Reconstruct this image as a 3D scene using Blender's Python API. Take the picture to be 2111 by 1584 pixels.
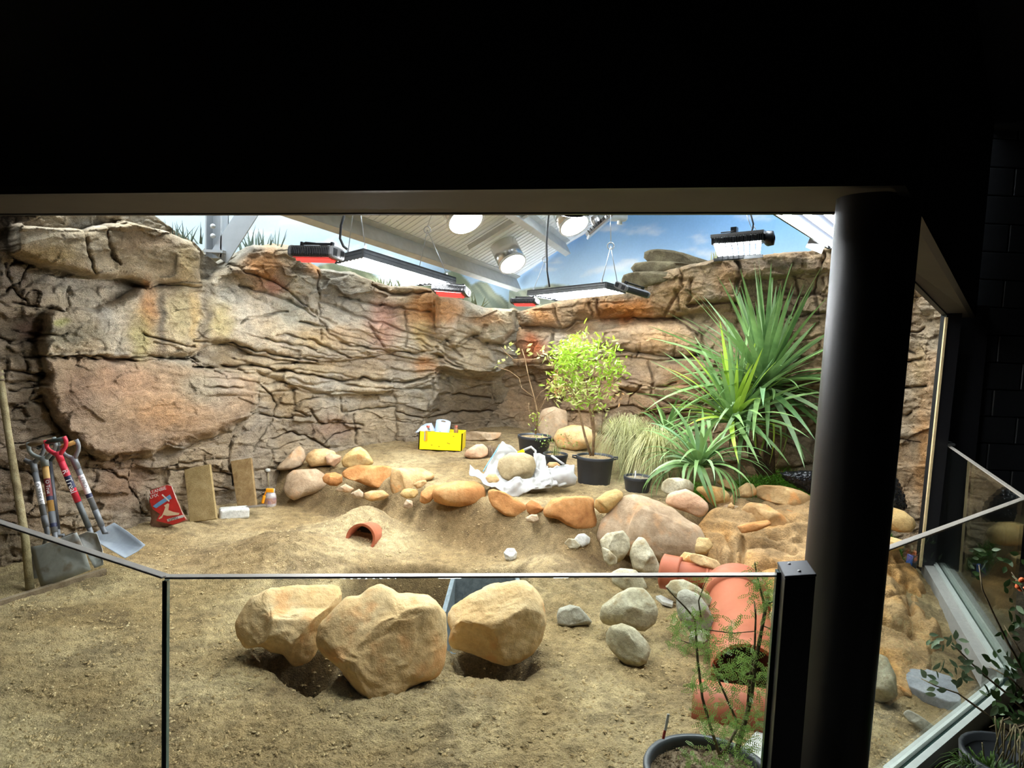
import bpy, bmesh, math, random
import numpy as np
from mathutils import Vector, Matrix
rng = np.random.default_rng(7)
random.seed(7)
for o in list(bpy.data.objects): bpy.data.objects.remove(o, do_unlink=True)
SC = bpy.context.scene
COL = SC.collection

# ------------------------------------------------------------------ camera
F_PX, CX, CY = 1464.0, 1055.5, 792.0          # for a 2111 x 1584 frame
PITCH, ROLL = math.atan(117 / F_PX), math.radians(2.5)
EYE = np.array([0.0, 0.0, 1.8])
_f = np.array([0, math.cos(PITCH), -math.sin(PITCH)])
_r0 = np.array([1.0, 0, 0]); _u0 = np.array([0, math.sin(PITCH), math.cos(PITCH)])
_r = math.cos(ROLL) * _r0 + math.sin(ROLL) * _u0
_u = -math.sin(ROLL) * _r0 + math.cos(ROLL) * _u0
cam = bpy.data.cameras.new('camera'); cam_o = bpy.data.objects.new('camera', cam); COL.objects.link(cam_o)
cam.sensor_fit = 'HORIZONTAL'; cam.sensor_width = 36.0; cam.lens = F_PX / 2111 * 36.0
cam.clip_start = 0.05; cam.clip_end = 100
cam_o.matrix_world = Matrix(((_r[0], _u[0], -_f[0], EYE[0]), (_r[1], _u[1], -_f[1], EYE[1]), (_r[2], _u[2], -_f[2], EYE[2]), (0, 0, 0, 1)))
SC.camera = cam_o

# ------------------------------------------------------------------ world, exposure
w = bpy.data.worlds.new('world'); SC.world = w; w.use_nodes = True
w.node_tree.nodes['Background'].inputs[0].default_value = (0, 0, 0, 1)
w.node_tree.nodes['Background'].inputs[1].default_value = 0.0
SC.view_settings.view_transform = 'Standard'; SC.view_settings.look = 'None'
SC.view_settings.gamma = 1.0; SC.view_settings.use_curve_mapping = False
SC.view_settings.exposure = 0.9
LAMP = 1.2          # common factor on all lamps of the enclosure

def ray(px, py):
    d = _f + _r * ((px - CX) / F_PX) - _u * ((py - CY) / F_PX)
    return d / d[1]                     # unit step in depth (Y)
def at_y(px, py, Y): return EYE + ray(px, py) * Y
def at_z(px, py, z):
    d = ray(px, py); return EYE + d * ((z - EYE[2]) / d[2])
def proj(P):
    v = np.asarray(P, float) - EYE
    zc = v @ _f
    return CX + F_PX * (v @ _r) / zc, CY - F_PX * (v @ _u) / zc
def scale_at(P): return float((np.asarray(P) - EYE) @ _f) / F_PX      # metres per pixel

# ------------------------------------------------------------------ noise
_perm = np.random.default_rng(3).permutation(256).astype(np.int64); _perm = np.concatenate([_perm, _perm, _perm])
_g = np.random.default_rng(4).normal(size=(256, 3)); _g /= np.linalg.norm(_g, axis=1)[:, None]
_gx, _gy, _gz = (np.ascontiguousarray(_g[:, k]) for k in range(3))
def perlin(p):
    p = np.asarray(p, float); i = np.floor(p).astype(np.int64); f = p - i; i &= 255
    fx, fy, fz = (np.ascontiguousarray(f[..., k]) for k in range(3)); ix, iy, iz = (np.ascontiguousarray(i[..., k]) for k in range(3))
    ux, uy, uz = (t * t * t * (t * (t * 6 - 15) + 10) for t in (fx, fy, fz))
    h0, h1 = _perm[ix], _perm[ix + 1]; h = ((_perm[h0 + iy], _perm[h0 + iy + 1]), (_perm[h1 + iy], _perm[h1 + iy + 1]))
    def gr(a, b, c):
        k = _perm[h[a][b] + iz + c]
        return _gx[k] * (fx - a) + _gy[k] * (fy - b) + _gz[k] * (fz - c)
    def plane(c):
        x0 = gr(0, 0, c); x0 += (gr(1, 0, c) - x0) * ux; x1 = gr(0, 1, c); x1 += (gr(1, 1, c) - x1) * ux
        return x0 + (x1 - x0) * uy
    a = plane(0)
    if fz.any(): a = a + (plane(1) - a) * uz
    return a * 1.5
def fbm(p, o=4, gain=0.5):
    p = np.asarray(p, float); s = np.zeros(p.shape[:-1]); a = 1.0
    for k in range(o): s += a * perlin(p + 17.3 * k); p = p * 2.03; a *= gain
    return s
def vor(u, v, seed=0, jit=0.85, tilt=False):
    """2D cells: distance to nearest and second nearest seed, and a random value of the cell"""
    iu = np.floor(u).astype(np.int64); iv = np.floor(v).astype(np.int64)
    f1 = np.full(u.shape, 9.0); f2 = np.full(u.shape, 9.0); cid = np.zeros(u.shape); til = np.zeros(u.shape)
    for a in (-1, 0, 1):
        for b in (-1, 0, 1):
            ca = iu + a; cb = iv + b
            h = _perm[_perm[(ca + seed * 7) & 255] + (cb & 255)]; h2 = _perm[h + 91]; h3 = _perm[h + 173]
            x = ca + 0.5 + (h / 255.0 - 0.5) * jit; y = cb + 0.5 + (h2 / 255.0 - 0.5) * jit
            d = np.hypot(u - x, v - y)
            n = d < f1
            if tilt: til = np.where(n, (u - x) * (_perm[h + 31] / 127.5 - 1) + (v - y) * (_perm[h + 57] / 127.5 - 1) + (h3 / 255.0 - 0.5) * 0.7, til)
            f2 = np.where(n, f1, np.minimum(f2, d)); cid = np.where(n, h3 / 255.0, cid); f1 = np.where(n, d, f1)
    if tilt: return til
    return f1, f2, cid
def sstep(a, b, x):
    t = np.clip((x - a) / (b - a), 0, 1); return t * t * (3 - 2 * t)
def seg_dist(x, y, pts):
    """distance of points to a polyline"""
    d = np.full(x.shape, 1e9)
    for (x0, y0), (x1, y1) in zip(pts[:-1], pts[1:]):
        dx, dy = x1 - x0, y1 - y0
        t = np.clip(((x - x0) * dx + (y - y0) * dy) / (dx * dx + dy * dy + 1e-9), 0, 1)
        d = np.minimum(d, np.hypot(x - x0 - t * dx, y - y0 - t * dy))
    return d
def poly_sdf(x, y, pts):
    """positive inside"""
    d = seg_dist(x, y, pts + pts[:1]); ins = np.zeros(x.shape, bool)
    for (x0, y0), (x1, y1) in zip(pts, pts[1:] + pts[:1]):
        if y0 == y1: continue
        c = ((y0 > y) != (y1 > y)) & (x < (x1 - x0) * (y - y0) / (y1 - y0) + x0)
        ins ^= c
    return np.where(ins, d, -d)
def lin(r, g, b):
    c = np.array([r, g, b]) / 255.0
    return np.where(c <= 0.04045, c / 12.92, ((c + 0.055) / 1.055) ** 2.4)

# ------------------------------------------------------------------ objects
def tag(o, label=None, cat=None, group=None, kind=None):
    if label: o['label'] = label
    if cat: o['category'] = cat
    if group: o['group'] = group
    if kind: o['kind'] = kind
    return o
def empty(name, loc, label=None, cat=None, group=None, rz=0.0):
    o = bpy.data.objects.new(name, None); COL.objects.link(o); o.location = Vector(loc); o.rotation_euler = (0, 0, rz)
    o.empty_display_size = 0.05
    return tag(o, label, cat, group)
def link(name, me, mat=None, parent=None, loc=None):
    o = bpy.data.objects.new(name, me); COL.objects.link(o)
    if mat is not None and len(me.materials) == 0: me.materials.append(mat)
    if parent is not None:
        o.parent = parent
        if loc is not None: o.location = Vector(loc)
    elif loc is not None: o.location = Vector(loc)
    return o
def smooth(me, on=True):
    me.polygons.foreach_set('use_smooth', [on] * len(me.polygons))
def grid_mesh(name, P, col=None, smooth_on=True, flip=False):
    """P: (n, m, 3) array -> mesh; col: (n, m, 3) linear colour"""
    n, m = P.shape[:2]
    me = bpy.data.meshes.new(name)
    idx = np.arange(n * m).reshape(n, m)
    q = np.stack([idx[:-1, :-1], idx[1:, :-1], idx[1:, 1:], idx[:-1, 1:]], -1).reshape(-1, 4)
    if flip: q = q[:, ::-1]
    me.vertices.add(n * m); me.vertices.foreach_set('co', P.reshape(-1).astype(np.float32))
    nf = len(q); me.loops.add(nf * 4); me.loops.foreach_set('vertex_index', q.reshape(-1).astype(np.int32))
    me.polygons.add(nf); me.polygons.foreach_set('loop_start', np.arange(0, nf * 4, 4, dtype=np.int32))
    me.update(calc_edges=True); me.validate()
    if smooth_on: smooth(me)
    if col is not None: set_col(me, col.reshape(-1, 3))
    return me
def set_col(me, c):
    a = me.color_attributes.new('Col', 'FLOAT_COLOR', 'POINT')
    a.data.foreach_set('color', np.concatenate([c, np.ones((len(c), 1))], 1).astype(np.float32).reshape(-1))
class MB:
    """collects shapes for ONE mesh"""
    def __init__(s): s.v = []; s.f = []; s.sm = []
    def add(s, vs, fs, sm=False):
        b = len(s.v); s.v += [tuple(map(float, p)) for p in vs]; s.f += [tuple(b + i for i in f) for f in fs]; s.sm += [sm] * len(fs); return s
    def box(s, c, h, M=None):
        """centre, half sizes, optional 3x3 matrix"""
        vs = [Vector((x * h[0], y * h[1], z * h[2])) for z in (-1, 1) for y in (-1, 1) for x in (-1, 1)]
        if M is not None: vs = [M @ p for p in vs]
        vs = [p + Vector(c) for p in vs]
        return s.add(vs, [(0, 2, 3, 1), (4, 5, 7, 6), (0, 1, 5, 4), (2, 6, 7, 3), (0, 4, 6, 2), (1, 3, 7, 5)])
    def hexa(s, p):
        """8 corners: bottom 4 (round), top 4 (round)"""
        return s.add(p, [(3, 2, 1, 0), (4, 5, 6, 7), (0, 1, 5, 4), (1, 2, 6, 5), (2, 3, 7, 6), (3, 0, 4, 7)])
    def tube(s, path, rad, n=8, cap=True, sm=True):
        path = [Vector(p) for p in path]
        if not hasattr(rad, '__len__'): rad = [rad] * len(path)
        t0 = (path[1] - path[0]).normalized()
        a = t0.orthogonal().normalized(); vs = []
        for i, p in enumerate(path):
            t = (path[min(i + 1, len(path) - 1)] - path[max(i - 1, 0)]).normalized()
            a = (a - t * a.dot(t)); a = a.normalized() if a.length > 1e-6 else t.orthogonal().normalized()
            b = t.cross(a)
            for k in range(n):
                w = 2 * math.pi * k / n
                vs.append(p + (a * math.cos(w) + b * math.sin(w)) * rad[i])
        fs = [(i * n + k, i * n + (k + 1) % n, (i + 1) * n + (k + 1) % n, (i + 1) * n + k) for i in range(len(path) - 1) for k in range(n)]
        s.add(vs, fs, sm)
        if cap:
            b = len(s.v) - len(vs)
            s.f.append(tuple(b + k for k in range(n))[::-1]); s.sm.append(False)
            s.f.append(tuple(b + (len(path) - 1) * n + k for k in range(n))); s.sm.append(False)
        return s
    def lathe(s, prof, n=32, M=None, c=(0, 0, 0), sm=True, arc=(0, 2 * math.pi)):
        """prof: list of (r, z)"""
        full = abs(arc[1] - arc[0]) > 6.28
        m = n if full else n + 1; vs = []
        for r, z in prof:
            for k in range(m):
                w = arc[0] + (arc[1] - arc[0]) * k / n
                p = Vector((r * math.cos(w), r * math.sin(w), z))
                if M is not None: p = M @ p
                vs.append(p + Vector(c))
        fs = []
        for i in range(len(prof) - 1):
            for k in range(n):
                k2 = (k + 1) % m if full else k + 1
                fs.append((i * m + k, i * m + k2, (i + 1) * m + k2, (i + 1) * m + k))
        return s.add(vs, fs, sm)
    def disc(s, c, r, n=24, M=None):
        vs = [Vector((r * math.cos(2 * math.pi * k / n), r * math.sin(2 * math.pi * k / n), 0)) for k in range(n)]
        if M is not None: vs = [M @ p for p in vs]
        return s.add([p + Vector(c) for p in vs], [tuple(range(n))])
    def prism(s, pts, ext):
        """closed outline of 3D points extruded by a vector"""
        n = len(pts); e = Vector(ext)
        vs = [Vector(p) for p in pts] + [Vector(p) + e for p in pts]
        return s.add(vs, [tuple(range(n))[::-1], tuple(range(n, 2 * n))] + [(k, (k + 1) % n, n + (k + 1) % n, n + k) for k in range(n)])
    def build(s, name, mat=None, parent=None, loc=(0, 0, 0), recalc=True):
        """shapes are given in world space; loc becomes the origin"""
        me = bpy.data.meshes.new(name); L = Vector(loc)
        me.from_pydata([tuple(Vector(p) - L) for p in s.v], [], s.f)
        me.polygons.foreach_set('use_smooth', s.sm)
        if recalc:
            bm = bmesh.new(); bm.from_mesh(me); bmesh.ops.recalc_face_normals(bm, faces=bm.faces); bm.to_mesh(me); bm.free()
        me.update()
        o = link(name, me, mat)
        if parent is not None:
            o.parent = parent; o.location = L - Vector(parent.location)
            if parent.parent is not None: o.location = L - Vector(parent.location) - Vector(parent.parent.location)
        else: o.location = L
        return o
def bevel(o, wd=0.004, seg=2):
    m = o.modifiers.new('bevel', 'BEVEL'); m.width = wd; m.segments = seg; m.limit_method = 'ANGLE'; return o
def frame(z, x=None):
    """3x3 matrix whose Z is the given direction"""
    z = Vector(z).normalized(); x = Vector(x) if x is not None else z.orthogonal()
    x = (x - z * x.dot(z)).normalized(); y = z.cross(x)
    return Matrix((x, y, z)).transposed()

# ------------------------------------------------------------------ materials
def mat_new(name):
    m = bpy.data.materials.new(name); m.use_nodes = True
    nt = m.node_tree; b = nt.nodes['Principled BSDF']
    return m, nt, b
def N(nt, t, **kw):
    n = nt.nodes.new(t)
    for k, v in kw.items():
        if k in n.inputs: n.inputs[k].default_value = v
        else: setattr(n, k, v)
    return n
def coords(nt, kind='Object', scale=(1, 1, 1), rand=False):
    tc = N(nt, 'ShaderNodeTexCoord'); mp = N(nt, 'ShaderNodeMapping'); mp.inputs['Scale'].default_value = scale
    nt.links.new(tc.outputs[kind], mp.inputs['Vector'])
    if rand:
        oi = N(nt, 'ShaderNodeObjectInfo'); mu = N(nt, 'ShaderNodeMath', operation='MULTIPLY'); mu.inputs[1].default_value = 40
        nt.links.new(oi.outputs['Random'], mu.inputs[0]); nt.links.new(mu.outputs[0], mp.inputs['Location'])
    return mp.outputs['Vector']
def ramp(nt, fac, stops):
    r = N(nt, 'ShaderNodeValToRGB'); e = r.color_ramp.elements
    while len(e) < len(stops): e.new(0.5)
    for k, (p, c) in enumerate(stops):
        e[k].position = p; e[k].color = (*c, 1) if len(c) == 3 else c
    nt.links.new(fac, r.inputs[0]); return r.outputs[0]
def mix(nt, fac, a, b, mode='MIX'):
    m = N(nt, 'ShaderNodeMix', data_type='RGBA', blend_type=mode)
    for s, v in ((m.inputs[0], fac), (m.inputs[6], a), (m.inputs[7], b)):
        if hasattr(v, 'node'): nt.links.new(v, s)
        else: s.default_value = v if not isinstance(v, (tuple, list, np.ndarray)) else (*v, 1)[:4]
    return m.outputs[2]
def noise(nt, vec, scale, detail=4, rough=0.55, out='Fac', dist=0.0):
    n = N(nt, 'ShaderNodeTexNoise'); n.inputs['Scale'].default_value = scale; n.inputs['Detail'].default_value = detail
    n.inputs['Roughness'].default_value = rough; n.inputs['Distortion'].default_value = dist
    nt.links.new(vec, n.inputs['Vector']); return n.outputs[out]
def bump(nt, b, h, strength=0.5, dist=0.01):
    n = N(nt, 'ShaderNodeBump'); n.inputs['Strength'].default_value = strength; n.inputs['Distance'].default_value = dist
    nt.links.new(h, n.inputs['Height']); nt.links.new(n.outputs[0], b.inputs['Normal'])
_mats = {}
def plain(name, c, rough=0.6, metal=0.0, var=0.12, scale=30, bmp=0.15, spec=0.5):
    """painted / plastic / metal surface with a little wear"""
    if name in _mats: return _mats[name]
    m, nt, b = mat_new(name); v = coords(nt)
    n1 = noise(nt, v, scale, 5)
    c = np.asarray(c, float)
    nt.links.new(ramp(nt, n1, [(0.25, c * (1 - var)), (0.75, np.minimum(c * (1 + var), 1))]), b.inputs['Base Color'])
    b.inputs['Roughness'].default_value = rough; b.inputs['Metallic'].default_value = metal; b.inputs['Specular IOR Level'].default_value = spec
    if bmp: bump(nt, b, noise(nt, v, scale * 6, 3), bmp, 0.002)
    _mats[name] = m; return m
def stone_mat(name, c_lo, c_mid, c_hi, rough=0.9, speck=0.25, scale=5.0, spot=None, bs=0.55):
    if name in _mats: return _mats[name]
    m, nt, b = mat_new(name); v = coords(nt, rand=True)
    n1 = noise(nt, v, scale, 6, 0.6, dist=0.6); n2 = noise(nt, v, scale * 9, 4, 0.65); n3 = noise(nt, v, scale * 40, 3, 0.7)
    col = ramp(nt, n1, [(0.3, c_lo), (0.5, c_mid), (0.72, c_hi)])
    g = ramp(nt, n2, [(0.3, (1 - speck,) * 3), (0.65, (1, 1, 1))])
    col = mix(nt, 1.0, col, g, 'MULTIPLY')
    if spot is not None:
        n4 = noise(nt, v, scale * 2.2, 3, 0.5); col = mix(nt, ramp(nt, n4, [(0.55, (0, 0, 0)), (0.68, (0.75,) * 3)]), col, spot)
    nt.links.new(col, b.inputs['Base Color']); b.inputs['Roughness'].default_value = rough; b.inputs['Specular IOR Level'].default_value = 0.25
    a = N(nt, 'ShaderNodeMath', operation='MULTIPLY_ADD'); nt.links.new(n3, a.inputs[0]); a.inputs[1].default_value = 0.35; nt.links.new(n2, a.inputs[2])
    bump(nt, b, a.outputs[0], bs, 0.012)
    _mats[name] = m; return m
def vcol_mat(name, scale=6, fine=60, bstr=0.6, bdist=0.015, speck=0.3, rough=0.92, stretch=(1, 1, 1), vor_bump=0.0, spec=0.25):
    """colour attribute times grain"""
    m, nt, b = mat_new(name); v = coords(nt, scale=stretch)
    at = N(nt, 'ShaderNodeVertexColor', layer_name='Col')
    n1 = noise(nt, v, scale, 6, 0.65, dist=0.4); n2 = noise(nt, v, fine, 4, 0.7)
    g1 = ramp(nt, n1, [(0.3, (1 - speck,) * 3), (0.7, (1 + speck * 0.4,) * 3)])
    g2 = ramp(nt, n2, [(0.3, (1 - speck,) * 3), (0.7, (1 + speck * 0.4,) * 3)])
    col = mix(nt, 1.0, at.outputs[0], g1, 'MULTIPLY'); col = mix(nt, 1.0, col, g2, 'MULTIPLY')
    nt.links.new(col, b.inputs['Base Color']); b.inputs['Roughness'].default_value = rough; b.inputs['Specular IOR Level'].default_value = spec
    a = N(nt, 'ShaderNodeMath', operation='MULTIPLY_ADD'); nt.links.new(n1, a.inputs[0]); a.inputs[1].default_value = 1.5; nt.links.new(n2, a.inputs[2])
    h = a.outputs[0]
    if vor_bump:
        vo = N(nt, 'ShaderNodeTexVoronoi'); vo.inputs['Scale'].default_value = fine * 0.9; nt.links.new(v, vo.inputs['Vector'])
        a2 = N(nt, 'ShaderNodeMath', operation='MULTIPLY_ADD'); nt.links.new(vo.outputs['Distance'], a2.inputs[0]); a2.inputs[1].default_value = -vor_bump; nt.links.new(h, a2.inputs[2]); h = a2.outputs[0]
    bump(nt, b, h, bstr, bdist)
    return m
def emit(name, c, s, sample=False):
    if name in _mats: return _mats[name]
    m, nt, b = mat_new(name); e = N(nt, 'ShaderNodeEmission'); e.inputs[0].default_value = (*c, 1); e.inputs[1].default_value = s
    nt.links.new(e.outputs[0], nt.nodes['Material Output'].inputs[0])
    m.cycles.emission_sampling = 'AUTO' if sample else 'NONE'
    _mats[name] = m; return m
def glass_mat(name='pane_glass', tint=(0.955, 0.975, 0.955)):
    if name in _mats: return _mats[name]
    m, nt, b = mat_new(name); nt.nodes.remove(b)
    t = N(nt, 'ShaderNodeBsdfTransparent'); t.inputs[0].default_value = (*tint, 1)
    g = N(nt, 'ShaderNodeBsdfGlossy'); g.inputs['Roughness'].default_value = 0.0; g.inputs[0].default_value = (0.9, 0.95, 0.92, 1)
    lw = N(nt, 'ShaderNodeLayerWeight'); lw.inputs[0].default_value = 0.5
    pw = N(nt, 'ShaderNodeMath', operation='POWER'); nt.links.new(lw.outputs['Facing'], pw.inputs[0]); pw.inputs[1].default_value = 5
    fr = N(nt, 'ShaderNodeMath', operation='MULTIPLY_ADD'); nt.links.new(pw.outputs[0], fr.inputs[0]); fr.inputs[1].default_value = 0.95; fr.inputs[2].default_value = 0.03
    mx = N(nt, 'ShaderNodeMixShader'); nt.links.new(fr.outputs[0], mx.inputs[0]); nt.links.new(t.outputs[0], mx.inputs[1]); nt.links.new(g.outputs[0], mx.inputs[2])
    nt.links.new(mx.outputs[0], nt.nodes['Material Output'].inputs[0]); _mats[name] = m; return m
# ================================================================== GROUND
# terrace edge in plan (X -> Y)
EDGE = np.array([(-3.4, 7.4), (-2.6, 7.25), (-2.25, 7.0), (-1.75, 6.75), (-1.31, 6.55), (-0.9, 6.25), (-0.47, 5.95), (-0.04, 5.62), (0.46, 5.38), (1.0, 5.42), (1.5, 5.75), (1.99, 6.0), (2.4, 6.05), (3.1, 6.0), (3.6, 6.3)])
_pit = [tuple(at_z(x, y, 0.0)[:2]) for x, y in ((690, 1250), (720, 1195), (770, 1172), (880, 1164), (930, 1172), (1075, 1185), (1095, 1262), (1090, 1300), (930, 1330), (700, 1300))]
_pit2 = [tuple(at_z(x, y, 0.0)[:2]) for x, y in ((520, 1340), (600, 1330), (700, 1340), (720, 1380), (690, 1430), (645, 1445), (590, 1410), (540, 1370))]
_pit3 = [tuple(at_z(x, y, 0.0)[:2]) for x, y in ((930, 1330), (1090, 1330), (1120, 1375), (1080, 1405), (1000, 1400), (930, 1385))]
BASIN = [(1.2, 5.35), (1.38, 4.95), (1.75, 4.6), (1.8, 3.8), (2.1, 3.6), (2.5, 3.95), (2.82, 4.4), (3.3, 5.45), (3.1, 6.1), (2.3, 6.3), (1.6, 5.95)]
def bump2(X, Y, px, py, rx, ry, h, z0=0.0):
    c = at_z(px, py, z0); return h * np.exp(-(((X - c[0]) / rx) ** 2 + ((Y - c[1]) / ry) ** 2))
def panel_gap(X, Y): return (np.asarray(X) - 2.72) * -0.914 + (np.asarray(Y) - 3.8) * 0.405      # distance inside the far glass panel
def H0(X, Y):
    X = np.asarray(X, float); Y = np.asarray(Y, float)
    e = np.interp(X, EDGE[:, 0], EDGE[:, 1]) + 0.10
    t = Y - e
    z = 0.36 * sstep(-0.34, 0.04, t) + 0.10 * np.clip(t / 2.6, 0, 1.2)
    z = z * sstep(0.0, 0.45, panel_gap(X, Y) + 2.0 * (Y < 3.6))
    z = np.where(X < -2.45, z * sstep(-2.85, -2.4, X), z)          # no terrace by the left wall
    z = z + 0.05 * sstep(-2.2, -3.2, X)
    z = z + 0.03 * perlin(np.stack([X * 0.9, Y * 0.9, 0 * X], -1))
    z = z + bump2(X, Y, 610, 1160, 0.42, 0.42, 0.16) + bump2(X, Y, 545, 1145, 0.25, 0.3, 0.05) + bump2(X, Y, 760, 1105, 0.5, 0.28, 0.12)
    z = z + bump2(X, Y, 1150, 1190, 0.32, 0.36, 0.14) + bump2(X, Y, 1190, 1250, 0.2, 0.25, 0.08) + bump2(X, Y, 690, 1420, 0.08, 0.12, 0.06) 
    z = z + bump2(X, Y, 880, 1460, 0.5, 0.22, 0.06)
    z = z - 0.40 * sstep(-0.05, 0.12, poly_sdf(X, Y, _pit)) - 0.30 * sstep(-0.03, 0.16, poly_sdf(X, Y, _pit2)) - 0.22 * sstep(-0.03, 0.16, poly_sdf(X, Y, _pit3))
    z = z - 0.13 * sstep(1.3, 2.2, X) * sstep(4.9, 3.9, Y) + bump2(X, Y, 755, 1055, 0.22, 0.2, 0.12, 0.2) - bump2(X, Y, 746, 1112, 0.13, 0.10, 0.035)
    z = z - 0.07 * sstep(0.32, 0.1, np.abs(panel_gap(X, Y))) * (Y > 3.7)
    b = poly_sdf(X, Y, BASIN)
    z = z - 0.06 * sstep(0.03, 0.25, b)
    return z
def ground_hit(px, py, extra=0.0):
    d = ray(px, py); Y = np.linspace(2.0, 11.0, 1400)
    P = EYE + d * Y[:, None]
    k = np.argmax(P[:, 2] < H0(P[:, 0], P[:, 1]) + extra)
    return P[k] if k else P[-1]

ny, nx = 570, 700
vv = np.linspace(0, 1, ny); Yr = 2.05 * (10.2 / 2.05) ** vv
uu = np.linspace(-0.98, 0.98, nx)
Yg, Ug = np.meshgrid(Yr, uu, indexing='ij'); Xg = Yg * Ug
zg = H0(Xg, Yg)
q = np.stack([Xg, Yg, 0 * Xg], -1)
clod = fbm(q * 7, 4, 0.6); fine = fbm(q * 34, 3, 0.6)
rough_m = 0.35 + 0.65 * np.clip(bump2(Xg, Yg, 650, 1170, 0.8, 0.6, 1.0) + bump2(Xg, Yg, 1170, 1210, 0.5, 0.6, 1.0) + bump2(Xg, Yg, 850, 1400, 1.0, 0.5, 0.8) + bump2(Xg, Yg, 850, 940, 1.2, 0.8, 0.5, 0.36), 0, 1)
# rake marks and foot prints in the loose sand on the left
rk = perlin(np.stack([Xg * 3.2 + Yg * 1.2, Xg * -3.5 + Yg * 11.0, 0 * Xg], -1))
fadeb = np.clip((Yg - 2.2) / 2, 0.5, 1)
rid = 1 - np.abs(fbm(q * 5.5 + 2, 3)) * 2
zg = zg + 0.022 * clod * rough_m + 0.016 * rid * rough_m ** 2 + 0.008 * fine * (0.5 + rough_m) + 0.013 * rk * (1 - 0.4 * rough_m) + 0.008 * np.abs(perlin(q * 16)) * (0.4 + rough_m)
sand_l, sand_m, sand_d = lin(208, 185, 138), lin(176, 150, 104), lin(108, 88, 62)
m1 = sstep(-0.5, 0.6, fbm(q * 1.3 + 5, 3))[..., None]
cg = sand_m * (1 - m1) + sand_l * m1
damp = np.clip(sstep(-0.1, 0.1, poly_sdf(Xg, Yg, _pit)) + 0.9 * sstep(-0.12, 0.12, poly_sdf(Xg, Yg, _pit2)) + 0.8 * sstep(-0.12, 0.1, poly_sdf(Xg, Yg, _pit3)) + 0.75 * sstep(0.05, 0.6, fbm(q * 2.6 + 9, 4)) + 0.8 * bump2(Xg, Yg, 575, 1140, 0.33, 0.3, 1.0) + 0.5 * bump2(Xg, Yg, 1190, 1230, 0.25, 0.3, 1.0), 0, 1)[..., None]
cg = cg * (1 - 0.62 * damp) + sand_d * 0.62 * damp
edge = np.interp(Xg, EDGE[:, 0], EDGE[:, 1]); bank = (sstep(-0.4, -0.1, Yg - edge) * sstep(0.25, 0.0, Yg - edge))[..., None]
cg = cg * (1 - 0.4 * bank) + lin(128, 100, 68) * 0.4 * bank
back = (sstep(0.7, 1.8, Yg - edge))[..., None]; cg = cg * (1 - 0.35 * back) + lin(132, 106, 78) * 0.35 * back
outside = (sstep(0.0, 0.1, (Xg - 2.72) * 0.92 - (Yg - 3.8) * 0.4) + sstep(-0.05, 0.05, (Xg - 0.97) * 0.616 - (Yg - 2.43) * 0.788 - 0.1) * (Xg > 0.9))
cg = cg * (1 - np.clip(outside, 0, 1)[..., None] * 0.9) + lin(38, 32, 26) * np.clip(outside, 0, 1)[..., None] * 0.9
M_sand = vcol_mat('damp_sand', scale=14, fine=120, bstr=0.9, bdist=0.018, speck=0.46, vor_bump=0.4)
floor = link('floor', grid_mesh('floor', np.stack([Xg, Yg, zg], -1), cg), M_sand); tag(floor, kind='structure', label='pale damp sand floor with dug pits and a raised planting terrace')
_hx = np.linspace(-4.5, 4.5, 451); _hy = np.linspace(1.5, 10.5, 451); _hz = H0(*np.meshgrid(_hx, _hy, indexing='ij'))
def HG(x, y):
    i = min(max((x + 4.5) / 0.02, 0), 449.99); j = min(max((y - 1.5) / 0.02, 0), 449.99); a, b = int(i), int(j); u, v = i - a, j - b
    return float(_hz[a, b] * (1 - u) * (1 - v) + _hz[a + 1, b] * u * (1 - v) + _hz[a, b + 1] * (1 - u) * v + _hz[a + 1, b + 1] * u * v)

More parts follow.
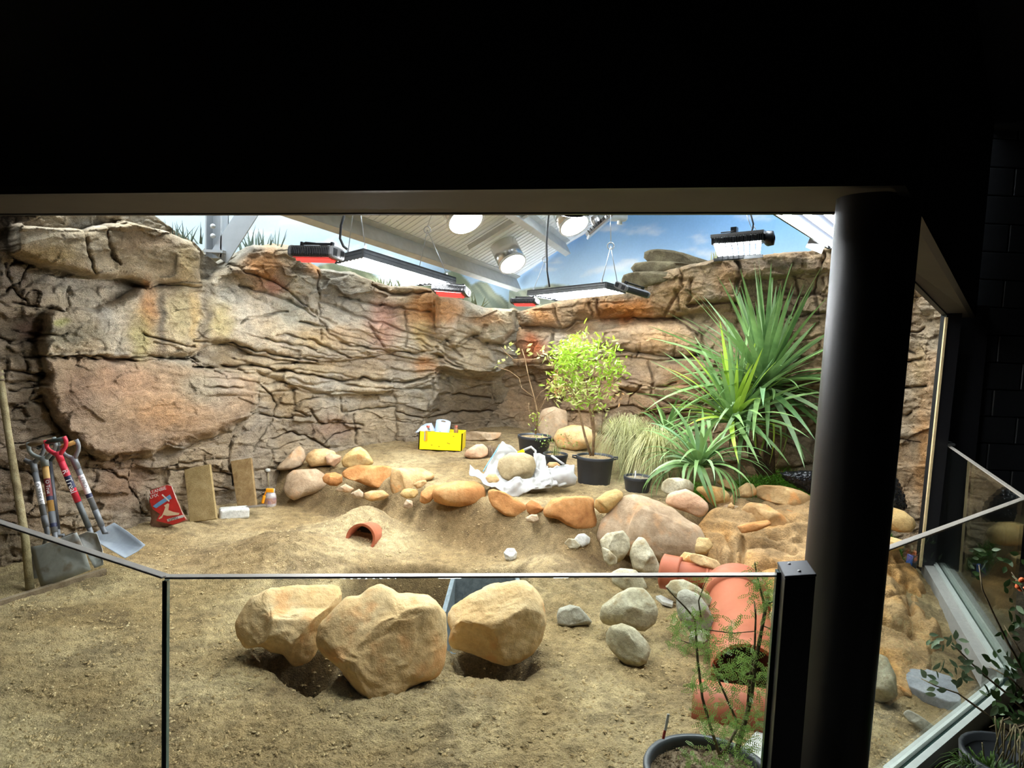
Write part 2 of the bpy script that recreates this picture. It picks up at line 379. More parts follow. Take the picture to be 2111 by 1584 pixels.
# ================================================================== ROCK WALLS
def wall_rock(name, plan, skyline, D, COLF, nu, nv, label, back=0.7, mat=None, zbase=-0.15, spacing=None):
    plan = np.array(plan, float); seg = np.hypot(*np.diff(plan, axis=0).T); s = np.concatenate([[0], np.cumsum(seg)])
    # equal steps as seen from the room: finer where the wall is near
    t = np.linspace(0, 1, 4000) * s[-1]; X = np.interp(t, s, plan[:, 0]); Y = np.interp(t, s, plan[:, 1])
    # round the plan corners
    k = np.ones(161) / 161; pad = lambda a: np.concatenate([np.linspace(a[0] - (a[80] - a[0]), a[0], 80, endpoint=False), a, np.linspace(a[-1], a[-1] + (a[-1] - a[-81]), 81)[1:]])
    X = np.convolve(pad(X), k, 'valid'); Y = np.convolve(pad(Y), k, 'valid')
    wgt = np.hypot(np.gradient(X), np.gradient(Y)) / np.hypot(X, Y); c = np.cumsum(wgt); c = (c - c[0]) / (c[-1] - c[0])
    cs = np.linspace(0, 1, nu); X = np.interp(cs, c, X); Y = np.interp(cs, c, Y)
    sky = np.array(skyline, float); ztop = np.full(nu, 2.2)
    for _ in range(4):
        px, _y = proj(np.stack([X, Y, ztop], -1)); sy = np.interp(px, sky[:, 0], sky[:, 1])
        ztop = np.array([at_y(a, b, yy)[2] for a, b, yy in zip(px, sy, Y)])
    v = np.linspace(0, 1, nv)
    P = np.zeros((nu, nv, 3)); P[..., 0] = X[:, None]; P[..., 1] = Y[:, None]; P[..., 2] = zbase + (ztop[:, None] - zbase) * v
    out = -np.stack([X, Y], -1) / np.hypot(X, Y)[:, None]          # outward, into the room
    nrm = np.stack([-np.gradient(Y), np.gradient(X)], -1); nrm /= np.linalg.norm(nrm, axis=1)[:, None]
    sg = np.sign((nrm * out).sum(1))[:, None]; out = 0.75 * out + 0.25 * nrm * sg; out /= np.linalg.norm(out, axis=1)[:, None]
    px, py = proj(P); d = D(px, py, P)
    for _ in range(1):
        Q = P.copy(); Q[..., :2] += out[:, None] * d[..., None]; px, py = proj(Q); d = D(px, py, P)
    Q = P.copy(); Q[..., :2] += out[:, None] * d[..., None]
    px, py = proj(Q); c = COLF(px, py, Q)
    # round the brow and run the top back
    nb = 26; tb = np.linspace(0, 1, nb + 1)[1:]
    T = np.zeros((nu, nb, 3)); dt = d[:, -1]
    T[..., 0] = Q[:, -1:, 0] - out[:, :1] * (tb * back + 0 * dt[:, None]); T[..., 1] = Q[:, -1:, 1] - out[:, 1:] * (tb * back)
    T[..., 2] = Q[:, -1:, 2] + 0.05 * np.sin(np.minimum(tb * 4, 1) * 1.57) + 0.03 * fbm(T * 4, 3) * np.minimum(tb * 3, 1) - 0.12 * tb
    Q = np.concatenate([Q, T], 1); c = np.concatenate([c, np.repeat(c[:, -1:], nb, 1)], 1)
    o = link(name, grid_mesh(name, Q, c), mat); tag(o, label, kind='structure'); return o

def cracks(px, py, lines, depth, wd):
    s = np.zeros(px.shape); w1 = perlin(np.stack([px * 0.05, py * 0.05, 0 * px], -1)) * 5; w2 = perlin(np.stack([px * 0.05, py * 0.05, 0 * px + 7], -1)) * 5
    for L in lines:
        k = 1.0; ww = wd
        if isinstance(L, tuple): L, k = L
        xs = [p[0] for p in L]; ys = [p[1] for p in L]
        m = (px > min(xs) - 25) & (px < max(xs) + 25) & (py > min(ys) - 25) & (py < max(ys) + 25)
        if not m.any(): continue
        dd = seg_dist(px[m] + w1[m], py[m] + w2[m], L)
        ww = wd * (0.7 + 0.3 * k)
        s[m] = np.maximum(s[m], k * (0.85 * np.exp(-(dd / ww) ** 2) + 0.15 * np.exp(-(dd / (ww * 3.0)) ** 2)))
    return -depth * s
def bulge(px, py, pts, amp, soft, soft_in=None, wob=4.0):
    xs = [p[0] for p in pts]; ys = [p[1] for p in pts]; r = np.zeros(px.shape)
    m = (px > min(xs) - 60) & (px < max(xs) + 60) & (py > min(ys) - 60) & (py < max(ys) + 60)
    if not m.any(): return r
    x = px[m] + wob * perlin(np.stack([px[m] * 0.03, py[m] * 0.03, 0 * px[m] + 3], -1)); y = py[m] + wob * perlin(np.stack([px[m] * 0.03, py[m] * 0.03, 0 * px[m] + 9], -1))
    sd = poly_sdf(x, y, pts); t = np.clip((sd + soft * 0.3) / soft, 0, 1)
    r[m] = amp * (0.8 * np.sqrt(1 - (1 - t) ** 2) + 0.2 * np.sqrt(1 - (1 - np.clip(sd / (soft * 3.5), 0, 1)) ** 2))
    return r
def patch(c, px, py, items):
    wx = px + 14 * perlin(np.stack([px * 0.03, py * 0.03, 0 * px + 21], -1)); wy = py + 14 * perlin(np.stack([px * 0.03, py * 0.03, 0 * px + 31], -1))
    for x, y, rx, ry, col, a in items:
        d = ((wx - x) / rx) ** 2 + ((wy - y) / ry) ** 2
        k = np.minimum(a * 1.3, 0.9) * np.exp(-d ** 1.5)[..., None]; c = c * (1 - k) + lin(*col) * k
    return c
TAN, LTAN, OCH, ORG, RED, GRY, DRK, BRN = (206, 184, 150), (228, 212, 182), (218, 188, 132), (224, 158, 96), (206, 142, 118), (192, 182, 164), (112, 102, 90), (160, 136, 110)
A_boulder = [(22, 468), (45, 463), (120, 470), (180, 473), (222, 463), (265, 458), (300, 463), (345, 476), (400, 498), (415, 515), (418, 560), (416, 584), (395, 586), (330, 582), (302, 590), (255, 572), (200, 572), (150, 560), (110, 548), (60, 540), (22, 522)]
A_under = [(26, 530), (110, 548), (150, 562), (255, 572), (305, 588), (270, 600), (220, 607), (170, 602), (110, 580), (50, 560)]
C_band = [(95, 650), (125, 638), (200, 640), (240, 625), (280, 598), (420, 586), (470, 548), (520, 505), (600, 508), (650, 550), (720, 550), (780, 580), (870, 585), (940, 600), (948, 640), (938, 680), (905, 700), (915, 728), (880, 738), (800, 725), (740, 735), (650, 743), (600, 740), (520, 725), (480, 705), (440, 706), (405, 728), (350, 735), (300, 738), (230, 732), (90, 735), (82, 700), (92, 680)]
C_up = [(490, 560), (520, 490), (620, 490), (655, 560), (660, 610), (640, 640), (590, 640), (520, 600)]
D_band = [(395, 738), (520, 738), (640, 745), (740, 736), (850, 736), (905, 742), (914, 768), (890, 780), (840, 800), (760, 808), (690, 812), (620, 795), (560, 775), (530, 765), (420, 760)]
E_boulder = [(98, 742), (130, 739), (260, 736), (330, 746), (400, 760), (480, 770), (528, 778), (527, 830), (505, 860), (487, 872), (465, 886), (430, 900), (390, 912), (330, 926), (300, 934), (240, 944), (200, 934), (170, 925), (140, 890), (112, 850), (95, 800)]
E_under = [(185, 930), (240, 944), (330, 926), (430, 900), (487, 872), (470, 900), (420, 925), (350, 950), (260, 965), (210, 955)]
G_block = [(895, 605), (960, 625), (1000, 640), (1062, 636), (1060, 680), (1040, 702), (1000, 706), (975, 690), (940, 715), (905, 700)]
G_low = [(905, 715), (940, 700), (985, 705), (1010, 725), (1020, 745), (1022, 760), (1000, 772), (960, 772), (915, 755)]
CAVE = [(905, 765), (960, 772), (1010, 776), (1040, 765), (1075, 762), (1140, 770), (1150, 820), (1120, 870), (1090, 890), (880, 910), (885, 860), (912, 800)]
L_cr = [[(0, 623), (60, 630), (130, 642)], [(8, 545), (30, 600), (62, 630)], ([(0, 705), (60, 700), (90, 690), (140, 690)], .8), [(0, 695), (20, 708), (85, 702)], [(5, 765), (55, 766), (95, 774)], [(45, 712), (50, 740), (60, 765)], [(20, 805), (60, 800), (92, 790)], [(25, 846), (60, 826), (90, 816)], ([(88, 825), (110, 870), (140, 900), (170, 925), (190, 945)], 1.6), ([(0, 925), (30, 915), (70, 905), (112, 895)], 1.2), [(0, 965), (50, 970), (80, 985)], [(178, 472), (183, 520), (195, 562)], [(222, 466), (230, 510), (246, 545)], [(140, 590), (139, 640)], ([(470, 545), (505, 560), (560, 578), (600, 605), (640, 640), (690, 668)], 1.0), ([(495, 590), (560, 608), (600, 622), (650, 650)], 1.3), [(498, 668), (510, 656), (560, 648), (590, 642)], ([(85, 736), (150, 735), (200, 735), (240, 744), (300, 737), (400, 740)], 1.8), ([(400, 706), (440, 707), (480, 706), (520, 722), (590, 735), (650, 745)], 1.2), ([(400, 757), (460, 758), (520, 752), (560, 762), (640, 772), (700, 786), (760, 781), (830, 792), (905, 772)], 1.6), ([(650, 640), (680, 690), (720, 712), (800, 724), (860, 731), (910, 715)], 1.2), [(700, 612), (760, 625), (850, 640), (885, 642)], [(760, 665), (780, 700), (790, 720)], ([(660, 620), (730, 650), (800, 672), (850, 690), (905, 700)], .9), [(770, 590), (800, 602), (860, 606), (900, 600)], [(895, 622), (896, 680)], [(835, 642), (840, 690), (838, 715)], [(658, 560), (660, 640), (664, 700)], ([(620, 665), (640, 668), (665, 675)], 1.5), [(535, 790), (570, 830), (560, 870), (520, 930)], [(520, 850), (580, 862), (640, 858)], [(640, 845), (655, 870), (700, 870), (745, 875)], [(700, 820), (705, 850), (760, 842), (815, 838)], [(815, 815), (818, 930)], ([(560, 905), (600, 890), (640, 905), (680, 925)], 1.2), [(660, 925), (690, 895), (720, 890)], [(730, 855), (735, 915)], [(820, 850), (870, 862), (905, 845)], [(600, 800), (610, 850), (640, 858)], [(350, 960), (400, 952), (470, 945)], ([(200, 960), (260, 990), (300, 1060)], .8), [(420, 940), (425, 1000), (470, 1010)], [(480, 900), (470, 950), (480, 1000)], ([(895, 780), (890, 820), (870, 870), (860, 900)], .8), [(905, 812), (960, 815), (1010, 822)], [(880, 862), (940, 850), (1000, 850), (1060, 845)], [(925, 780), (930, 815)], ([(940, 715), (960, 700), (990, 690), (1000, 675)], 1.3), ([(1005, 706), (1040, 715), (1065, 705)], 1.6), [(920, 700), (935, 720), (950, 735)], [(860, 700), (900, 720), (950, 755)], [(870, 715), (920, 745), (960, 765)], [(60, 545), (40, 580), (10, 600)], [(300, 690), (350, 705), (400, 715)], [(550, 700), (600, 712), (650, 720)], [(570, 690), (640, 700), (720, 740)]]
def blocks(px, py, rh, cw, seed, wob=9.0):
    """bedded rock: rows of uneven blocks; gives the distance to the nearest joint (pixels) and a random value per block"""
    z = 0 * px
    wx = px + wob * 1.3 * perlin(np.stack([px * 0.02, py * 0.03, z + seed], -1)) + 3 * perlin(np.stack([px * 0.09, py * 0.09, z + seed], -1))
    wy = py + wob * perlin(np.stack([px * 0.012, py * 0.02, z + seed + 40], -1)) * 1.6 + 3 * perlin(np.stack([px * 0.07, py * 0.07, z + seed + 3], -1))
    t = wy / rh + 0.45 * perlin(np.stack([z + 0.5, wy / rh * 0.7, z + seed], -1)); r = np.floor(t).astype(np.int64); ft = t - r
    h = _perm[(r * 13 + seed * 31) & 255] / 255.0
    u = wx / (cw * (0.65 + 0.8 * h)) + h * 17.0; c = np.floor(u).astype(np.int64); fu = u - c
    hc = _perm[_perm[(r * 7 + seed) & 255] + (c & 255)] / 255.0
    hn = _perm[_perm[(r * 7 + seed) & 255] + ((c + 1) & 255)] / 255.0
    fu2 = fu + 0.16 * (ft - 0.5) * (hc - 0.5) * 3
    ev = np.minimum(fu2, 1 - fu2) * cw * (0.65 + 0.8 * h); eh = np.minimum(ft, 1 - ft) * rh
    return np.minimum(np.abs(ev), eh), hc, eh, np.abs(ev)
def strata(px, py, x0, x1, y0, y1, per, amp, slope=0.0):
    """thin shelving layers: a saw profile in a band"""
    m = sstep(x0 - 30, x0 + 30, px) * sstep(x1 + 25, x1 - 25, px) * sstep(y0 - 8, y0 + 8, py) * sstep(y1 + 10, y1 - 10, py)
    t = (py - slope * (px - x0) + 14 * perlin(np.stack([px * 0.012, py * 0.02, 0 * px + 5], -1)) + 4 * perlin(np.stack([px * 0.05, py * 0.03, 0 * px + 6], -1))) / per
    k = np.floor(t); f = t - k
    a = 0.5 + 0.8 * perlin(np.stack([px * 0.02, k * 3.3, 0 * px], -1))
    return amp * m * (sstep(0, 0.2, f) * (1 - sstep(0.75, 1.0, f)) * (0.4 + a))
def D_left(px, py, P):
    d = bulge(px, py, C_band, 0.25, 20) + bulge(px, py, C_up, 0.08, 30) + bulge(px, py, D_band, 0.10, 14) + bulge(px, py, E_boulder, 0.23, 32, wob=10) + bulge(px, py, A_boulder, 0.36, 16)
    d += bulge(px, py, [(40, 420), (340, 420), (350, 470), (40, 470)], 0.10, 20)
    d += bulge(px, py, G_block, 0.24, 16) + bulge(px, py, G_low, 0.16, 14)
    d -= bulge(px, py, CAVE, 0.42, 30)
    d += strata(px, py, 430, 905, 735, 815, 19, 0.05, 0.06) + strata(px, py, 650, 960, 670, 740, 15, 0.035, 0.28) + strata(px, py, 880, 1060, 720, 800, 13, 0.03, 0.25)
    smo = 1 - 0.72 * np.maximum(sstep(0, 14, poly_sdf(px, py, A_boulder)), sstep(4, 22, poly_sdf(px, py, E_boulder)))
    low = np.clip(sstep(800, 830, py) * sstep(500, 540, px) + sstep(105, 70, px) * 0.9 + sstep(940, 960, py), 0.10, 1)
    e, cid, eh, ev = blocks(px, py, 46, 100, 3)
    d += ((cid - 0.5) * 0.085 * sstep(0, 4, e) - 0.03 * np.exp(-(eh / 1.7) ** 2) - 0.02 * np.exp(-(ev / 1.5) ** 2)) * low * smo
    e, cid, eh, ev = blocks(px, py, 21, 60, 8)
    pm = 0.15 + 0.85 * sstep(0.0, 0.45, perlin(np.stack([px * 0.008, py * 0.012, 0 * px + 4], -1)))
    d += ((cid - 0.5) * 0.03 * sstep(0, 3, e) - 0.012 * np.exp(-(eh / 2.2) ** 2)) * pm * smo * 0.8
    d += cracks(px, py, L_cr, 0.075, 2.1)
    wx = px + 7 * perlin(np.stack([px * 0.03, py * 0.03, 0 * px + 51], -1)); wy = py + 7 * perlin(np.stack([px * 0.03, py * 0.03, 0 * px + 52], -1))
    d += (0.055 * vor(wx / 74 + wy / 200, wy / 40, 21, tilt=True) + 0.018 * vor(wx / 30 - wy / 90, wy / 19, 22, tilt=True) + 0.0055 * vor(wx / 12, wy / 9, 23, tilt=True)) * (0.3 + 0.7 * smo)
    q = P * np.array([1, 1, 2.2])
    d += 0.03 * fbm(q * 1.6, 2) + 0.006 * fbm(q * 9, 4, 0.65)
    return d
def C_left(px, py, P):
    q = P; n = sstep(-0.5, 0.5, fbm(q * 1.7, 4))[..., None]; n2 = sstep(-0.4, 0.5, fbm(q * 4.5 + 3, 4))[..., None]
    c = lin(*TAN) * n + lin(*GRY) * (1 - n); c = c * (0.6 + 0.4 * n2) + lin(*LTAN) * 0.4 * (1 - n2)
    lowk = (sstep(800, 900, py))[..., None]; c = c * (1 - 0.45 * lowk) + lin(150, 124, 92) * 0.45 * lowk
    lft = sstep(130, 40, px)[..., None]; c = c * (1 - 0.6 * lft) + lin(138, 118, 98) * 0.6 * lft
    def inp(pts, w=8): return sstep(-w, w, poly_sdf(px, py, pts))[..., None]
    k = inp(A_boulder) * 0.6; c = c * (1 - k) + lin(204, 180, 142) * k
    k = inp(E_boulder) * 0.5; c = c * (1 - k) + lin(190, 152, 118) * k
    c = patch(c, px, py, [(110, 525, 60, 25, OCH, .6), (70, 490, 40, 22, LTAN, .6), (300, 500, 60, 22, (205, 170, 135), .5), (385, 545, 22, 35, OCH, .55), (306, 640, 18, 60, ORG, .55), (335, 665, 13, 75, DRK, .62), (292, 695, 26, 48, (190, 178, 120), .6), (372, 650, 26, 60, (206, 188, 140), .6), (402, 655, 12, 60, OCH, .7), (428, 650, 11, 70, DRK, .55), (455, 660, 24, 50, (204, 186, 132), .6), (470, 605, 40, 22, (190, 184, 168), .6), (545, 550, 45, 35, ORG, .7), (560, 590, 30, 22, RED, .6), (612, 552, 45, 16, DRK, .5), (646, 548, 14, 24, ORG, .8), (600, 640, 40, 35, (168, 166, 150), .6), (700, 600, 55, 22, DRK, .5), (725, 640, 55, 35, GRY, .5), (660, 700, 45, 24, OCH, .55), (790, 665, 36, 60, RED, .5), (815, 640, 40, 20, (120, 90, 80), .4), (885, 635, 50, 40, ORG, .7), (870, 690, 22, 30, OCH, .7), (930, 640, 22, 30, ORG, .5), (1000, 660, 40, 14, ORG, .45), (975, 700, 40, 30, TAN, .5), (720, 690, 60, 22, (206, 176, 140), .6), (740, 750, 120, 26, BRN, .4), (640, 760, 80, 20, OCH, .3), (880, 755, 30, 20, ORG, .5), (470, 740, 60, 18, (150, 124, 84), .5), (250, 790, 90, 40, (204, 158, 122), .5), (340, 850, 80, 40, ORG, .28), (420, 800, 50, 35, (178, 166, 140), .6), (160, 800, 40, 50, (150, 120, 96), .6), (150, 690, 60, 24, (150, 142, 118), .6), (126, 664, 12, 9, (200, 198, 130), .7), (60, 680, 30, 20, (170, 128, 110), .5), (690, 880, 40, 26, (186, 150, 128), .5), (770, 880, 50, 50, TAN, .5), (600, 830, 60, 30, (160, 132, 90), .5), (980, 840, 90, 50, (126, 104, 76), .6), (250, 990, 60, 60, (160, 122, 96), .5)])
    return c
LEFT_PLAN = [(-3.75, 3.2), (-3.42, 4.4), (-3.16, 5.1), (-2.98, 5.75), (-2.62, 6.45), (-2.25, 7.05), (-1.75, 7.75), (-1.15, 8.15), (-0.55, 8.5), (0.0, 9.0), (0.3, 9.25)]
SKY_L = [(-400, 430), (0, 425), (150, 420), (300, 436), (345, 468), (400, 500), (418, 520), (450, 545), (480, 530), (505, 517), (560, 509), (600, 516), (640, 545), (655, 560), (720, 568), (765, 583), (800, 594), (870, 598), (930, 612), (955, 622), (1000, 640), (1062, 640), (1120, 655)]
M_rock = vcol_mat('sculpted_rock', scale=11, fine=85, bstr=1.0, bdist=0.02, speck=0.42, stretch=(1, 1, 1.7))
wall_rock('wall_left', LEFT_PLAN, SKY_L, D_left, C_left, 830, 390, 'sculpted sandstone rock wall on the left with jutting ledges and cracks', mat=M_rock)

H_band = [(1078, 640), (1100, 632), (1150, 618), (1200, 612), (1300, 580), (1420, 540), (1580, 515), (1720, 505), (1720, 560), (1600, 572), (1530, 575), (1520, 622), (1470, 628), (1430, 640), (1380, 655), (1340, 655), (1240, 657), (1190, 662), (1165, 679), (1120, 675), (1078, 668)]
I_band = [(1068, 690), (1080, 680), (1160, 686), (1200, 692), (1260, 682), (1300, 672), (1340, 667), (1400, 664), (1438, 680), (1440, 715), (1420, 728), (1380, 725), (1280, 715), (1240, 715), (1200, 725), (1150, 740), (1110, 748), (1075, 752)]
J_band = [(1262, 740), (1330, 746), (1380, 752), (1450, 770), (1470, 830), (1400, 832), (1345, 800), (1280, 795), (1262, 770)]
R_cr = [([(1075, 670), (1120, 676), (1160, 680), (1190, 663), (1240, 657)], 1.4), ([(1240, 658), (1300, 656), (1340, 657), (1400, 656)], 2.2), [(1140, 628), (1145, 650), (1155, 680)], [(1210, 612), (1222, 660)], [(1230, 606), (1235, 656)], [(1400, 548), (1405, 590), (1385, 625), (1365, 655)], ([(1520, 540), (1526, 560), (1518, 600)], 1.8), [(1395, 600), (1400, 640)], [(1425, 580), (1420, 630)], [(1370, 655), (1400, 662), (1440, 690)], [(1520, 578), (1600, 575), (1660, 565), (1720, 560)], ([(1420, 632), (1450, 625), (1500, 624), (1540, 628)], 2.0), ([(1270, 722), (1330, 730), (1400, 738), (1440, 732)], 1.8), [(1140, 690), (1135, 735)], [(1250, 690), (1245, 715)], [(1310, 722), (1304, 742)], [(1335, 745), (1350, 790), (1342, 812)], ([(1280, 802), (1330, 815), (1400, 835), (1445, 830)], 1.4), [(1265, 770), (1300, 790), (1345, 802), (1392, 790)], [(1700, 520), (1680, 600), (1690, 650)], [(1640, 570), (1650, 620), (1630, 680)], [(1560, 600), (1640, 612), (1700, 605)], [(1540, 640), (1640, 655), (1700, 645)], [(1870, 690), (1905, 680)], ([(1865, 722), (1888, 728)], 1.5), [(1856, 750), (1900, 740)], ([(1856, 802), (1912, 796)], 1.4), ([(1850, 905), (1900, 912)], 1.2), ([(1850, 860), (1880, 850)], 1.0), [(1240, 820), (1250, 870), (1230, 900)], ([(1075, 752), (1110, 750), (1150, 742), (1200, 727)], 1.2), [(1090, 770), (1120, 800), (1140, 830)], [(1400, 860), (1440, 870)]]
def D_right(px, py, P):
    d = bulge(px, py, H_band, 0.20, 18) + bulge(px, py, I_band, 0.17, 20) + bulge(px, py, J_band, 0.10, 16)
    d -= bulge(px, py, [(1000, 765), (1075, 762), (1140, 770), (1150, 820), (1120, 870), (1090, 890), (1000, 900)], 0.30, 30)
    k = np.clip(sstep(690, 740, py) + sstep(1480, 1520, px) * sstep(560, 590, py), 0.1, 1)
    e, cid, eh, ev = blocks(px, py, 50, 105, 5)
    k = k * (1 - 0.75 * sstep(1800, 1840, px))
    d += ((cid - 0.5) * 0.12 * sstep(0, 4, e) - 0.04 * np.exp(-(eh / 2.0) ** 2) - 0.025 * np.exp(-(ev / 1.7) ** 2)) * k
    e, cid, eh, ev = blocks(px, py, 24, 58, 14)
    pm = 0.2 + 0.8 * sstep(0.0, 0.45, perlin(np.stack([px * 0.008, py * 0.012, 0 * px + 14], -1)))
    d += ((cid - 0.5) * 0.03 * sstep(0, 3, e) - 0.012 * np.exp(-(eh / 2.2) ** 2)) * pm
    d += cracks(px, py, R_cr, 0.08, 2.3)
    wx = px + 7 * perlin(np.stack([px * 0.03, py * 0.03, 0 * px + 51], -1)); wy = py + 7 * perlin(np.stack([px * 0.03, py * 0.03, 0 * px + 52], -1))
    d += 0.055 * vor(wx / 74 + wy / 200, wy / 40, 31, tilt=True) + 0.026 * vor(wx / 30 - wy / 90, wy / 19, 32, tilt=True) + 0.008 * vor(wx / 12, wy / 9, 33, tilt=True)
    q = P * np.array([1, 1, 2.0]); d += 0.03 * fbm(q * 1.6 + 8, 2) + 0.006 * fbm(q * 9, 4, 0.65)
    return d
def C_right(px, py, P):
    n = sstep(-0.5, 0.5, fbm(P * 1.7 + 4, 4))[..., None]; n2 = sstep(-0.4, 0.5, fbm(P * 4.5 + 9, 4))[..., None]
    c = lin(200, 166, 128) * n + lin(178, 160, 134) * (1 - n); c = c * (0.65 + 0.35 * n2) + lin(216, 186, 146) * 0.35 * (1 - n2)
    c = patch(c, px, py, [(1120, 652, 32, 20, ORG, .75), (1180, 650, 28, 24, (150, 124, 92), .6), (1290, 640, 70, 24, (214, 132, 58), .85), (1205, 640, 18, 22, (180, 130, 80), .5), (1100, 712, 30, 28, (196, 104, 56), .7), (1150, 700, 30, 18, GRY, .5), (1370, 700, 60, 26, (206, 162, 112), .6), (1270, 695, 40, 18, (150, 128, 100), .5), (1400, 600, 40, 50, (186, 146, 96), .5), (1500, 570, 30, 40, (178, 132, 84), .5), (1600, 545, 110, 18, (112, 98, 82), .7), (1600, 640, 110, 60, (124, 100, 76), .5), (1300, 770, 40, 20, (170, 146, 124), .5), (1180, 800, 90, 60, (140, 100, 62), .5), (1420, 780, 60, 40, (158, 112, 76), .5), (1360, 850, 100, 40, (132, 98, 68), .5), (1895, 760, 16, 60, (186, 160, 120), .6), (1905, 950, 16, 110, (204, 152, 96), .7), (1875, 850, 18, 40, (164, 142, 112), .6), (1870, 640, 30, 60, (120, 96, 70), .5)])
    return c
RIGHT_PLAN = [(-0.25, 9.15), (0.1, 9.0), (0.5, 8.8), (1.1, 8.45), (1.9, 7.85), (2.6, 7.15), (3.15, 6.45), (3.42, 5.98), (3.5, 5.8)]
SKY_R = [(950, 640), (1040, 648), (1075, 645), (1100, 638), (1150, 625), (1200, 618), (1250, 606), (1300, 588), (1360, 565), (1420, 551), (1500, 540), (1560, 533), (1640, 527), (1720, 517), (1800, 540), (1880, 590), (1960, 640), (2100, 680)]
wall_rock('wall_right', RIGHT_PLAN, SKY_R, D_right, C_right, 630, 335, 'sculpted orange brown rock wall of stacked blocks at the right', mat=M_rock)

# ================================================================== PAINTED BACKDROP WALLS
def mural(name, A, B, z0, z1, nu, nv, paint, label):
    A, B = np.array(A), np.array(B); t = np.linspace(0, 1, nu)[:, None]; z = np.linspace(z0, z1, nv)[None]
    P = np.stack([A[0] + (B[0] - A[0]) * t + 0 * z, A[1] + (B[1] - A[1]) * t + 0 * z, z + 0 * t], -1)
    px, py = proj(P); c = paint(px, py, P)
    return tag(link(name, grid_mesh(name, P, c, smooth_on=False), M_mural), label, kind='structure')
M_mural = vcol_mat('painted_mural', scale=3, fine=40, bstr=0.08, bdist=0.003, speck=0.05, rough=0.85)
def ridge(px, pts, seed, amp=5):
    p = np.array(pts, float); y = np.interp(px, p[:, 0], p[:, 1])
    return y + amp * fbm(np.stack([px * 0.03, 0 * px + seed, 0 * px], -1), 4)
def sky_paint(px, py, P, warm):
    k = sstep(440, 620, py)[..., None]
    c = lin(128, 180, 232) * (1 - k) + lin(198, 224, 242) * k
    w = lin(206, 220, 222); c = c * (1 - warm) + w * warm
    cl = fbm(np.stack([px * 0.008 + py * 0.004, py * 0.024, 0 * px + 2], -1), 5, 0.55); a = (sstep(0.15, 0.8, cl) * 0.65)[..., None]
    return c * (1 - a) + lin(238, 240, 242) * a
def mtn(c, px, py, P, pts, seed, col, hi, edge=3):
    y = ridge(px, pts, seed); k = sstep(-edge, edge, py - y)
    k = np.where((px < pts[0][0]) | (px > pts[-1][0]), 0, k)[..., None]
    s = sstep(-0.2, 0.5, fbm(np.stack([(px - py * 0.8) * 0.05, (py + px * 0.3) * 0.012, 0 * px + seed], -1), 4))[..., None]
    cc = lin(*col) * (1 - s) + lin(*hi) * s
    return c * (1 - k) + cc * k
def paint_L(px, py, P):
    c = sky_paint(px, py, P, sstep(1060, 700, px)[..., None] * 0.75)
    c = mtn(c, px, py, P, [(640, 560), (660, 545), (690, 542), (760, 560), (800, 585), (840, 600), (900, 570), (940, 552), (960, 575), (990, 610), (1020, 620), (1060, 640)], 1, (136, 146, 118), (186, 190, 156))
    c = mtn(c, px, py, P, [(965, 590), (990, 579), (1005, 582), (1020, 600), (1060, 635)], 4, (124, 134, 118), (172, 176, 150))
    return c
def paint_R(px, py, P):
    c = sky_paint(px, py, P, 0.06)
    c = mtn(c, px, py, P, [(1030, 605), (1060, 596), (1090, 596), (1130, 586), (1180, 590), (1230, 600), (1260, 610)], 2, (140, 146, 128), (184, 186, 160))
    return c
ML0, MC, MR1 = (-5.0, 4.2), (-0.1, 10.4), (5.0, 6.9)
mural('wall_back_left', ML0, MC, 0.0, 5.2, 300, 240, paint_L, 'pale sky mural wall with painted green hills behind the left rock')
mural('wall_back_right', MC, MR1, 0.0, 5.2, 320, 240, paint_R, 'blue sky mural wall with wispy painted clouds behind the right rock')

# ================================================================== ROOF
RN = Vector((0.42, -0.27, -0.87)).normalized(); RP = Vector(at_y(1050, 569, 10.0))
def roof_z(x, y): return RP.z - (RN.x * (x - RP.x) + RN.y * (y - RP.y)) / RN.z
def roof_hit(px, py, off=0.0):
    d = Vector(ray(px, py)); e = Vector(EYE); p = RP + RN * off
    return e + d * ((p - e).dot(RN) / d.dot(RN))
M_roof = plain('white_roof_sheet', (0.84, 0.88, 0.92), 0.7, 0, 0.05, 8, 0.05)
E1, E0 = roof_hit(1050, 569), roof_hit(700, 441)
ed = (E0 - E1); Ea = E1 + ed * (1.0 + (E0.y - 3.0) / (E1.y - E0.y)); Ee = E1 - ed * 0.06
tR = [Ea, Ee, Vector((4.2, 7.6, roof_z(4.2, 7.6))), Vector((4.2, 3.0, roof_z(4.2, 3.0)))]
roof = MB().prism(tR, -RN * 0.06).build('ceiling', M_roof, loc=E1); tag(roof, 'sloping white sheet roof over the enclosure', kind='structure')
along = (Ea - Ee).normalized(); across = RN.cross(along).normalized()
for k in range(58):       # ribs of the profiled sheet
    p = Ee + across * 0 
    s = k * 0.085 + 0.05
    a = Ee + along * (s * 1.05 + 0.1); sgn = 1 if across.x > 0 else -1
    MB().box(a + across * sgn * 1.4 + RN * 0.004, (1.4, 0.006, 0.003), Matrix((across, along, RN)).transposed()).build('sheet_rib', M_roof, roof, loc=a)
M_steel = plain('grey_galvanised_steel', (0.52, 0.53, 0.52), 0.5, 0.25, 0.1, 12, 0.05)
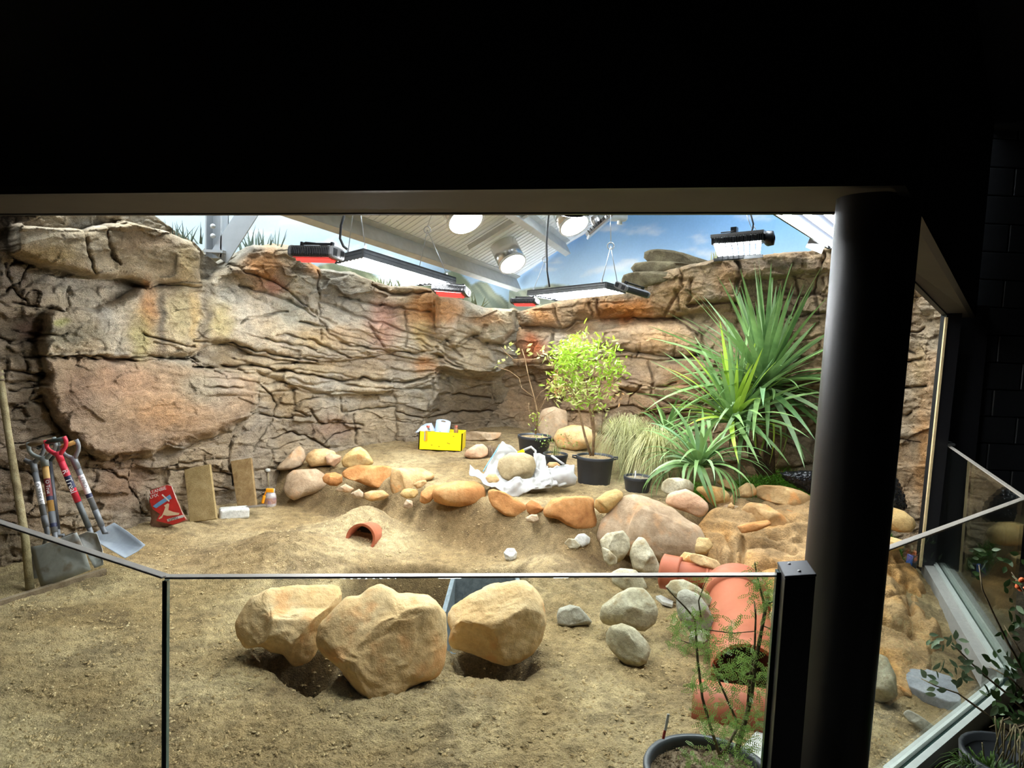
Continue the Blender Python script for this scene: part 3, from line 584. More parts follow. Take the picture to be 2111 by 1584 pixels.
def zbeam(name, P0, P1, depth, label):
    """Z section purlin under the roof sheet"""
    P0, P1 = Vector(P0), Vector(P1); d = (P1 - P0).normalized(); s = RN.cross(d).normalized(); o = empty(name, P0)
    tag(o, label, kind='structure'); M = Matrix((d, s, RN)).transposed(); L = (P1 - P0).length / 2; mid = (P0 + P1) / 2
    MB().box(mid + RN * depth / 2, (L, 0.006, depth / 2), M).build('web', M_steel, o, loc=mid)
    MB().box(mid + RN * depth + s * 0.035, (L, 0.038, 0.006), M).build('flange', M_steel, o, loc=mid)
    MB().box(mid + RN * 0.008 - s * 0.035, (L, 0.038, 0.006), M).build('flange', M_steel, o, loc=mid)
    return o
zbeam('trim_1', Ee, E0 + (E0 - E1) * 0.5, 0.18, 'grey steel purlin along the low edge of the roof')
q1, q0 = roof_hit(1165, 500), roof_hit(1068, 430); zbeam('trim_2', q1, q0 + (q0 - q1) * 1.5, 0.17, 'short grey steel purlin between the shining light tubes')
r0, r1 = roof_hit(968, 512, 0.1), roof_hit(1085, 440, 0.1); dd = (r1 - r0).normalized()
MB().box((r0 + r1) / 2, ((r1 - r0).length / 2, 0.035, 0.03), frame(RN, dd) @ Matrix.Identity(3)).build('trim_3', M_steel, loc=r0)
tag(bpy.data.objects['trim_3'], 'grey steel strut spanning between the two roof purlins', kind='structure')

# white steel column with its brace, behind the left rock
M_white = plain('white_painted_steel', (0.40, 0.43, 0.45), 0.5, 0, 0.06, 14, 0.04)
c0 = at_y(425, 530, 6.3); c1 = at_y(464, 540, 6.35)
colm = empty('trim_4', c0, None); tag(colm, 'white steel column with a sloping bolted brace behind the left rock', kind='structure')
hw = (c1[0] - c0[0]) / 2; mx_ = (c0[0] + c1[0]) / 2
MB().box((mx_ - hw + 0.006, 6.35, 3.1), (0.006, 0.08, 0.8)).box((mx_ + 0.0, 6.41, 3.1), (hw, 0.006, 0.8)).box((mx_ + hw - 0.006, 6.35, 3.1), (0.006, 0.08, 0.8)).build('column_web', M_white, colm, loc=c0)
b0, b1 = Vector(at_y(458, 522, 6.28)), Vector(at_y(520, 425, 6.28)); bd = (b1 - b0).normalized()
MB().box((b0 + b1) / 2 + bd * 0.3, ((b1 - b0).length / 2 + 0.35, 0.01, 0.085), frame(bd.cross(Vector((0, 1, 0))), bd)).build('brace', M_white, colm, loc=b0)
MB().box(Vector(at_y(444, 519, 6.25)), (hw + 0.01, 0.05, 0.012)).build('end_plate', M_white, colm, loc=c0)
for yy in (467, 487):
    p = Vector(at_y(440, yy, 6.25)); MB().lathe([(0.022, 0), (0.022, 0.02), (0.014, 0.034), (0, 0.034)], 8, frame((0, -1, 0)), p).build('bolt', M_steel, colm, loc=p)

# ================================================================== HEADER AND BLACK VISITOR SIDE
M_black = plain('black_paint', (0.008, 0.008, 0.009), 0.55, 0, 0.2, 20, 0.05, 0.3)
M_soff = plain('brown_grey_soffit_board', (0.055, 0.05, 0.044), 0.8, 0, 0.12, 4, 0.1)
RISE = 0.52; zs = EYE[2] + RISE
n0 = at_z(0, 398, zs); n1 = at_z(1867, 379, zs); f0 = at_z(0, 443, zs); f1_ = at_z(1728, 440, zs)
dn = (n0 - n1); df = (f0 - f1_)
nL = n1 + dn * 2.5; fL = f1_ + df * 2.2
e_n = at_y(2012, 655, 5.9); e_f = at_y(1950, 657, 5.9)
wf = empty('wall_front', n1); tag(wf, 'black header wall with a deep soffit over the viewing opening', kind='structure')
MB().hexa([nL, n1, f1_, fL, nL + [0, 0, .03], n1 + [0, 0, .03], f1_ + [0, 0, .03], fL + [0, 0, .03]]).build('soffit_board', M_soff, wf, loc=n1)
MB().hexa([n1, e_n, e_f, f1_, n1 + [0, 0, .03], e_n + [0, 0, .03], e_f + [0, 0, .03], f1_ + [0, 0, .03]]).build('soffit_board', M_soff, wf, loc=n1)
up = np.array([0, 0, 3.0]); bk = np.array([0.02, 0.05, 0]); lip = np.array([0, 0, -0.006])
def slab(a, b, off, name, mat):
    MB().hexa([a + lip, b + lip, b + off + lip, a + off + lip, a + up, b + up, b + off + up, a + off + up]).build(name, mat, wf, loc=a)
slab(nL, n1, np.array([0.01, 0.035, 0]), 'header_face', M_black); slab(n1, e_n, np.array([-0.03, 0.02, 0]), 'header_face', M_black)
slab(fL, f1_, np.array([-0.01, -0.035, 0]), 'header_back', M_black); slab(f1_, e_f, np.array([0.03, -0.02, 0]), 'header_back', M_black)
# black block wall at the end of the visitor passage
Yw = 6.05; M_blk = plain('black_painted_blockwork', (0.013, 0.014, 0.016), 0.45, 0, 0.25, 26, 0.5, 0.5)
M_gap = plain('black_mortar', (0.006, 0.006, 0.007), 0.8, 0, 0.1, 20, 0.1)
wb = MB().box((6.4, Yw + 0.13, 2.1), (2.75, 0.1, 2.4)).build('wall_end', M_gap, loc=(6.4, Yw, 0)); tag(wb, 'black painted block wall behind the far glass panel', kind='structure')
zj = [at_y(1995, y, Yw)[2] for y in (801, 857, 912)]; hC = (zj[0] - zj[2]) / 2
me = None
for r in range(18):
    zc = zj[0] - hC * 6.5 + r * hC
    for k in range(7):
        xc = 3.66 + 0.22 + (k - (0.5 if r % 2 else 0)) * 0.445
        if xc - 0.22 < 3.6: continue
        if me is None:
            o = MB().box((xc, Yw + 0.03, zc), (0.217, 0.04, hC / 2 - 0.004)).build('block', M_blk, wb, loc=(xc, Yw, zc)); bevel(o, 0.006, 1); me = o
        else:
            c = me.copy(); COL.objects.link(c); c.parent = wb; c.location = Vector((xc, Yw, zc)) - wb.location
# floor of the visitor side
vf = MB().add([(-6, -3, -0.03), (7, -3, -0.03), (7, 2.05, -0.03), (-6, 2.05, -0.03)], [(0, 1, 2, 3)]).build('floor_visitor', plain('dark_concrete', (0.05, 0.048, 0.045), 0.7), loc=(0, 0, 0)); tag(vf, 'dark concrete floor of the viewing side', kind='structure')

# black shell of the visitor side, so that light only comes in from the enclosure
vs_ = MB().box((0.5, -3.05, 1.6), (7.0, 0.05, 2.2)).build('wall_rear', M_black, loc=(0.5, -3, 0)); tag(vs_, 'black wall behind the viewer', kind='structure')
vs_ = MB().box((-6.05, 0.5, 1.6), (0.05, 3.6, 2.2)).build('wall_side_left', M_black, loc=(-6, 0, 0)); tag(vs_, 'black side wall left of the viewer', kind='structure')
vs_ = MB().box((7.45, 1.8, 1.6), (0.05, 4.9, 2.8)).build('wall_side_right', M_black, loc=(7.4, 0, 0)); tag(vs_, 'black side wall right of the viewer', kind='structure')
vs_ = MB().add([(-6.2, -3.2, 3.6), (7.6, -3.2, 3.6), (7.6, 6.4, 3.6), (e_n[0] + .1, 6.4, 3.6), (e_n[0], e_n[1], 3.6), (n1[0], n1[1] + .02, 3.6), (nL[0], nL[1] + .02, 3.6)], [(0, 1, 2, 3, 4, 5, 6)]).build('ceiling_visitor', M_black, loc=(0, 0, 3.6)); tag(vs_, 'black ceiling over the viewing side', kind='structure')
# ================================================================== LAMPS
def area(name, M, loc, sx, sy, power, col=(1, 0.98, 0.95), parent=None, spread=math.pi):
    l = bpy.data.lights.new(name, 'AREA'); l.shape = 'RECTANGLE'; l.size = sx; l.size_y = sy; l.energy = power * LAMP; l.color = col; l.spread = spread
    o = bpy.data.objects.new(name, l); COL.objects.link(o)
    o.matrix_world = Matrix.Translation(Vector(loc)) @ M.to_4x4()
    if parent is not None:
        o.parent = parent; o.matrix_parent_inverse = Matrix.Translation(-Vector(parent.location))
    return o
M_hous = plain('dark_grey_lamp_housing', (0.055, 0.055, 0.057), 0.45, 0.3, 0.2, 10, 0.05)
M_lampside = plain('dark_brushed_lamp_side', (0.10, 0.10, 0.10), 0.45, 0.5, 0.25, 14, 0.05)
M_alu = plain('brushed_aluminium', (0.42, 0.42, 0.42), 0.35, 0.9, 0.1, 14, 0.05)
M_refl = plain('lamp_reflector', (0.03, 0.033, 0.04), 1.0, 0.0, 0.05, 10, 0, 0.0)
E_tube = emit('fluorescent_tube_glow', (0.93, 0.97, 1.0), 108.0 * LAMP, True)
M_wire = plain('steel_wire', (0.62, 0.64, 0.66), 0.35, 0.7, 0.05, 10, 0)
M_cable = plain('black_cable', (0.02, 0.02, 0.022), 0.5, 0, 0.1, 10, 0)
M_heat = plain('black_heater_casing', (0.012, 0.012, 0.013), 0.35, 0.1, 0.2, 20, 0.05)
M_heatend = plain('grey_heater_end', (0.13, 0.13, 0.13), 0.45, 0.1, 0.15, 20, 0.05)
E_red = emit('red_heater_glow', (1.0, 0.045, 0.035), 1.6)
def V(a): return Vector(a)
def sag(a, b, s, n=10, side=(0, 0, 0)):
    a, b = V(a), V(b); return [a.lerp(b, t) + Vector((0, 0, -s * 4 * t * (1 - t))) + V(side) * math.sin(math.pi * t) for t in [k / n for k in range(n + 1)]]
def t5(name, A, B, C, D, h, nt_, label, power, front_mat=None, tr=0.005):
    """fluorescent fitting: A-B front edge, D-C rear edge of the underside"""
    A, B, C, D = V(A), V(B), V(C), V(D); o = empty(name, (A + B + C + D) / 4, label, 'lamp')
    u = (B - A).normalized(); v = ((D - A) - u * (D - A).dot(u)).normalized(); up = u.cross(v).normalized()
    if up.z < 0: up = -up
    t = 0.012
    MB().hexa([A + up * (h - t), B + up * (h - t), C + up * (h - t), D + up * (h - t), A + up * h, B + up * h, C + up * h, D + up * h]).build('housing_top', M_hous, o, loc=o.location)
    for P, Q, m, w in ((A, B, front_mat or M_hous, v), (D, C, M_hous, -v), (A, D, M_hous, u), (B, C, M_hous, -u)):
        MB().hexa([P, Q, Q + w * t, P + w * t, P + up * h, Q + up * h, Q + w * t + up * h, P + w * t + up * h]).build('housing_side', m, o, loc=o.location)
    z = up * (h * 0.45)
    MB().hexa([A + z, B + z, C + z, D + z, A + z * 1.2, B + z * 1.2, C + z * 1.2, D + z * 1.2]).build('reflector', M_refl, o, loc=o.location)
    for k in range(nt_):
        f = (k + 0.5) / nt_
        p, q = A.lerp(D, f), B.lerp(C, f); L = (q - p); p2, q2 = p + L * 0.045 + up * 0.012, q - L * 0.045 + up * 0.012
        MB().tube([p2, q2], tr, 8).build('tube', emit('fluorescent_tube_glow_%d' % (tr * 1e5), (0.93, 0.97, 1.0), 0.56 / tr * LAMP, True), o, loc=p)
        for w in (p + L * 0.03, q - L * 0.03):
            MB().tube([w + up * 0.012 - L * 0.014, w + up * 0.012 + L * 0.014], tr * 1.6, 8).build('lamp_holder', M_hous, o, loc=w)
    o['up'] = [up.x, up.y, up.z]
    return o, up
def hanger(o, P, Q, ring, top, nm='suspension_wire'):
    """Y shaped wire hanger with a ring"""
    MB().tube([V(P), V(ring)], 0.0035, 5).build(nm, M_wire, o, loc=V(P)); MB().tube([V(Q), V(ring)], 0.0035, 5).build(nm, M_wire, o, loc=V(Q))
    if top is not None: MB().tube([V(ring) + V((0, 0, 0.03)), V(top)], 0.0035, 5).build(nm, M_wire, o, loc=V(ring))
    n = 16; MB().tube([V(ring) + V((0.028 * math.cos(2 * math.pi * k / n), 0, 0.028 * math.sin(2 * math.pi * k / n))) for k in range(n + 1)], 0.005, 6).build('ring', M_wire, o, loc=V(ring))
    for w in (P, Q): MB().box(V(w), (0.008, 0.008, 0.014)).build('hook', M_wire, o, loc=V(w))
T1, up1 = t5('tube_lamp', at_y(749, 530, 5.0), at_y(940, 587, 6.15), at_y(864, 590, 6.45), at_y(690, 544, 5.3), 0.062, 8, 'long grey fluorescent lamp hanging over the left rock wall', 70, M_lampside)
hanger(T1, at_y(753, 510, 5.05), at_y(718, 518, 5.3), at_y(735, 380, 5.2), None)
hanger(T1, at_y(921, 566, 6.1), at_y(860, 573, 6.4), at_y(881, 474, 6.2), at_y(897, 425, 6.2))
MB().tube([at_y(714, 430, 5.15), at_y(703, 465, 5.15), at_y(701, 492, 5.15), at_y(708, 508, 5.15), at_y(716, 514, 5.15)], 0.009, 8).build('power_cable', M_cable, T1, loc=T1.location)
T2, up2 = t5('tube_lamp', at_y(1086, 610, 7.2), at_y(1248, 594.5, 6.0), at_y(1290, 605.5, 6.3), at_y(1146, 621, 7.5), 0.055, 6, 'long grey fluorescent lamp hanging over the far rock corner', 62, M_lampside, 0.0036)
hanger(T2, at_y(1241, 579, 6.05), at_y(1273, 585, 6.25), at_y(1259, 507, 6.15), at_y(1258, 425, 6.15))
hanger(T2, at_y(1100, 597, 7.2), at_y(1132, 601, 7.4), at_y(1124, 535, 7.3), at_y(1127, 425, 7.3))
MB().tube([at_y(1133, 425, 7.2), at_y(1127, 500, 7.2), at_y(1128, 560, 7.2), at_y(1133, 592, 7.2)], 0.008, 8).build('power_cable', M_cable, T2, loc=T2.location)
zt = EYE[2] + 0.57
A3, B3 = V(at_z(1585, 438, zt)), V(at_z(1706, 514, zt)); ax = (B3 - A3).normalized(); sd = Vector((ax.y, -ax.x, 0)).normalized()
T3, up3 = t5('tube_lamp', A3, B3, B3 + sd * 0.42, A3 + sd * 0.42, 0.06, 5, 'bright fluorescent lamp partly hidden by the header beside the pillar', 80, None, 0.011)
q = V(at_y(1682, 505, 4.25))
MB().box(q, (0.05, 0.001, 0.035), Matrix.Rotation(0.35, 3, 'Y')).build('paper_tag', plain('white_paper', (0.8, 0.8, 0.78), 0.8), T3, loc=q)
def heater(c, axis, Ls, wd, ht, tilt, label, glow=True, end=M_heatend):
    """infra-red heater: ribbed body, end caps, red glowing bar, bracket"""
    c = V(c); u = V(axis).normalized(); o = empty('infrared_heater', c, label, 'heater')
    v = Vector((0, 0, 1)).cross(u).normalized(); R = Matrix.Rotation(tilt, 3, u); v = R @ v; wv = u.cross(v); M = Matrix((u, v, wv)).transposed()
    def ringp(s, k=1.0):
        pts = []
        for a in range(20):
            t = 2 * math.pi * a / 20; ca, sa = math.cos(t), math.sin(t)
            y = math.copysign(abs(ca) ** 0.45, ca) * wd / 2 * k; z = math.copysign(abs(sa) ** 0.6, sa) * ht / 2 * k
            pts.append(c + M @ Vector((s, y, z)))
        return pts
    b = MB(); ss = []; nrib = 22
    for k in range(nrib):
        s0 = -Ls / 2 * 0.86 + Ls * 0.86 * k / nrib; w = Ls * 0.86 / nrib
        ss += [(s0, 0.95), (s0 + w * 0.3, 1.0), (s0 + w * 0.75, 1.0), (s0 + w * 0.95, 0.95)]
    vs = []; [vs.extend(ringp(s, k)) for s, k in ss]
    fs = [(i * 20 + j, i * 20 + (j + 1) % 20, (i + 1) * 20 + (j + 1) % 20, (i + 1) * 20 + j) for i in range(len(ss) - 1) for j in range(20)] + [tuple(range(20)), tuple(range((len(ss) - 1) * 20, len(ss) * 20))]
    b.add(vs, fs).build('ribbed_body', M_heat, o, loc=c)
    for s in (-1, 1):
        vs = []; [vs.extend(ringp(s * x, k)) for x, k in ((Ls * 0.42, 1.0), (Ls * 0.455, 1.03), (Ls * 0.49, 0.97), (Ls * 0.5, 0.8))]
        fs = [(i * 20 + j, i * 20 + (j + 1) % 20, (i + 1) * 20 + (j + 1) % 20, (i + 1) * 20 + j) for i in range(3) for j in range(20)] + [tuple(range(20)), tuple(range(60, 80))]
        e = MB().add(vs, fs).build('end_cap', end, o, loc=c + M @ Vector((s * Ls * 0.46, 0, 0)))
        for yy in (-0.26, 0.26):
            p = c + M @ Vector((s * Ls * 0.502, yy * wd, 0)); MB().box(p, (0.002, wd * 0.13, ht * 0.28), M).build('vent', M_heat, e, loc=p)
    if glow:
        p = c + M @ Vector((0, 0, -ht * 0.5)); MB().box(p + M @ Vector((0, 0, 0.004)), (Ls * 0.40, wd * 0.36, 0.006), M).build('reflector', plain('heater_reflector_red', (0.5, 0.09, 0.08), 0.4), o, loc=p)
        for yy in (-0.16, 0.16):
            p2 = p + M @ Vector((0, yy * wd, -0.006)); MB().tube([p2 - u * Ls * 0.37, p2 + u * Ls * 0.37], wd * 0.075, 8).build('heating_element', E_red, o, loc=p2)
    p = c + M @ Vector((0, 0, ht * 0.75)); MB().box(p, (Ls * 0.34, 0.012, 0.006), M).build('bracket', M_heat, o, loc=p)
    for s in (-1, 1):
        q = c + M @ Vector((s * Ls * 0.34, 0, ht * 0.6)); MB().box(q, (0.008, 0.012, ht * 0.3), M).build('bracket_leg', M_heat, o, loc=q)
    return o
h1 = heater(at_y(652, 522, 5.0), V(at_y(705, 521, 4.92)) - V(at_y(600, 519, 5.05)), 0.36, 0.17, 0.085, -0.12, 'black infrared heater glowing red at the near end of the left lamp')
MB().tube([at_y(627, 511, 5), at_y(624, 503, 5), at_y(630, 500, 5), at_y(650, 502, 5), at_y(690, 512, 5)], 0.006, 6).build('power_cable', M_cable, h1, loc=h1.location)
h2 = heater(at_y(930, 599, 6.05), V(at_y(968, 602, 5.98)) - V(at_y(893, 596, 6.1)), 0.31, 0.15, 0.07, -0.3, 'black infrared heater glowing red at the far end of the left lamp', end=M_heat)
h3 = heater(at_y(1082, 622, 7.0), V(at_y(1110, 622, 6.95)) - V(at_y(1055, 622, 7.05)), 0.265, 0.13, 0.055, -0.15, 'small black heater with a red bar left of the far lamp', end=M_heat)
h4 = heater(at_y(1304, 598, 5.95), V(at_y(1334, 608, 6.1)) - V(at_y(1275, 590, 5.8)), 0.36, 0.13, 0.06, 0.35, 'unlit black heater with grey end beside the far lamp', glow=False)
# three mirrored light tubes through the roof (plus three unseen ones added for brightness)
M_tube = plain('mirror_light_tube', (0.72, 0.72, 0.7), 0.22, 0.85, 0.08, 8, 0.03)
m, nt, b = mat_new('daylight_diffuser'); vv_ = coords(nt, scale=(1, 1, 1)); wv_ = N(nt, 'ShaderNodeTexVoronoi'); wv_.inputs['Scale'].default_value = 9; nt.links.new(vv_, wv_.inputs['Vector'])
e_ = N(nt, 'ShaderNodeEmission'); nt.links.new(ramp(nt, wv_.outputs['Distance'], [(0.1, (0.62, 0.85, 1.0)), (0.5, (0.95, 0.99, 1.0))]), e_.inputs[0]); e_.inputs[1].default_value = 40 * LAMP
nt.links.new(e_.outputs[0], nt.nodes['Material Output'].inputs[0]); E_dif = m
def light_tube(P, axis, r, L, label, power):
    P = V(P); ax = V(axis).normalized(); M = frame(ax, (1, 0, 0)); o = empty('light_tube', P, label, 'skylight', 'light tubes through the roof')
    MB().lathe([(r, -L), (r, -L * 0.5), (r * 1.012, -L * 0.49), (r, -L * 0.47), (r, 0.0), (r * 0.97, 0.0), (r * 0.97, -L)], 32, M, P).build('tube_wall', M_tube, o, loc=P)
    MB().lathe([(r * 0.93, 0.006), (r * 1.05, 0.008), (r * 1.05, -0.015), (r, -0.015)], 32, M, P).build('rim', plain('white_rim', (0.8, 0.82, 0.84), 0.4), o, loc=P)
    MB().disc(P + ax * 0.004, r * 0.96, 32, M).build('diffuser', E_dif, o, loc=P)
    return o
AX = (0.40, -0.52, -0.76)
light_tube(at_y(960, 455, 6.9), AX, 0.178, 0.42, 'largest shining light tube, cut by the header', 40)
tb = light_tube(at_y(1184, 465, 8.1), (0.36, -0.48, -0.80), 0.172, 0.36, 'shining light tube at the right end of the short purlin', 40)
light_tube(at_y(1057, 544, 8.7), AX, 0.168, 0.36, 'shining light tube beside the low end of the long purlin', 40)
for k_, (x_, y_) in enumerate(((0.4, 6.2), (1.9, 5.4), (-0.9, 4.6))):
    zz = roof_z(x_, y_) - 0.34; light_tube((x_, y_, zz), (0.3, -0.2, -0.9), 0.175, 0.30, ('added light tube out of view above the middle of the terrace', 'added light tube out of view above the rock basin', 'added light tube out of view above the sand mound')[k_], 150)
# lamp added out of view behind the header, to light sand and boulders
fa, fb = V((-1.25, 3.78, 2.47)), V((-0.05, 3.44, 2.47)); fs_ = Vector((0.13, 0.33, 0))
T4, up4 = t5('tube_lamp', fa, fb, fb + fs_, fa + fs_, 0.06, 6, 'added fluorescent lamp out of view close behind the header over the sand', 70, None, 0.008)
# dark ribbed lamp head in front of the second tube
p = V(at_y(1183, 444, 7.6)); o = empty('pendant_lamp', p, 'dark ribbed lamp head in front of the right light tube', 'lamp'); 
MB().lathe([(0.02, 0.16), (0.12, 0.15), (0.14, 0.02), (0.145, 0.0), (0.10, -0.005)], 24, None, p).build('lamp_body', M_hous, o, loc=p)
for k in range(24):
    a = 2 * math.pi * k / 24; MB().box(p + V((0.142 * math.cos(a), 0.142 * math.sin(a), 0.05)), (0.018, 0.004, 0.05), Matrix.Rotation(a, 3, 'Z')).build('fin', M_heat, o, loc=p)
MB().tube([p + V((0, 0, .15)), p + V((0, 0, .6))], 0.008, 6).build('suspension_rod', M_wire, o, loc=p)
# tilted flood lamp
p = V(at_y(1236, 468, 7.4)); o = empty('flood_lamp', p, 'small tilted flood lamp with wire guts near the mural', 'lamp'); d = (V(at_y(1262, 452, 7.3)) - V(at_y(1212, 495, 7.5))).normalized()
M = Matrix((d, V((0, -1, 0.1)).normalized(), d.cross(V((0, -1, 0.1)).normalized()))).transposed()
MB().box(p, (0.17, 0.10, 0.014), M).build('lamp_face', M_alu, o, loc=p)
for k in range(9): MB().box(p + M @ V((-0.15 + 0.0375 * k, 0, -0.03 if (M @ V((0, 0, -1))).z > 0 else 0.03)), (0.006, 0.09, 0.028), M).build('fin', M_hous, o, loc=p)
MB().lathe([(0.045, 0), (0.05, 0.05), (0.03, 0.1), (0, 0.1)], 12, frame(V((-0.5, 0, 0.85))), p + V((-0.02, 0, 0.02))).build('driver', M_alu, o, loc=p)
MB().tube([p + V((-0.05, 0, 0.09)), p + V((-0.06, 0, 0.5))], 0.02, 8).build('suspension_rod', M_white, o, loc=p)
p = V(at_y(1262, 442, 8.2)); jb = empty('junction_box', p, 'grey junction box on the mural wall above the far lamp', 'box')
bevel(MB().box(p + V((0, 0, .05)), (0.17, 0.08, 0.12)).build('box_body', plain('grey_plastic_box', (0.33, 0.36, 0.37), 0.6), jb, loc=p), 0.02); MB().lathe([(0.03, 0), (0.03, -0.05), (0, -0.05)], 10, None, p + V((0.09, 0, -0.06))).build('gland', M_steel, jb, loc=p)
# LED panel lamp
p = V(at_y(1525, 500, 5.6)); o = empty('led_panel_lamp', p, 'short finned lamp with eight glaring panels above the right rock', 'lamp')
u = (V(at_y(1578, 488, 5.5)) - V(at_y(1472, 498, 5.7))).normalized(); v = Vector((0, 0, 1)).cross(u).normalized(); M = Matrix((u, v, u.cross(v))).transposed(); E_led = emit('led_panel_glow', (0.9, 0.98, 1.0), 22.0 * LAMP, True)
Tm = lambda x, y, z: p + M @ Vector((x, y, z))
MB().box(Tm(0, 0, 0.052), (0.2, 0.10, 0.014), M).build('lamp_top', M_alu, o, loc=p)
for k in range(30): MB().box(Tm(-0.19 + 0.38 * k / 29, 0, 0.018), (0.003, 0.10, 0.030), M).build('fin', M_heat, o, loc=p)
pl0 = V(at_y(1470, 506, 5.58)); pl1 = V(at_y(1571, 500, 5.5)); pb0 = V(at_y(1479, 529, 5.72)); pb1 = V(at_y(1568, 524, 5.64))
for k in range(8):
    a, b_ = (k + 0.12) / 8, (k + 0.88) / 8
    q = [pl0.lerp(pl1, a), pl0.lerp(pl1, b_), pb0.lerp(pb1, b_), pb0.lerp(pb1, a)]
    MB().prism(q, (0, 0.004, 0.012)).build('led_panel', E_led, o, loc=q[0])
    MB().box((q[2] + q[3]) / 2 + V((0, 0.005, -0.012)), (0.02, 0.006, 0.014), M).build('panel_clip', M_heat, o, loc=q[2])
MB().box((pb0 + pb1) / 2 + V((0, 0.02, -0.02)), (0.19, 0.008, 0.012), M).build('lower_rail', M_hous, o, loc=p)
MB().box(Tm(-0.04, 0, 0.09), (0.022, 0.03, 0.03), M).build('driver', M_heat, o, loc=p)
MB().lathe([(0.05, 0), (0.06, 0.02), (0.055, 0.06), (0.02, 0.07)], 16, frame(u), Tm(0.19, 0, 0.01)).build('fan', M_heat, o, loc=p)
MB().tube([at_y(1486, 480, 5.6), at_y(1505, 478, 5.6), at_y(1515, 476, 5.6)], 0.005, 6).build('power_cable', M_cable, o, loc=p)
MB().tube([at_y(1546, 435, 5.5), at_y(1553, 462, 5.5), at_y(1552, 470, 5.5), at_y(1549, 479, 5.5)], 0.006, 6).build('power_cable', M_cable, o, loc=p)
for a, b_ in (((1554, 465), (1559, 477)), ((1538, 440), (1552, 478))): MB().tube([at_y(*a, 5.5), at_y(*b_, 5.5)], 0.003, 5).build('suspension_wire', M_wire, o, loc=p)

# added glowing panel, out of view, to brighten the left mural and rock
rl_ = [V((-5.2, 3.9, 4.4)), V((-2.9, 3.6, 4.4)), V((-1.3, 7.2, 4.4)), V((-0.9, 8.8, 4.4)), V((-1.4, 9.0, 4.4))]
wn = empty('fill_panel_1', rl_[0], 'added glowing panel out of view above the left mural'); wn['kind'] = 'structure'
MB().prism(rl_, (0, 0, 0.02)).build('glow_pane', emit('fill_panel_glow', (0.88, 0.95, 1.0), 7.0 * LAMP, True), wn, loc=rl_[0])

def rp_(x, y): return V((x, y, roof_z(x, y) - 0.03))
r2 = [rp_(1.2, 4.8), rp_(3.8, 3.8), rp_(3.8, 6.2), rp_(1.35, 7.7)]  # second added glowing panel, out of view, to brighten the right mural
wn2 = empty('fill_panel_2', r2[0], 'added glowing panel out of view under the sloping roof near the right mural'); wn2['kind'] = 'structure'
MB().prism(r2, (0, 0, 0.015)).build('glow_pane', emit('fill_panel_glow', (1, 1, 1), 1), wn2, loc=r2[0])

for wn_, q_ in ((wn, rl_), (wn2, r2)):      # bars and frames round the added glowing panels
    m_ = len(q_); c_ = sum(q_, Vector()) / m_
    for k in range(m_): MB().tube([q_[k] - V((0, 0, .01)), q_[(k + 1) % m_] - V((0, 0, .01))], 0.03, 4).build('panel_frame', M_steel, wn_, loc=q_[k])
    for k in range(1, 4): MB().tube([q_[0].lerp(q_[-1], k / 4) - V((0, 0, .01)), q_[1].lerp(q_[2], k / 4) - V((0, 0, .01))], 0.02, 4).build('panel_bar', M_steel, wn_, loc=c_)

# thin lights added unseen behind the rock crest, to brighten the mural
E_wash = emit('mural_fill_glow', (0.95, 0.98, 1.0), 27 * LAMP, True)
for lb, a_, b_ in (('thin added fill light hidden behind the rock crest in the far corner', (-0.45, 9.72, 1.93), (0.35, 9.85, 1.93)), ('thin added fill light hidden behind the left rock crest', (-1.75, 8.35, 2.17), (-1.05, 8.85, 2.15)), ('thin added fill light hidden behind the right rock crest', (0.75, 9.3, 2.06), (1.5, 8.85, 2.12))):
    a_, b_ = V(a_), V(b_); o = empty('mural_fill_light', a_, lb, 'lamp', 'added mural fill lights'); M = frame((0, 0, 1), b_ - a_); L_ = (b_ - a_).length / 2
    MB().box((a_ + b_) / 2, (L_, 0.03, 0.008), M).build('housing', M_hous, o, loc=a_); MB().box((a_ + b_) / 2 + V((0, 0, 0.011)), (L_ * 0.95, 0.02, 0.003), M).build('light_strip', E_wash, o, loc=a_)
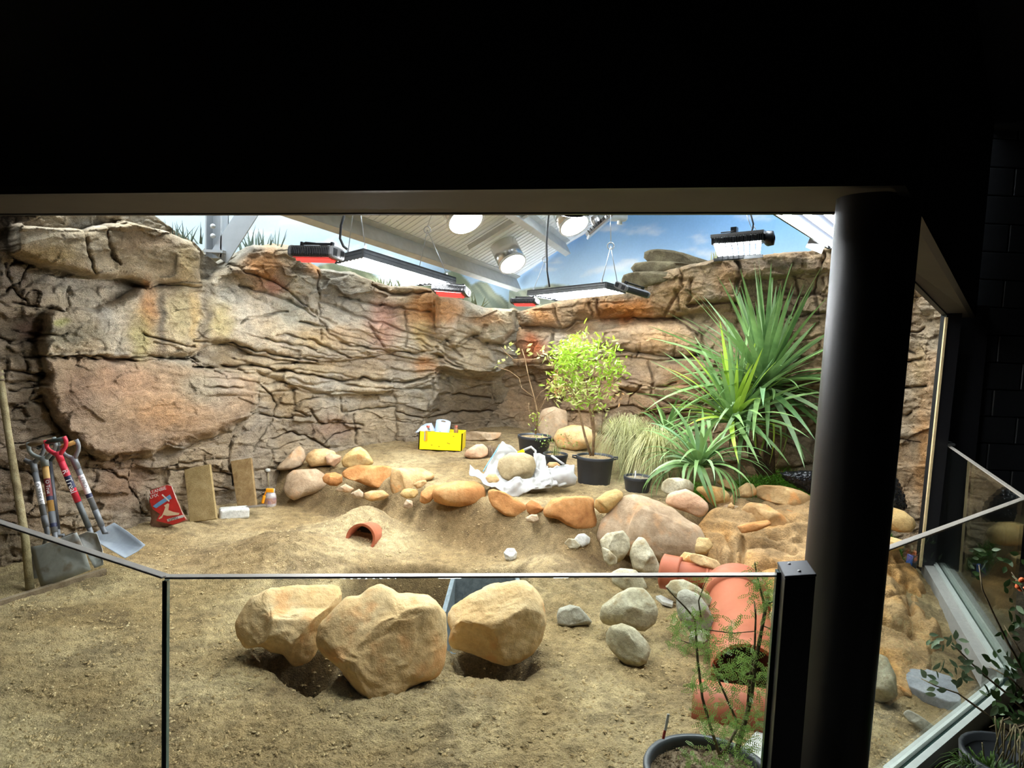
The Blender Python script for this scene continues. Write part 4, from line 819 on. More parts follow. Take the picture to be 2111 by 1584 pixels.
# ================================================================== GLASS BARRIER, POSTS, PILLAR
ZR = 1.0
M_rail = plain('stainless_capping', (0.36, 0.33, 0.28), 0.45, 0.25, 0.06, 20, 0.02)
M_track = plain('pale_aluminium_track', (0.62, 0.66, 0.62), 0.45, 0.4, 0.08, 20, 0.05)
M_seal = plain('dark_glass_edge', (0.02, 0.045, 0.038), 0.2, 0, 0.1, 20, 0)
M_gl = glass_mat()
G0, G1, G2, G3 = (V(at_z(x, y, ZR)) for x, y in ((342, 1187), (1622, 1183), (2113, 1026), (1957, 919)))
GL = G0 + (V(at_z(0, 1075, ZR)) - G0) * 2.3
ga = V(at_z(1825, 1131, ZR)); G1b = G2 + (ga - G2) * ((G2 - V(at_z(1760, 1154, ZR))).length / (G2 - ga).length)
def flat(p, z): return Vector((p.x, p.y, z))
def glass_panel(a, b, label, th=0.017, track=True, kerb=False):
    o = empty('glass_panel', flat(a, 0), label, 'glass barrier'); d = flat(b - a, 0).normalized(); n = Vector((-d.y, d.x, 0))
    def bar(z0, z1, w, name, mat, off=0.0, e0=0.0, e1=0.0):
        p, q = a + d * e0, b - d * e1
        return MB().hexa([flat(p - n * w + n * off, z0), flat(q - n * w + n * off, z0), flat(q + n * w + n * off, z0), flat(p + n * w + n * off, z0), flat(p - n * w + n * off, z1), flat(q - n * w + n * off, z1), flat(q + n * w + n * off, z1), flat(p + n * w + n * off, z1)]).build(name, mat, o, loc=flat(a, 0))
    bar(0.0, ZR - 0.012, th / 2, 'pane', M_gl, 0, 0.004, 0.004)
    bevel(bar(ZR - 0.007, ZR, 0.016, 'top_rail', M_rail), 0.003)
    if track:
        z = 0.0 if kerb else -0.06
        bar(-0.15, z + 0.035, 0.016, 'base_channel', M_track, 0.03); bar(-0.15, z + 0.035, 0.016, 'base_channel', M_track, -0.03); bar(-0.1, z + 0.012, 0.014, 'channel_floor', M_seal)
        if kerb: bar(-0.1, z + 0.02, 0.035, 'kerb', plain('grey_concrete_kerb', (0.3, 0.29, 0.27), 0.85), 0.08)
    return o
glass_panel(GL, G0, 'clear glass panel receding left from the corner joint', track=False)
gf = glass_panel(G0, G1, 'wide clear front glass panel between corner joint and black post', track=False)
glass_panel(G1b, G2, 'clear glass panel running right from behind the pillar')
glass_panel(G2, G3, 'far clear glass panel beside the black block wall', kerb=True)
d01 = flat(G1 - G0, 0).normalized()
MB().box(flat(G0, 0.47) + d01 * 0.001, (0.0025, 0.009, 0.515)).build('corner_seal', M_seal, gf, loc=flat(G0, 0))
MB().box(flat(G0, 0.47) - d01 * 0.0045, (0.002, 0.009, 0.515)).box(flat(G0, 0.47) + d01 * 0.0055, (0.002, 0.009, 0.515)).build('glass_edge', plain('green_glass_edge', (0.10, 0.16, 0.14), 0.15), gf, loc=flat(G0, 0))
# black end post of the front panel
M_post = plain('black_powder_coat', (0.013, 0.013, 0.015), 0.38, 0.0, 0.2, 40, 0.06, 0.5)
M_cap = plain('black_cap_plate', (0.035, 0.036, 0.04), 0.5, 0.1, 0.15, 40, 0.06)
cp = [V(at_z(x, y, ZR + 0.03)) for x, y in ((1602, 1158), (1664, 1155), (1684, 1184), (1618, 1188))]
po = empty('glazing_post', flat(cp[0], 0), 'square black post with a screwed cap plate beside the pillar', 'post')
def shr(pts, k): c = sum(pts, Vector()) / len(pts); return [c + (p - c) * k for p in pts]
bevel(MB().prism([flat(p, -0.1) for p in shr(cp, 0.97)], (0, 0, ZR + 0.1 + 0.02)).build('post_body', M_post, po, loc=po.location), 0.004)
bevel(MB().prism([flat(p, ZR + 0.02) for p in cp], (0, 0, 0.01)).build('cap_plate', M_cap, po, loc=po.location), 0.003)
for x, y in ((1627, 1163), (1648, 1178)):
    p = V(at_z(x, y, ZR + 0.031)); MB().lathe([(0.006, 0), (0.005, 0.003), (0, 0.0035)], 10, None, p).build('screw', M_alu, po, loc=p)
e = (cp[3] - cp[0]); s0 = cp[0] + e * 0.35
MB().hexa([flat(cp[0] + e * a + w, z) for z in (-0.1, ZR + 0.015) for a, w in ((0.25, Vector((-0.012, 0, 0))), (0.48, Vector((-0.012, 0, 0))), (0.48, Vector((0.004, 0, 0))), (0.25, Vector((0.004, 0, 0))))]).build('glazing_bead', M_seal, po, loc=po.location)
# round pillar
Yp = 2.62; pb, pt = V(at_y(1743, 1155, Yp)), V(at_y(1810, 425, Yp)); dz = (pt - pb) / (pt.z - pb.z)
p0, p1 = pb + dz * (-0.15 - pb.z), pb + dz * (zs + 0.3 - pb.z)
rp = 154 / 2 * scale_at(pb)
pil = MB().lathe([(rp, 0), (rp, 0.5), (rp, 1.2), (rp, 1.55), (rp, (p1 - p0).length)], 64, frame(p1 - p0), p0).build('pillar', plain('dark_painted_column', (0.010, 0.010, 0.011), 0.42, 0.0, 0.25, 9, 0.12, 0.6), loc=p0)
tag(pil, 'thick round black pillar holding up the header', 'pillar')
# far post with steel cap by the block wall
fp = V(at_z(1960, 922, ZR)); fo = empty('end_post', flat(fp, 0), 'black far post with a small steel cap under the sloping soffit', 'post')
MB().box(flat(fp, 0.45) + V((0.0, 0.12, 0)), (0.055, 0.05, 0.58)).build('lower_post', M_post, fo, loc=fo.location)
bevel(MB().box(flat(fp, ZR + 0.012) + V((0, 0.1, 0)), (0.062, 0.06, 0.01)).build('steel_cap', M_alu, fo, loc=fo.location), 0.004)
xA = at_y(1962, 700, 5.95)[0]; xB = at_y(2006, 700, 5.95)[0]
tp = MB().box(((xA + xB) / 2 + 0.05, 6.0, 1.0), ((xB - xA) / 2 + 0.06, 0.06, 1.15)).build('tall_post', M_post, fo, loc=fo.location)
# cut edge of the rock panel
a, b = V(at_y(1950, 654, 5.62)), V(at_y(1903, 1095, 5.62))
MB().hexa([b + V((0, 0, -.3)), b + V((.018, 0, -.3)), b + V((.02, .02, -.3)), b + V((.002, .02, -.3)), a, a + V((.018, 0, 0)), a + V((.02, .02, 0)), a + V((.002, .02, 0))]).build('trim_5', plain('pale_ply_edge', (0.72, 0.56, 0.30), 0.7), loc=b)
tag(bpy.data.objects['trim_5'], 'pale plywood edge where the right rock panel ends', kind='structure')
MB().hexa([b + V((.02, .02, -.3)), b + V((.13, .02, -.3)), b + V((.13, .1, -.3)), b + V((.02, .1, -.3)), a + V((.02, .02, .1)), a + V((.14, .02, .1)), a + V((.14, .1, .1)), a + V((.02, .1, .1))]).build('trim_6', M_post, loc=b); tag(bpy.data.objects['trim_6'], 'black upright between the rock panel edge and the far post', kind='structure')
# ================================================================== STONES
M_org = stone_mat('orange_sandstone', lin(160, 104, 58), lin(190, 134, 80), lin(202, 158, 106), scale=4)
M_tan = stone_mat('tan_sandstone', lin(168, 132, 88), lin(200, 166, 116), lin(214, 184, 138), scale=4, spot=lin(206, 142, 80))
M_yel = stone_mat('yellow_sandstone', lin(172, 138, 84), lin(200, 168, 110), lin(212, 184, 132), scale=4, spot=lin(200, 134, 70))
M_gry = stone_mat('grey_limestone', lin(156, 146, 116), lin(190, 182, 152), lin(208, 202, 176), scale=5, speck=0.4, spot=lin(150, 132, 96))
M_dgy = stone_mat('dark_grey_stone', lin(130, 128, 114), lin(160, 156, 140), lin(182, 178, 160), scale=5, speck=0.35)
M_brn = stone_mat('brown_grey_rock', lin(150, 126, 98), lin(178, 154, 124), lin(196, 176, 148), scale=4, spot=lin(186, 146, 106))
M_wht = stone_mat('pale_stone', lin(180, 178, 168), lin(206, 206, 198), lin(220, 218, 208), scale=6)
M_pnk = stone_mat('pinkish_stone', lin(180, 136, 104), lin(208, 168, 134), lin(216, 186, 156), scale=4)
M_sla = stone_mat('grey_slate', lin(108, 112, 118), lin(140, 144, 148), lin(166, 168, 168), scale=3, speck=0.3)
M_bld = stone_mat('golden_boulder', lin(198, 160, 108), lin(218, 184, 132), lin(228, 202, 156), scale=3.2, speck=0.24, spot=lin(214, 160, 104))
_ico = {}
def ico(n):
    if n not in _ico:
        bm = bmesh.new(); bmesh.ops.create_icosphere(bm, subdivisions=n, radius=1.0)
        _ico[n] = (np.array([v.co[:] for v in bm.verts]), [tuple(v.index for v in f.verts) for f in bm.faces]); bm.free()
    return _ico[n]
def stone(name, label, pts, mat, thick=0.8, Y=None, seed=0, rough=0.05, facets=0, sub=4, block=0.8, group=None, sink=0.0, cat='stone', dY=0.0, craggy=0.35):
    """a stone with a given outline, its own distance, size and thickness"""
    pts = np.array(pts, float); xs, ys = pts[:, 0], pts[:, 1]
    cx, cy = (xs.min() + xs.max()) / 2, (ys.min() + ys.max()) / 2
    ang = np.linspace(-math.pi, math.pi, 181)[:-1]; R = np.zeros(180)
    closed = np.vstack([pts, pts[:1]])
    # radius in each direction: farthest crossing of the outline
    for i, a in enumerate(ang):
        dx, dy = math.cos(a), math.sin(a); best = 0
        for (x0, y0), (x1, y1) in zip(closed[:-1], closed[1:]):
            ex, ey = x1 - x0, y1 - y0; den = dx * ey - dy * ex
            if abs(den) < 1e-9: continue
            t = ((x0 - cx) * ey - (y0 - cy) * ex) / den; s = ((x0 - cx) * dy - (y0 - cy) * dx) / den
            if t > 0 and -1e-6 <= s <= 1 + 1e-6: best = max(best, t)
        R[i] = best
    R[R == 0] = R[R > 0].mean()
    k = np.array([1, 2, 3, 2, 1.0]); k /= k.sum(); R = np.convolve(np.concatenate([R[-2:], R, R[:2]]), k, 'valid')
    Rm = R.mean()
    if Y is None:
        hit = ground_hit(cx, ys.max() - sink); Y = hit[1] + 0.35 * thick * Rm * hit[1] / F_PX
    Y += dY
    C = at_y(cx, cy, Y); s = scale_at(C)
    v, f = ico(sub); a, b, c = v[:, 0], v[:, 1], v[:, 2]
    th = np.arctan2(b, a); rho = np.hypot(a, b)
    r = np.interp(th, np.concatenate([ang, [math.pi]]), np.concatenate([R, R[:1]])) * s
    rr = rho ** block; cc = np.sign(c) * np.abs(c) ** block
    n = EYE - C; n = n / np.linalg.norm(n)
    rx = _r - n * (_r @ n); rx /= np.linalg.norm(rx); uy = np.cross(n, rx)
    x = np.cos(th) * r * rr; y = -np.sin(th) * r * rr
    T = thick * Rm * s
    z = cc * T
    L = np.stack([x, y, z], -1); g = np.random.default_rng(seed + 11)
    if facets:
        U = L / (np.array([r.mean(), r.mean(), T]))
        for _ in range(facets):
            d = g.normal(size=3); d[2] = abs(d[2]) * 0.8; d /= np.linalg.norm(d); h = g.uniform(0.55, 0.8)
            t = U @ d - h; U = U - np.where(t > 0, t, 0)[:, None] * d * 0.85
        L2 = U * np.array([r.mean(), r.mean(), T]); k_ = np.clip(np.abs(c) * 1.3, 0, 1)[:, None]; L = L * (1 - k_) + L2 * k_
    nz = fbm(v * 1.5 + seed * 3.7, 3) + 0.4 * perlin(v * 5 + seed)
    L = L * (1 + rough * nz[:, None] * np.array([0.5, 0.5, 1.6]))
    if craggy:
        a_ = fbm(v * 2.3 + seed * 1.9 + 5, 4, 0.6); cr_ = -0.035 * np.exp(-(a_ / 0.035) ** 2) * sstep(-0.1, 0.35, perlin(v * 1.7 + seed + 30))
        t_ = vor(v[:, 0] * 2.6 + v[:, 2] * 1.3 + seed, v[:, 1] * 2.6 - v[:, 2] * 0.9 + seed, seed % 50, tilt=True)
        L = L * (1 + craggy * (cr_ + 0.03 * t_ + 0.012 * fbm(v * 9 + seed, 3)))[:, None]
    W = L[:, :1] * rx + L[:, 1:2] * uy + L[:, 2:] * n
    me = bpy.data.meshes.new(name); me.from_pydata([tuple(p) for p in W], [], f); smooth(me); me.update()
    o = link(name, me, mat, loc=C)
    return tag(o, label, cat, group)
# three golden boulders over the pit
stone('boulder', 'golden boulder at the left of the three over the pit', [(490, 1285), (498, 1265), (515, 1235), (545, 1217), (600, 1209), (650, 1208), (690, 1209), (695, 1215), (697, 1250), (690, 1290), (668, 1310), (655, 1345), (640, 1365), (612, 1370), (596, 1352), (590, 1345), (565, 1342), (545, 1330), (515, 1334), (497, 1310)], M_bld, 0.8, Y=3.68, seed=1, facets=4, sub=6, cat='boulder', rough=0.04, craggy=0.6)
stone('boulder', 'largest golden boulder, in the middle over the pit', [(654, 1320), (660, 1290), (690, 1255), (712, 1232), (735, 1232), (752, 1215), (775, 1207), (800, 1215), (815, 1228), (845, 1226), (880, 1230), (905, 1248), (920, 1270), (922, 1320), (918, 1370), (900, 1395), (870, 1400), (850, 1410), (825, 1440), (795, 1448), (765, 1440), (735, 1410), (700, 1370), (668, 1345)], M_bld, 0.75, Y=3.42, seed=5, facets=5, sub=6, cat='boulder', rough=0.04, craggy=0.6)
stone('boulder', 'golden boulder at the right, leaning against the grey trough', [(921, 1270), (930, 1252), (975, 1225), (1010, 1208), (1060, 1200), (1085, 1199), (1105, 1215), (1122, 1245), (1128, 1280), (1118, 1320), (1100, 1345), (1070, 1362), (1040, 1367), (1000, 1355), (960, 1340), (935, 1335), (925, 1320), (930, 1300), (922, 1285)], M_bld, 0.75, Y=3.78, seed=9, facets=4, sub=6, cat='boulder', rough=0.04, craggy=0.6)
ROW = [
 ('brown pointed stone at the left end of the terrace edge', [(570, 966), (585, 950), (603, 930), (615, 919), (626, 927), (629, 945), (622, 960), (600, 968), (577, 970)], M_brn, 0.8, 6.95),
 ('tan oval stone between the pointed brown and the pale stone', [(631, 950), (634, 936), (648, 926), (672, 925), (690, 931), (694, 945), (686, 961), (672, 960), (643, 963)], M_tan, 0.8, 6.95),
 ('small knobbly tan stone touching the tan oval stone', [(670, 942), (680, 934), (703, 940), (702, 952), (690, 963), (675, 957)], M_pnk, 0.8, 6.85),
 ('pale tan rounded stone above the orange slab', [(704, 950), (712, 938), (728, 924), (742, 921), (755, 930), (770, 952), (768, 958), (745, 962), (722, 966), (708, 962)], M_yel, 0.8, 6.8),
 ('broad orange slab with a straight upper edge, undercut below', [(703, 977), (715, 966), (740, 959), (775, 960), (805, 961), (808, 965), (803, 985), (796, 1003), (785, 1008), (765, 1004), (735, 993), (712, 986)], M_org, 0.55, 6.5),
 ('squat brown tan boulder right of the orange slab', [(805, 1000), (806, 980), (812, 967), (840, 964), (870, 966), (892, 975), (897, 985), (882, 992), (866, 1002), (852, 1014), (838, 1030), (825, 1027), (810, 1018)], M_tan, 0.8, 6.4),
 ('little wedge stone resting on the squat tan boulder', [(852, 999), (862, 992), (878, 990), (880, 996), (868, 1006), (860, 1008)], M_tan, 0.8, 6.12),
 ('little orange egg shaped stone below the squat boulder', [(825, 1018), (832, 1009), (845, 1007), (860, 1010), (863, 1018), (855, 1027), (838, 1028), (828, 1024)], M_yel, 0.8, 6.08),
 ('rust coloured lump under the left tip of the orange slab', [(664, 986), (672, 976), (690, 974), (705, 980), (706, 995), (695, 1003), (680, 1001), (668, 994)], M_org, 0.8, 6.55),
 ('thin brown flake lying below the rust coloured lump', [(690, 1010), (712, 998), (730, 1008), (720, 1016), (700, 1014)], M_brn, 0.6, 6.3),
 ('small brown stone beneath the overhang of the orange slab', [(722, 1018), (740, 1008), (749, 1016), (750, 1028), (730, 1027)], M_brn, 0.8, 6.3),
 ('half buried brown stone under the orange slab', [(750, 1017), (765, 1012), (790, 1011), (803, 1022), (790, 1031), (765, 1034), (752, 1029)], M_tan, 0.8, 6.3),
 ('large grey brown rock half buried below the pointed stone', [(585, 1008), (592, 980), (605, 970), (650, 966), (672, 980), (680, 1002), (655, 1016), (625, 1024), (610, 1032), (597, 1027)], M_brn, 0.6, 6.75),
 ('tiny brown stone on the bank below the squat boulder', [(832, 1040), (838, 1030), (850, 1033), (851, 1045), (842, 1050), (833, 1047)], M_brn, 0.8, 6.0),
 ('upright orange stone left of the long banded boulder', [(865, 1035), (868, 1015), (880, 1004), (895, 999), (905, 1002), (900, 1020), (888, 1035), (875, 1040)], M_org, 0.8, 6.0),
 ('long banded orange boulder below the white bag', [(890, 1020), (895, 1005), (915, 996), (950, 991), (980, 993), (998, 1003), (1002, 1020), (1000, 1035), (985, 1043), (950, 1045), (920, 1042), (897, 1036)], M_org, 0.85, 5.95),
 ('orange leaning slab right of the long banded boulder', [(1005, 1012), (1015, 1008), (1040, 1015), (1065, 1030), (1085, 1042), (1089, 1050), (1082, 1060), (1060, 1069), (1040, 1062), (1015, 1045), (1007, 1030)], M_org, 0.6, 5.65),
 ('small orange wedge between the leaning slab and the square boulder', [(1084, 1040), (1095, 1031), (1110, 1038), (1122, 1050), (1110, 1058), (1095, 1064), (1086, 1055)], M_org, 0.7, 5.55),
 ('small brown stone under the small orange wedge', [(1083, 1068), (1095, 1061), (1108, 1061), (1112, 1072), (1100, 1079), (1087, 1076)], M_brn, 0.8, 5.45),
 ('big squarish orange boulder below the large pot', [(1118, 1052), (1135, 1030), (1160, 1024), (1200, 1023), (1225, 1026), (1226, 1050), (1230, 1080), (1222, 1090), (1190, 1092), (1165, 1083), (1150, 1070), (1122, 1066)], M_org, 0.85, 5.45),
 ('smooth tan oblong stone leaning on the great grey rock', [(1224, 1045), (1228, 1030), (1250, 1014), (1270, 1008), (1283, 1015), (1285, 1024), (1270, 1042), (1252, 1058), (1236, 1058)], M_yel, 0.85, 5.4),
 ('great grey brown rock, widest in the terrace edge', [(1228, 1105), (1240, 1075), (1265, 1040), (1295, 1020), (1320, 1022), (1360, 1035), (1390, 1050), (1420, 1075), (1440, 1085), (1450, 1110), (1456, 1140), (1432, 1156), (1380, 1160), (1330, 1155), (1280, 1140), (1240, 1125)], M_brn, 0.6, 5.3),
 ('angular grey tan rock at the right shoulder of the great rock', [(1372, 1038), (1378, 1020), (1395, 1012), (1415, 1008), (1440, 1022), (1457, 1038), (1460, 1050), (1450, 1062), (1440, 1068), (1420, 1058), (1395, 1050)], M_pnk, 0.8, 5.45),
 ('rounded pale grey rock next to the small pot', [(1362, 1010), (1366, 995), (1378, 986), (1400, 985), (1420, 990), (1430, 1000), (1428, 1014), (1410, 1018), (1390, 1020), (1372, 1018)], M_gry, 0.85, 5.75),
 ('yellow stone under the drooping strappy leaves', [(1435, 1010), (1440, 1004), (1470, 1002), (1490, 1006), (1503, 1020), (1502, 1035), (1490, 1046), (1475, 1046), (1460, 1035), (1450, 1022)], M_yel, 0.8, 5.85),
 ('flat round tan stone left of the long loaf shaped stone', [(1508, 1018), (1520, 1008), (1540, 995), (1552, 998), (1560, 1012), (1556, 1022), (1540, 1027), (1520, 1025)], M_tan, 0.7, 5.95),
 ('small flat tan stone lying on the flat round one', [(1478, 995), (1485, 989), (1500, 989), (1515, 1000), (1518, 1008), (1508, 1011), (1490, 1004)], M_tan, 0.6, 6.0),
 ('long loaf shaped tan stone beside the black pillar', [(1559, 1018), (1562, 1005), (1575, 1000), (1610, 1001), (1650, 1012), (1667, 1022), (1668, 1035), (1663, 1047), (1650, 1053), (1620, 1045), (1585, 1035), (1565, 1027)], M_tan, 0.8, 5.95),
 ('small orange pebble beneath the long loaf shaped stone', [(1613, 1050), (1622, 1050), (1640, 1056), (1650, 1064), (1645, 1072), (1632, 1070), (1618, 1060)], M_org, 0.8, 5.72),
 ('tiny brown stone right of the yellow stone', [(1503, 1030), (1510, 1020), (1517, 1028), (1513, 1040), (1504, 1042)], M_tan, 0.8, 5.8),
 ('tiny tan stone at the foot of the yellow stone', [(1501, 1042), (1508, 1036), (1515, 1044), (1508, 1053), (1500, 1049)], M_tan, 0.8, 5.72),
 ('orange egg shaped stone right of the pillar by the black sack', [(1815, 1065), (1825, 1050), (1845, 1047), (1865, 1055), (1880, 1070), (1883, 1085), (1872, 1098), (1850, 1097), (1825, 1088)], M_yel, 0.8, 5.5),
 ('tan stone below the orange egg shaped stone right of the pillar', [(1818, 1120), (1838, 1107), (1862, 1115), (1860, 1130), (1830, 1138)], M_yel, 0.8, 5.3),
]
for k, (lb, pts, mt, th, Y) in enumerate(ROW):
    stone('edge_stone', lb, pts, mt, th, Y=Y, seed=20 + k, facets=3 if mt in (M_brn, M_org) else 1, sub=5 if k == 21 else 4, group='stones along the terrace edge')
LOOSE = [
 ('pinkish angular stone beside the yellow crate', [(957, 940), (962, 928), (980, 917), (995, 915), (1006, 925), (1006, 938), (995, 944), (970, 946)], M_pnk, 0.8, None),
 ('low brown ledge rock behind the yellow crate', [(946, 905), (950, 893), (980, 889), (1010, 892), (1035, 890), (1032, 903), (1000, 909), (960, 909)], M_brn, 0.8, 8.3),
 ('tan boulder in the shade behind the large pot', [(1140, 905), (1150, 885), (1180, 876), (1210, 880), (1232, 895), (1225, 920), (1190, 930), (1150, 924)], M_tan, 0.7, None),
 ('brown rock at the foot of the wall behind the bare shrub', [(1108, 885), (1110, 856), (1120, 844), (1142, 838), (1168, 848), (1172, 880), (1160, 905), (1120, 908)], M_brn, 0.6, 8.35),
 ('small tan rock left of the shaded boulder', [(1108, 895), (1118, 882), (1140, 880), (1156, 890), (1150, 905), (1125, 908)], M_tan, 0.8, None),
 ('grey rock with a sandy cap below the great rock', [(1236, 1115), (1250, 1100), (1285, 1095), (1298, 1110), (1299, 1130), (1285, 1152), (1270, 1162), (1256, 1142), (1240, 1128)], M_gry, 0.8, 5.0),
 ('small pointed pale rock leaning on the sandy capped rock', [(1240, 1128), (1255, 1133), (1272, 1150), (1272, 1163), (1255, 1167), (1245, 1156)], M_gry, 0.8, 4.75),
 ('tall grey pointed rock left of the pipe collar', [(1297, 1145), (1305, 1122), (1318, 1106), (1330, 1110), (1345, 1135), (1357, 1160), (1362, 1182), (1330, 1182), (1305, 1174)], M_gry, 0.8, 4.95),
 ('small grey stone on the sand mound', [(1163, 1120), (1172, 1110), (1185, 1112), (1198, 1125), (1190, 1132), (1173, 1131)], M_gry, 0.8, None),
 ('small white stone next to the small grey one', [(1183, 1112), (1192, 1102), (1205, 1100), (1217, 1110), (1215, 1121), (1200, 1129)], M_wht, 0.8, None),
 ('lone white stone on the sand behind the glass rail', [(1038, 1140), (1045, 1131), (1060, 1131), (1066, 1140), (1064, 1152), (1052, 1158), (1042, 1154)], M_wht, 0.8, None),
 ('grey rock seen through the glass just under the rail', [(1262, 1202), (1262, 1180), (1280, 1172), (1310, 1176), (1325, 1190), (1334, 1212), (1318, 1222), (1288, 1220)], M_gry, 0.7, 4.55),
 ('large angular grey rock with a shaded base', [(1235, 1275), (1240, 1250), (1275, 1225), (1300, 1213), (1330, 1215), (1350, 1240), (1357, 1262), (1350, 1285), (1325, 1302), (1310, 1297), (1285, 1292), (1245, 1286)], M_gry, 0.75, 4.1),
 ('smooth grey rock nearest the glass in front of the angular one', [(1249, 1310), (1260, 1293), (1285, 1287), (1310, 1297), (1335, 1325), (1341, 1340), (1330, 1365), (1310, 1373), (1285, 1367), (1262, 1345), (1250, 1325)], M_gry, 0.7, 3.78),
 ('dark grey stone between the boulders and the angular rock', [(1147, 1270), (1152, 1255), (1175, 1248), (1195, 1252), (1210, 1268), (1222, 1285), (1200, 1289), (1170, 1291), (1150, 1289)], M_dgy, 0.8, None),
 ('flat grey rock behind the thorny shrub, next to the pipe', [(1373, 1210), (1385, 1197), (1410, 1195), (1440, 1210), (1465, 1232), (1468, 1247), (1450, 1254), (1410, 1238), (1383, 1226)], M_gry, 0.7, 4.25),
 ('long grey rock standing behind the thorny shrub', [(1395, 1250), (1400, 1225), (1415, 1215), (1440, 1225), (1460, 1250), (1470, 1280), (1472, 1305), (1450, 1315), (1420, 1302), (1400, 1277)], M_dgy, 0.7, 4.0),
 ('small grey rock at the foot of the long grey rock', [(1420, 1322), (1425, 1302), (1450, 1300), (1458, 1320), (1442, 1337), (1425, 1333)], M_dgy, 0.8, 3.88),
 ('yellow stone lying on the clay pipe', [(1400, 1150), (1412, 1138), (1430, 1142), (1442, 1152), (1432, 1163), (1410, 1163)], M_yel, 0.7, 4.75),
 ('flat striped stone slab lying on the clay pipe', [(1423, 1146), (1428, 1141), (1452, 1146), (1478, 1156), (1486, 1168), (1474, 1177), (1445, 1168), (1425, 1158)], M_tan, 0.6, 4.6),
 ('big mossy grey rock half hidden behind the pillar', [(1760, 1395), (1770, 1352), (1800, 1340), (1832, 1358), (1842, 1395), (1838, 1432), (1815, 1444), (1775, 1440)], M_gry, 0.75, None),
 ('small grey rock above the big mossy rock', [(1798, 1352), (1812, 1338), (1834, 1344), (1838, 1360), (1820, 1368), (1802, 1363)], M_dgy, 0.8, None),
 ('small grey stone on the sand by the right kerb', [(1868, 1472), (1880, 1465), (1900, 1478), (1922, 1498), (1915, 1508), (1895, 1502), (1875, 1488)], M_dgy, 0.7, None),
 ('small tan stone beside the grey slate', [(1842, 1412), (1855, 1413), (1875, 1427), (1876, 1437), (1855, 1432)], M_tan, 0.7, None),
 ('small orange tan rock at the foot of the great rock', [(1425, 1120), (1440, 1108), (1462, 1110), (1470, 1125), (1455, 1142), (1432, 1142)], M_yel, 0.6, 5.1),
]
for k, (lb, pts, mt, th, Y) in enumerate(LOOSE):
    big = mt in (M_gry, M_dgy)
    stone('rock' if big else 'stone', lb, pts, mt, th, Y=Y, seed=70 + k, facets=7 if big else 3, sub=4, rough=0.06, group='loose stones inside the enclosure')
# split slate: a flat slab with a broken outline
def slab_prism(name, label, pts, z, th, mat, cat):
    P = [V(at_z(x, y, z)) for x, y in pts]; o = MB().prism([p - V((0, 0, th)) for p in P], (0, 0, th)).build(name, mat, loc=P[0]); bevel(o, 0.006, 2); return tag(o, label, cat)
hz = HG(*at_z(1920, 1410, 0.0)[:2]) + 0.05
slab_prism('slate_slab', 'grey slate slab lying on the sand by the right kerb', [(1856, 1368), (1880, 1371), (1905, 1377), (1960, 1394), (1972, 1415), (1982, 1440), (1978, 1447), (1958, 1447), (1905, 1428), (1875, 1414), (1868, 1398)], hz, 0.06, M_sla, 'stone')
# sculpted orange rock basin right of the pipes
n = 300
bx = np.linspace(1.0, 3.5, n); by = np.linspace(3.4, 6.4, n); BX, BY = np.meshgrid(bx, by, indexing='ij')
sd = poly_sdf(BX, BY, BASIN) + 0.05 * perlin(np.stack([BX * 4, BY * 4, 0 * BX], -1)); qz = np.stack([BX, BY, 0 * BX], -1)
wq = fbm(qz * 1.2 + 3, 3)
pg = sstep(0.05, 0.6, panel_gap(BX, BY)); hgt = (0.22 * sstep(4.1, 5.6, BY) + 0.22 * sstep(5.2, 6.0, BY)) * pg
st = hgt / 0.06 + 1.1 * wq; kk = np.floor(st); ff = st - kk
hgt = (kk + sstep(0.55, 1.0, ff)) * 0.06 + 0.05
z = -0.11 * sstep(4.9, 3.9, BY) + 0 * BX + hgt * sstep(-0.02, 0.25, sd) + 0.04 * fbm(qz * 3.0, 4) + 0.012 * fbm(qz * 11, 3) - 0.25 * sstep(0.06, -0.06, sd)
pxb, pyb = proj(np.stack([BX, BY, z], -1))
z += cracks(pxb, pyb, [[(1500, 1100), (1515, 1130), (1500, 1185)], [(1520, 1130), (1560, 1120), (1600, 1122), (1640, 1135)], [(1560, 1190), (1565, 1165), (1600, 1160), (1660, 1155)], [(1535, 1110), (1530, 1150), (1525, 1190)], [(1830, 1220), (1890, 1215), (1905, 1240), (1915, 1265)], [(1815, 1275), (1860, 1290), (1880, 1310)], [(1800, 1160), (1850, 1150), (1900, 1150)], [(1480, 1130), (1490, 1160), (1480, 1190)], [(1590, 1100), (1640, 1110), (1690, 1105)], [(1840, 1180), (1870, 1200), (1880, 1260)]], 0.08, 4.5)
nb_ = sstep(-0.3, 0.4, fbm(qz * 1.8 + 1, 4))[..., None]; n2_ = sstep(0.0, 0.6, fbm(qz * 3 + 7, 3))[..., None]
cb = lin(226, 170, 100) * nb_ + lin(214, 176, 124) * (1 - nb_); cb = cb * (1 - 0.4 * n2_) + lin(176, 144, 104) * 0.4 * n2_
up_ = sstep(5.5, 6.0, BY)[..., None]; cb = cb * (1 - 0.6 * up_) + lin(150, 122, 88) * 0.6 * up_
P_ = np.stack([BX, BY, z], -1)
ba = link('rock_basin', grid_mesh('rock_basin', P_ - np.array([1.8, 5.0, 0]), cb, flip=False), M_rock, loc=(1.8, 5.0, 0)); tag(ba, 'sculpted orange rock basin stepping down beside the clay pipes', 'rock basin')
stone('basin_rock', 'brown sculpted rock with a dark hollow above the orange basin', [(1450, 1088), (1462, 1060), (1500, 1040), (1535, 1048), (1540, 1075), (1520, 1100), (1480, 1110)], M_brn, 0.6, Y=5.75, seed=150, facets=5, sub=4, cat='rock')
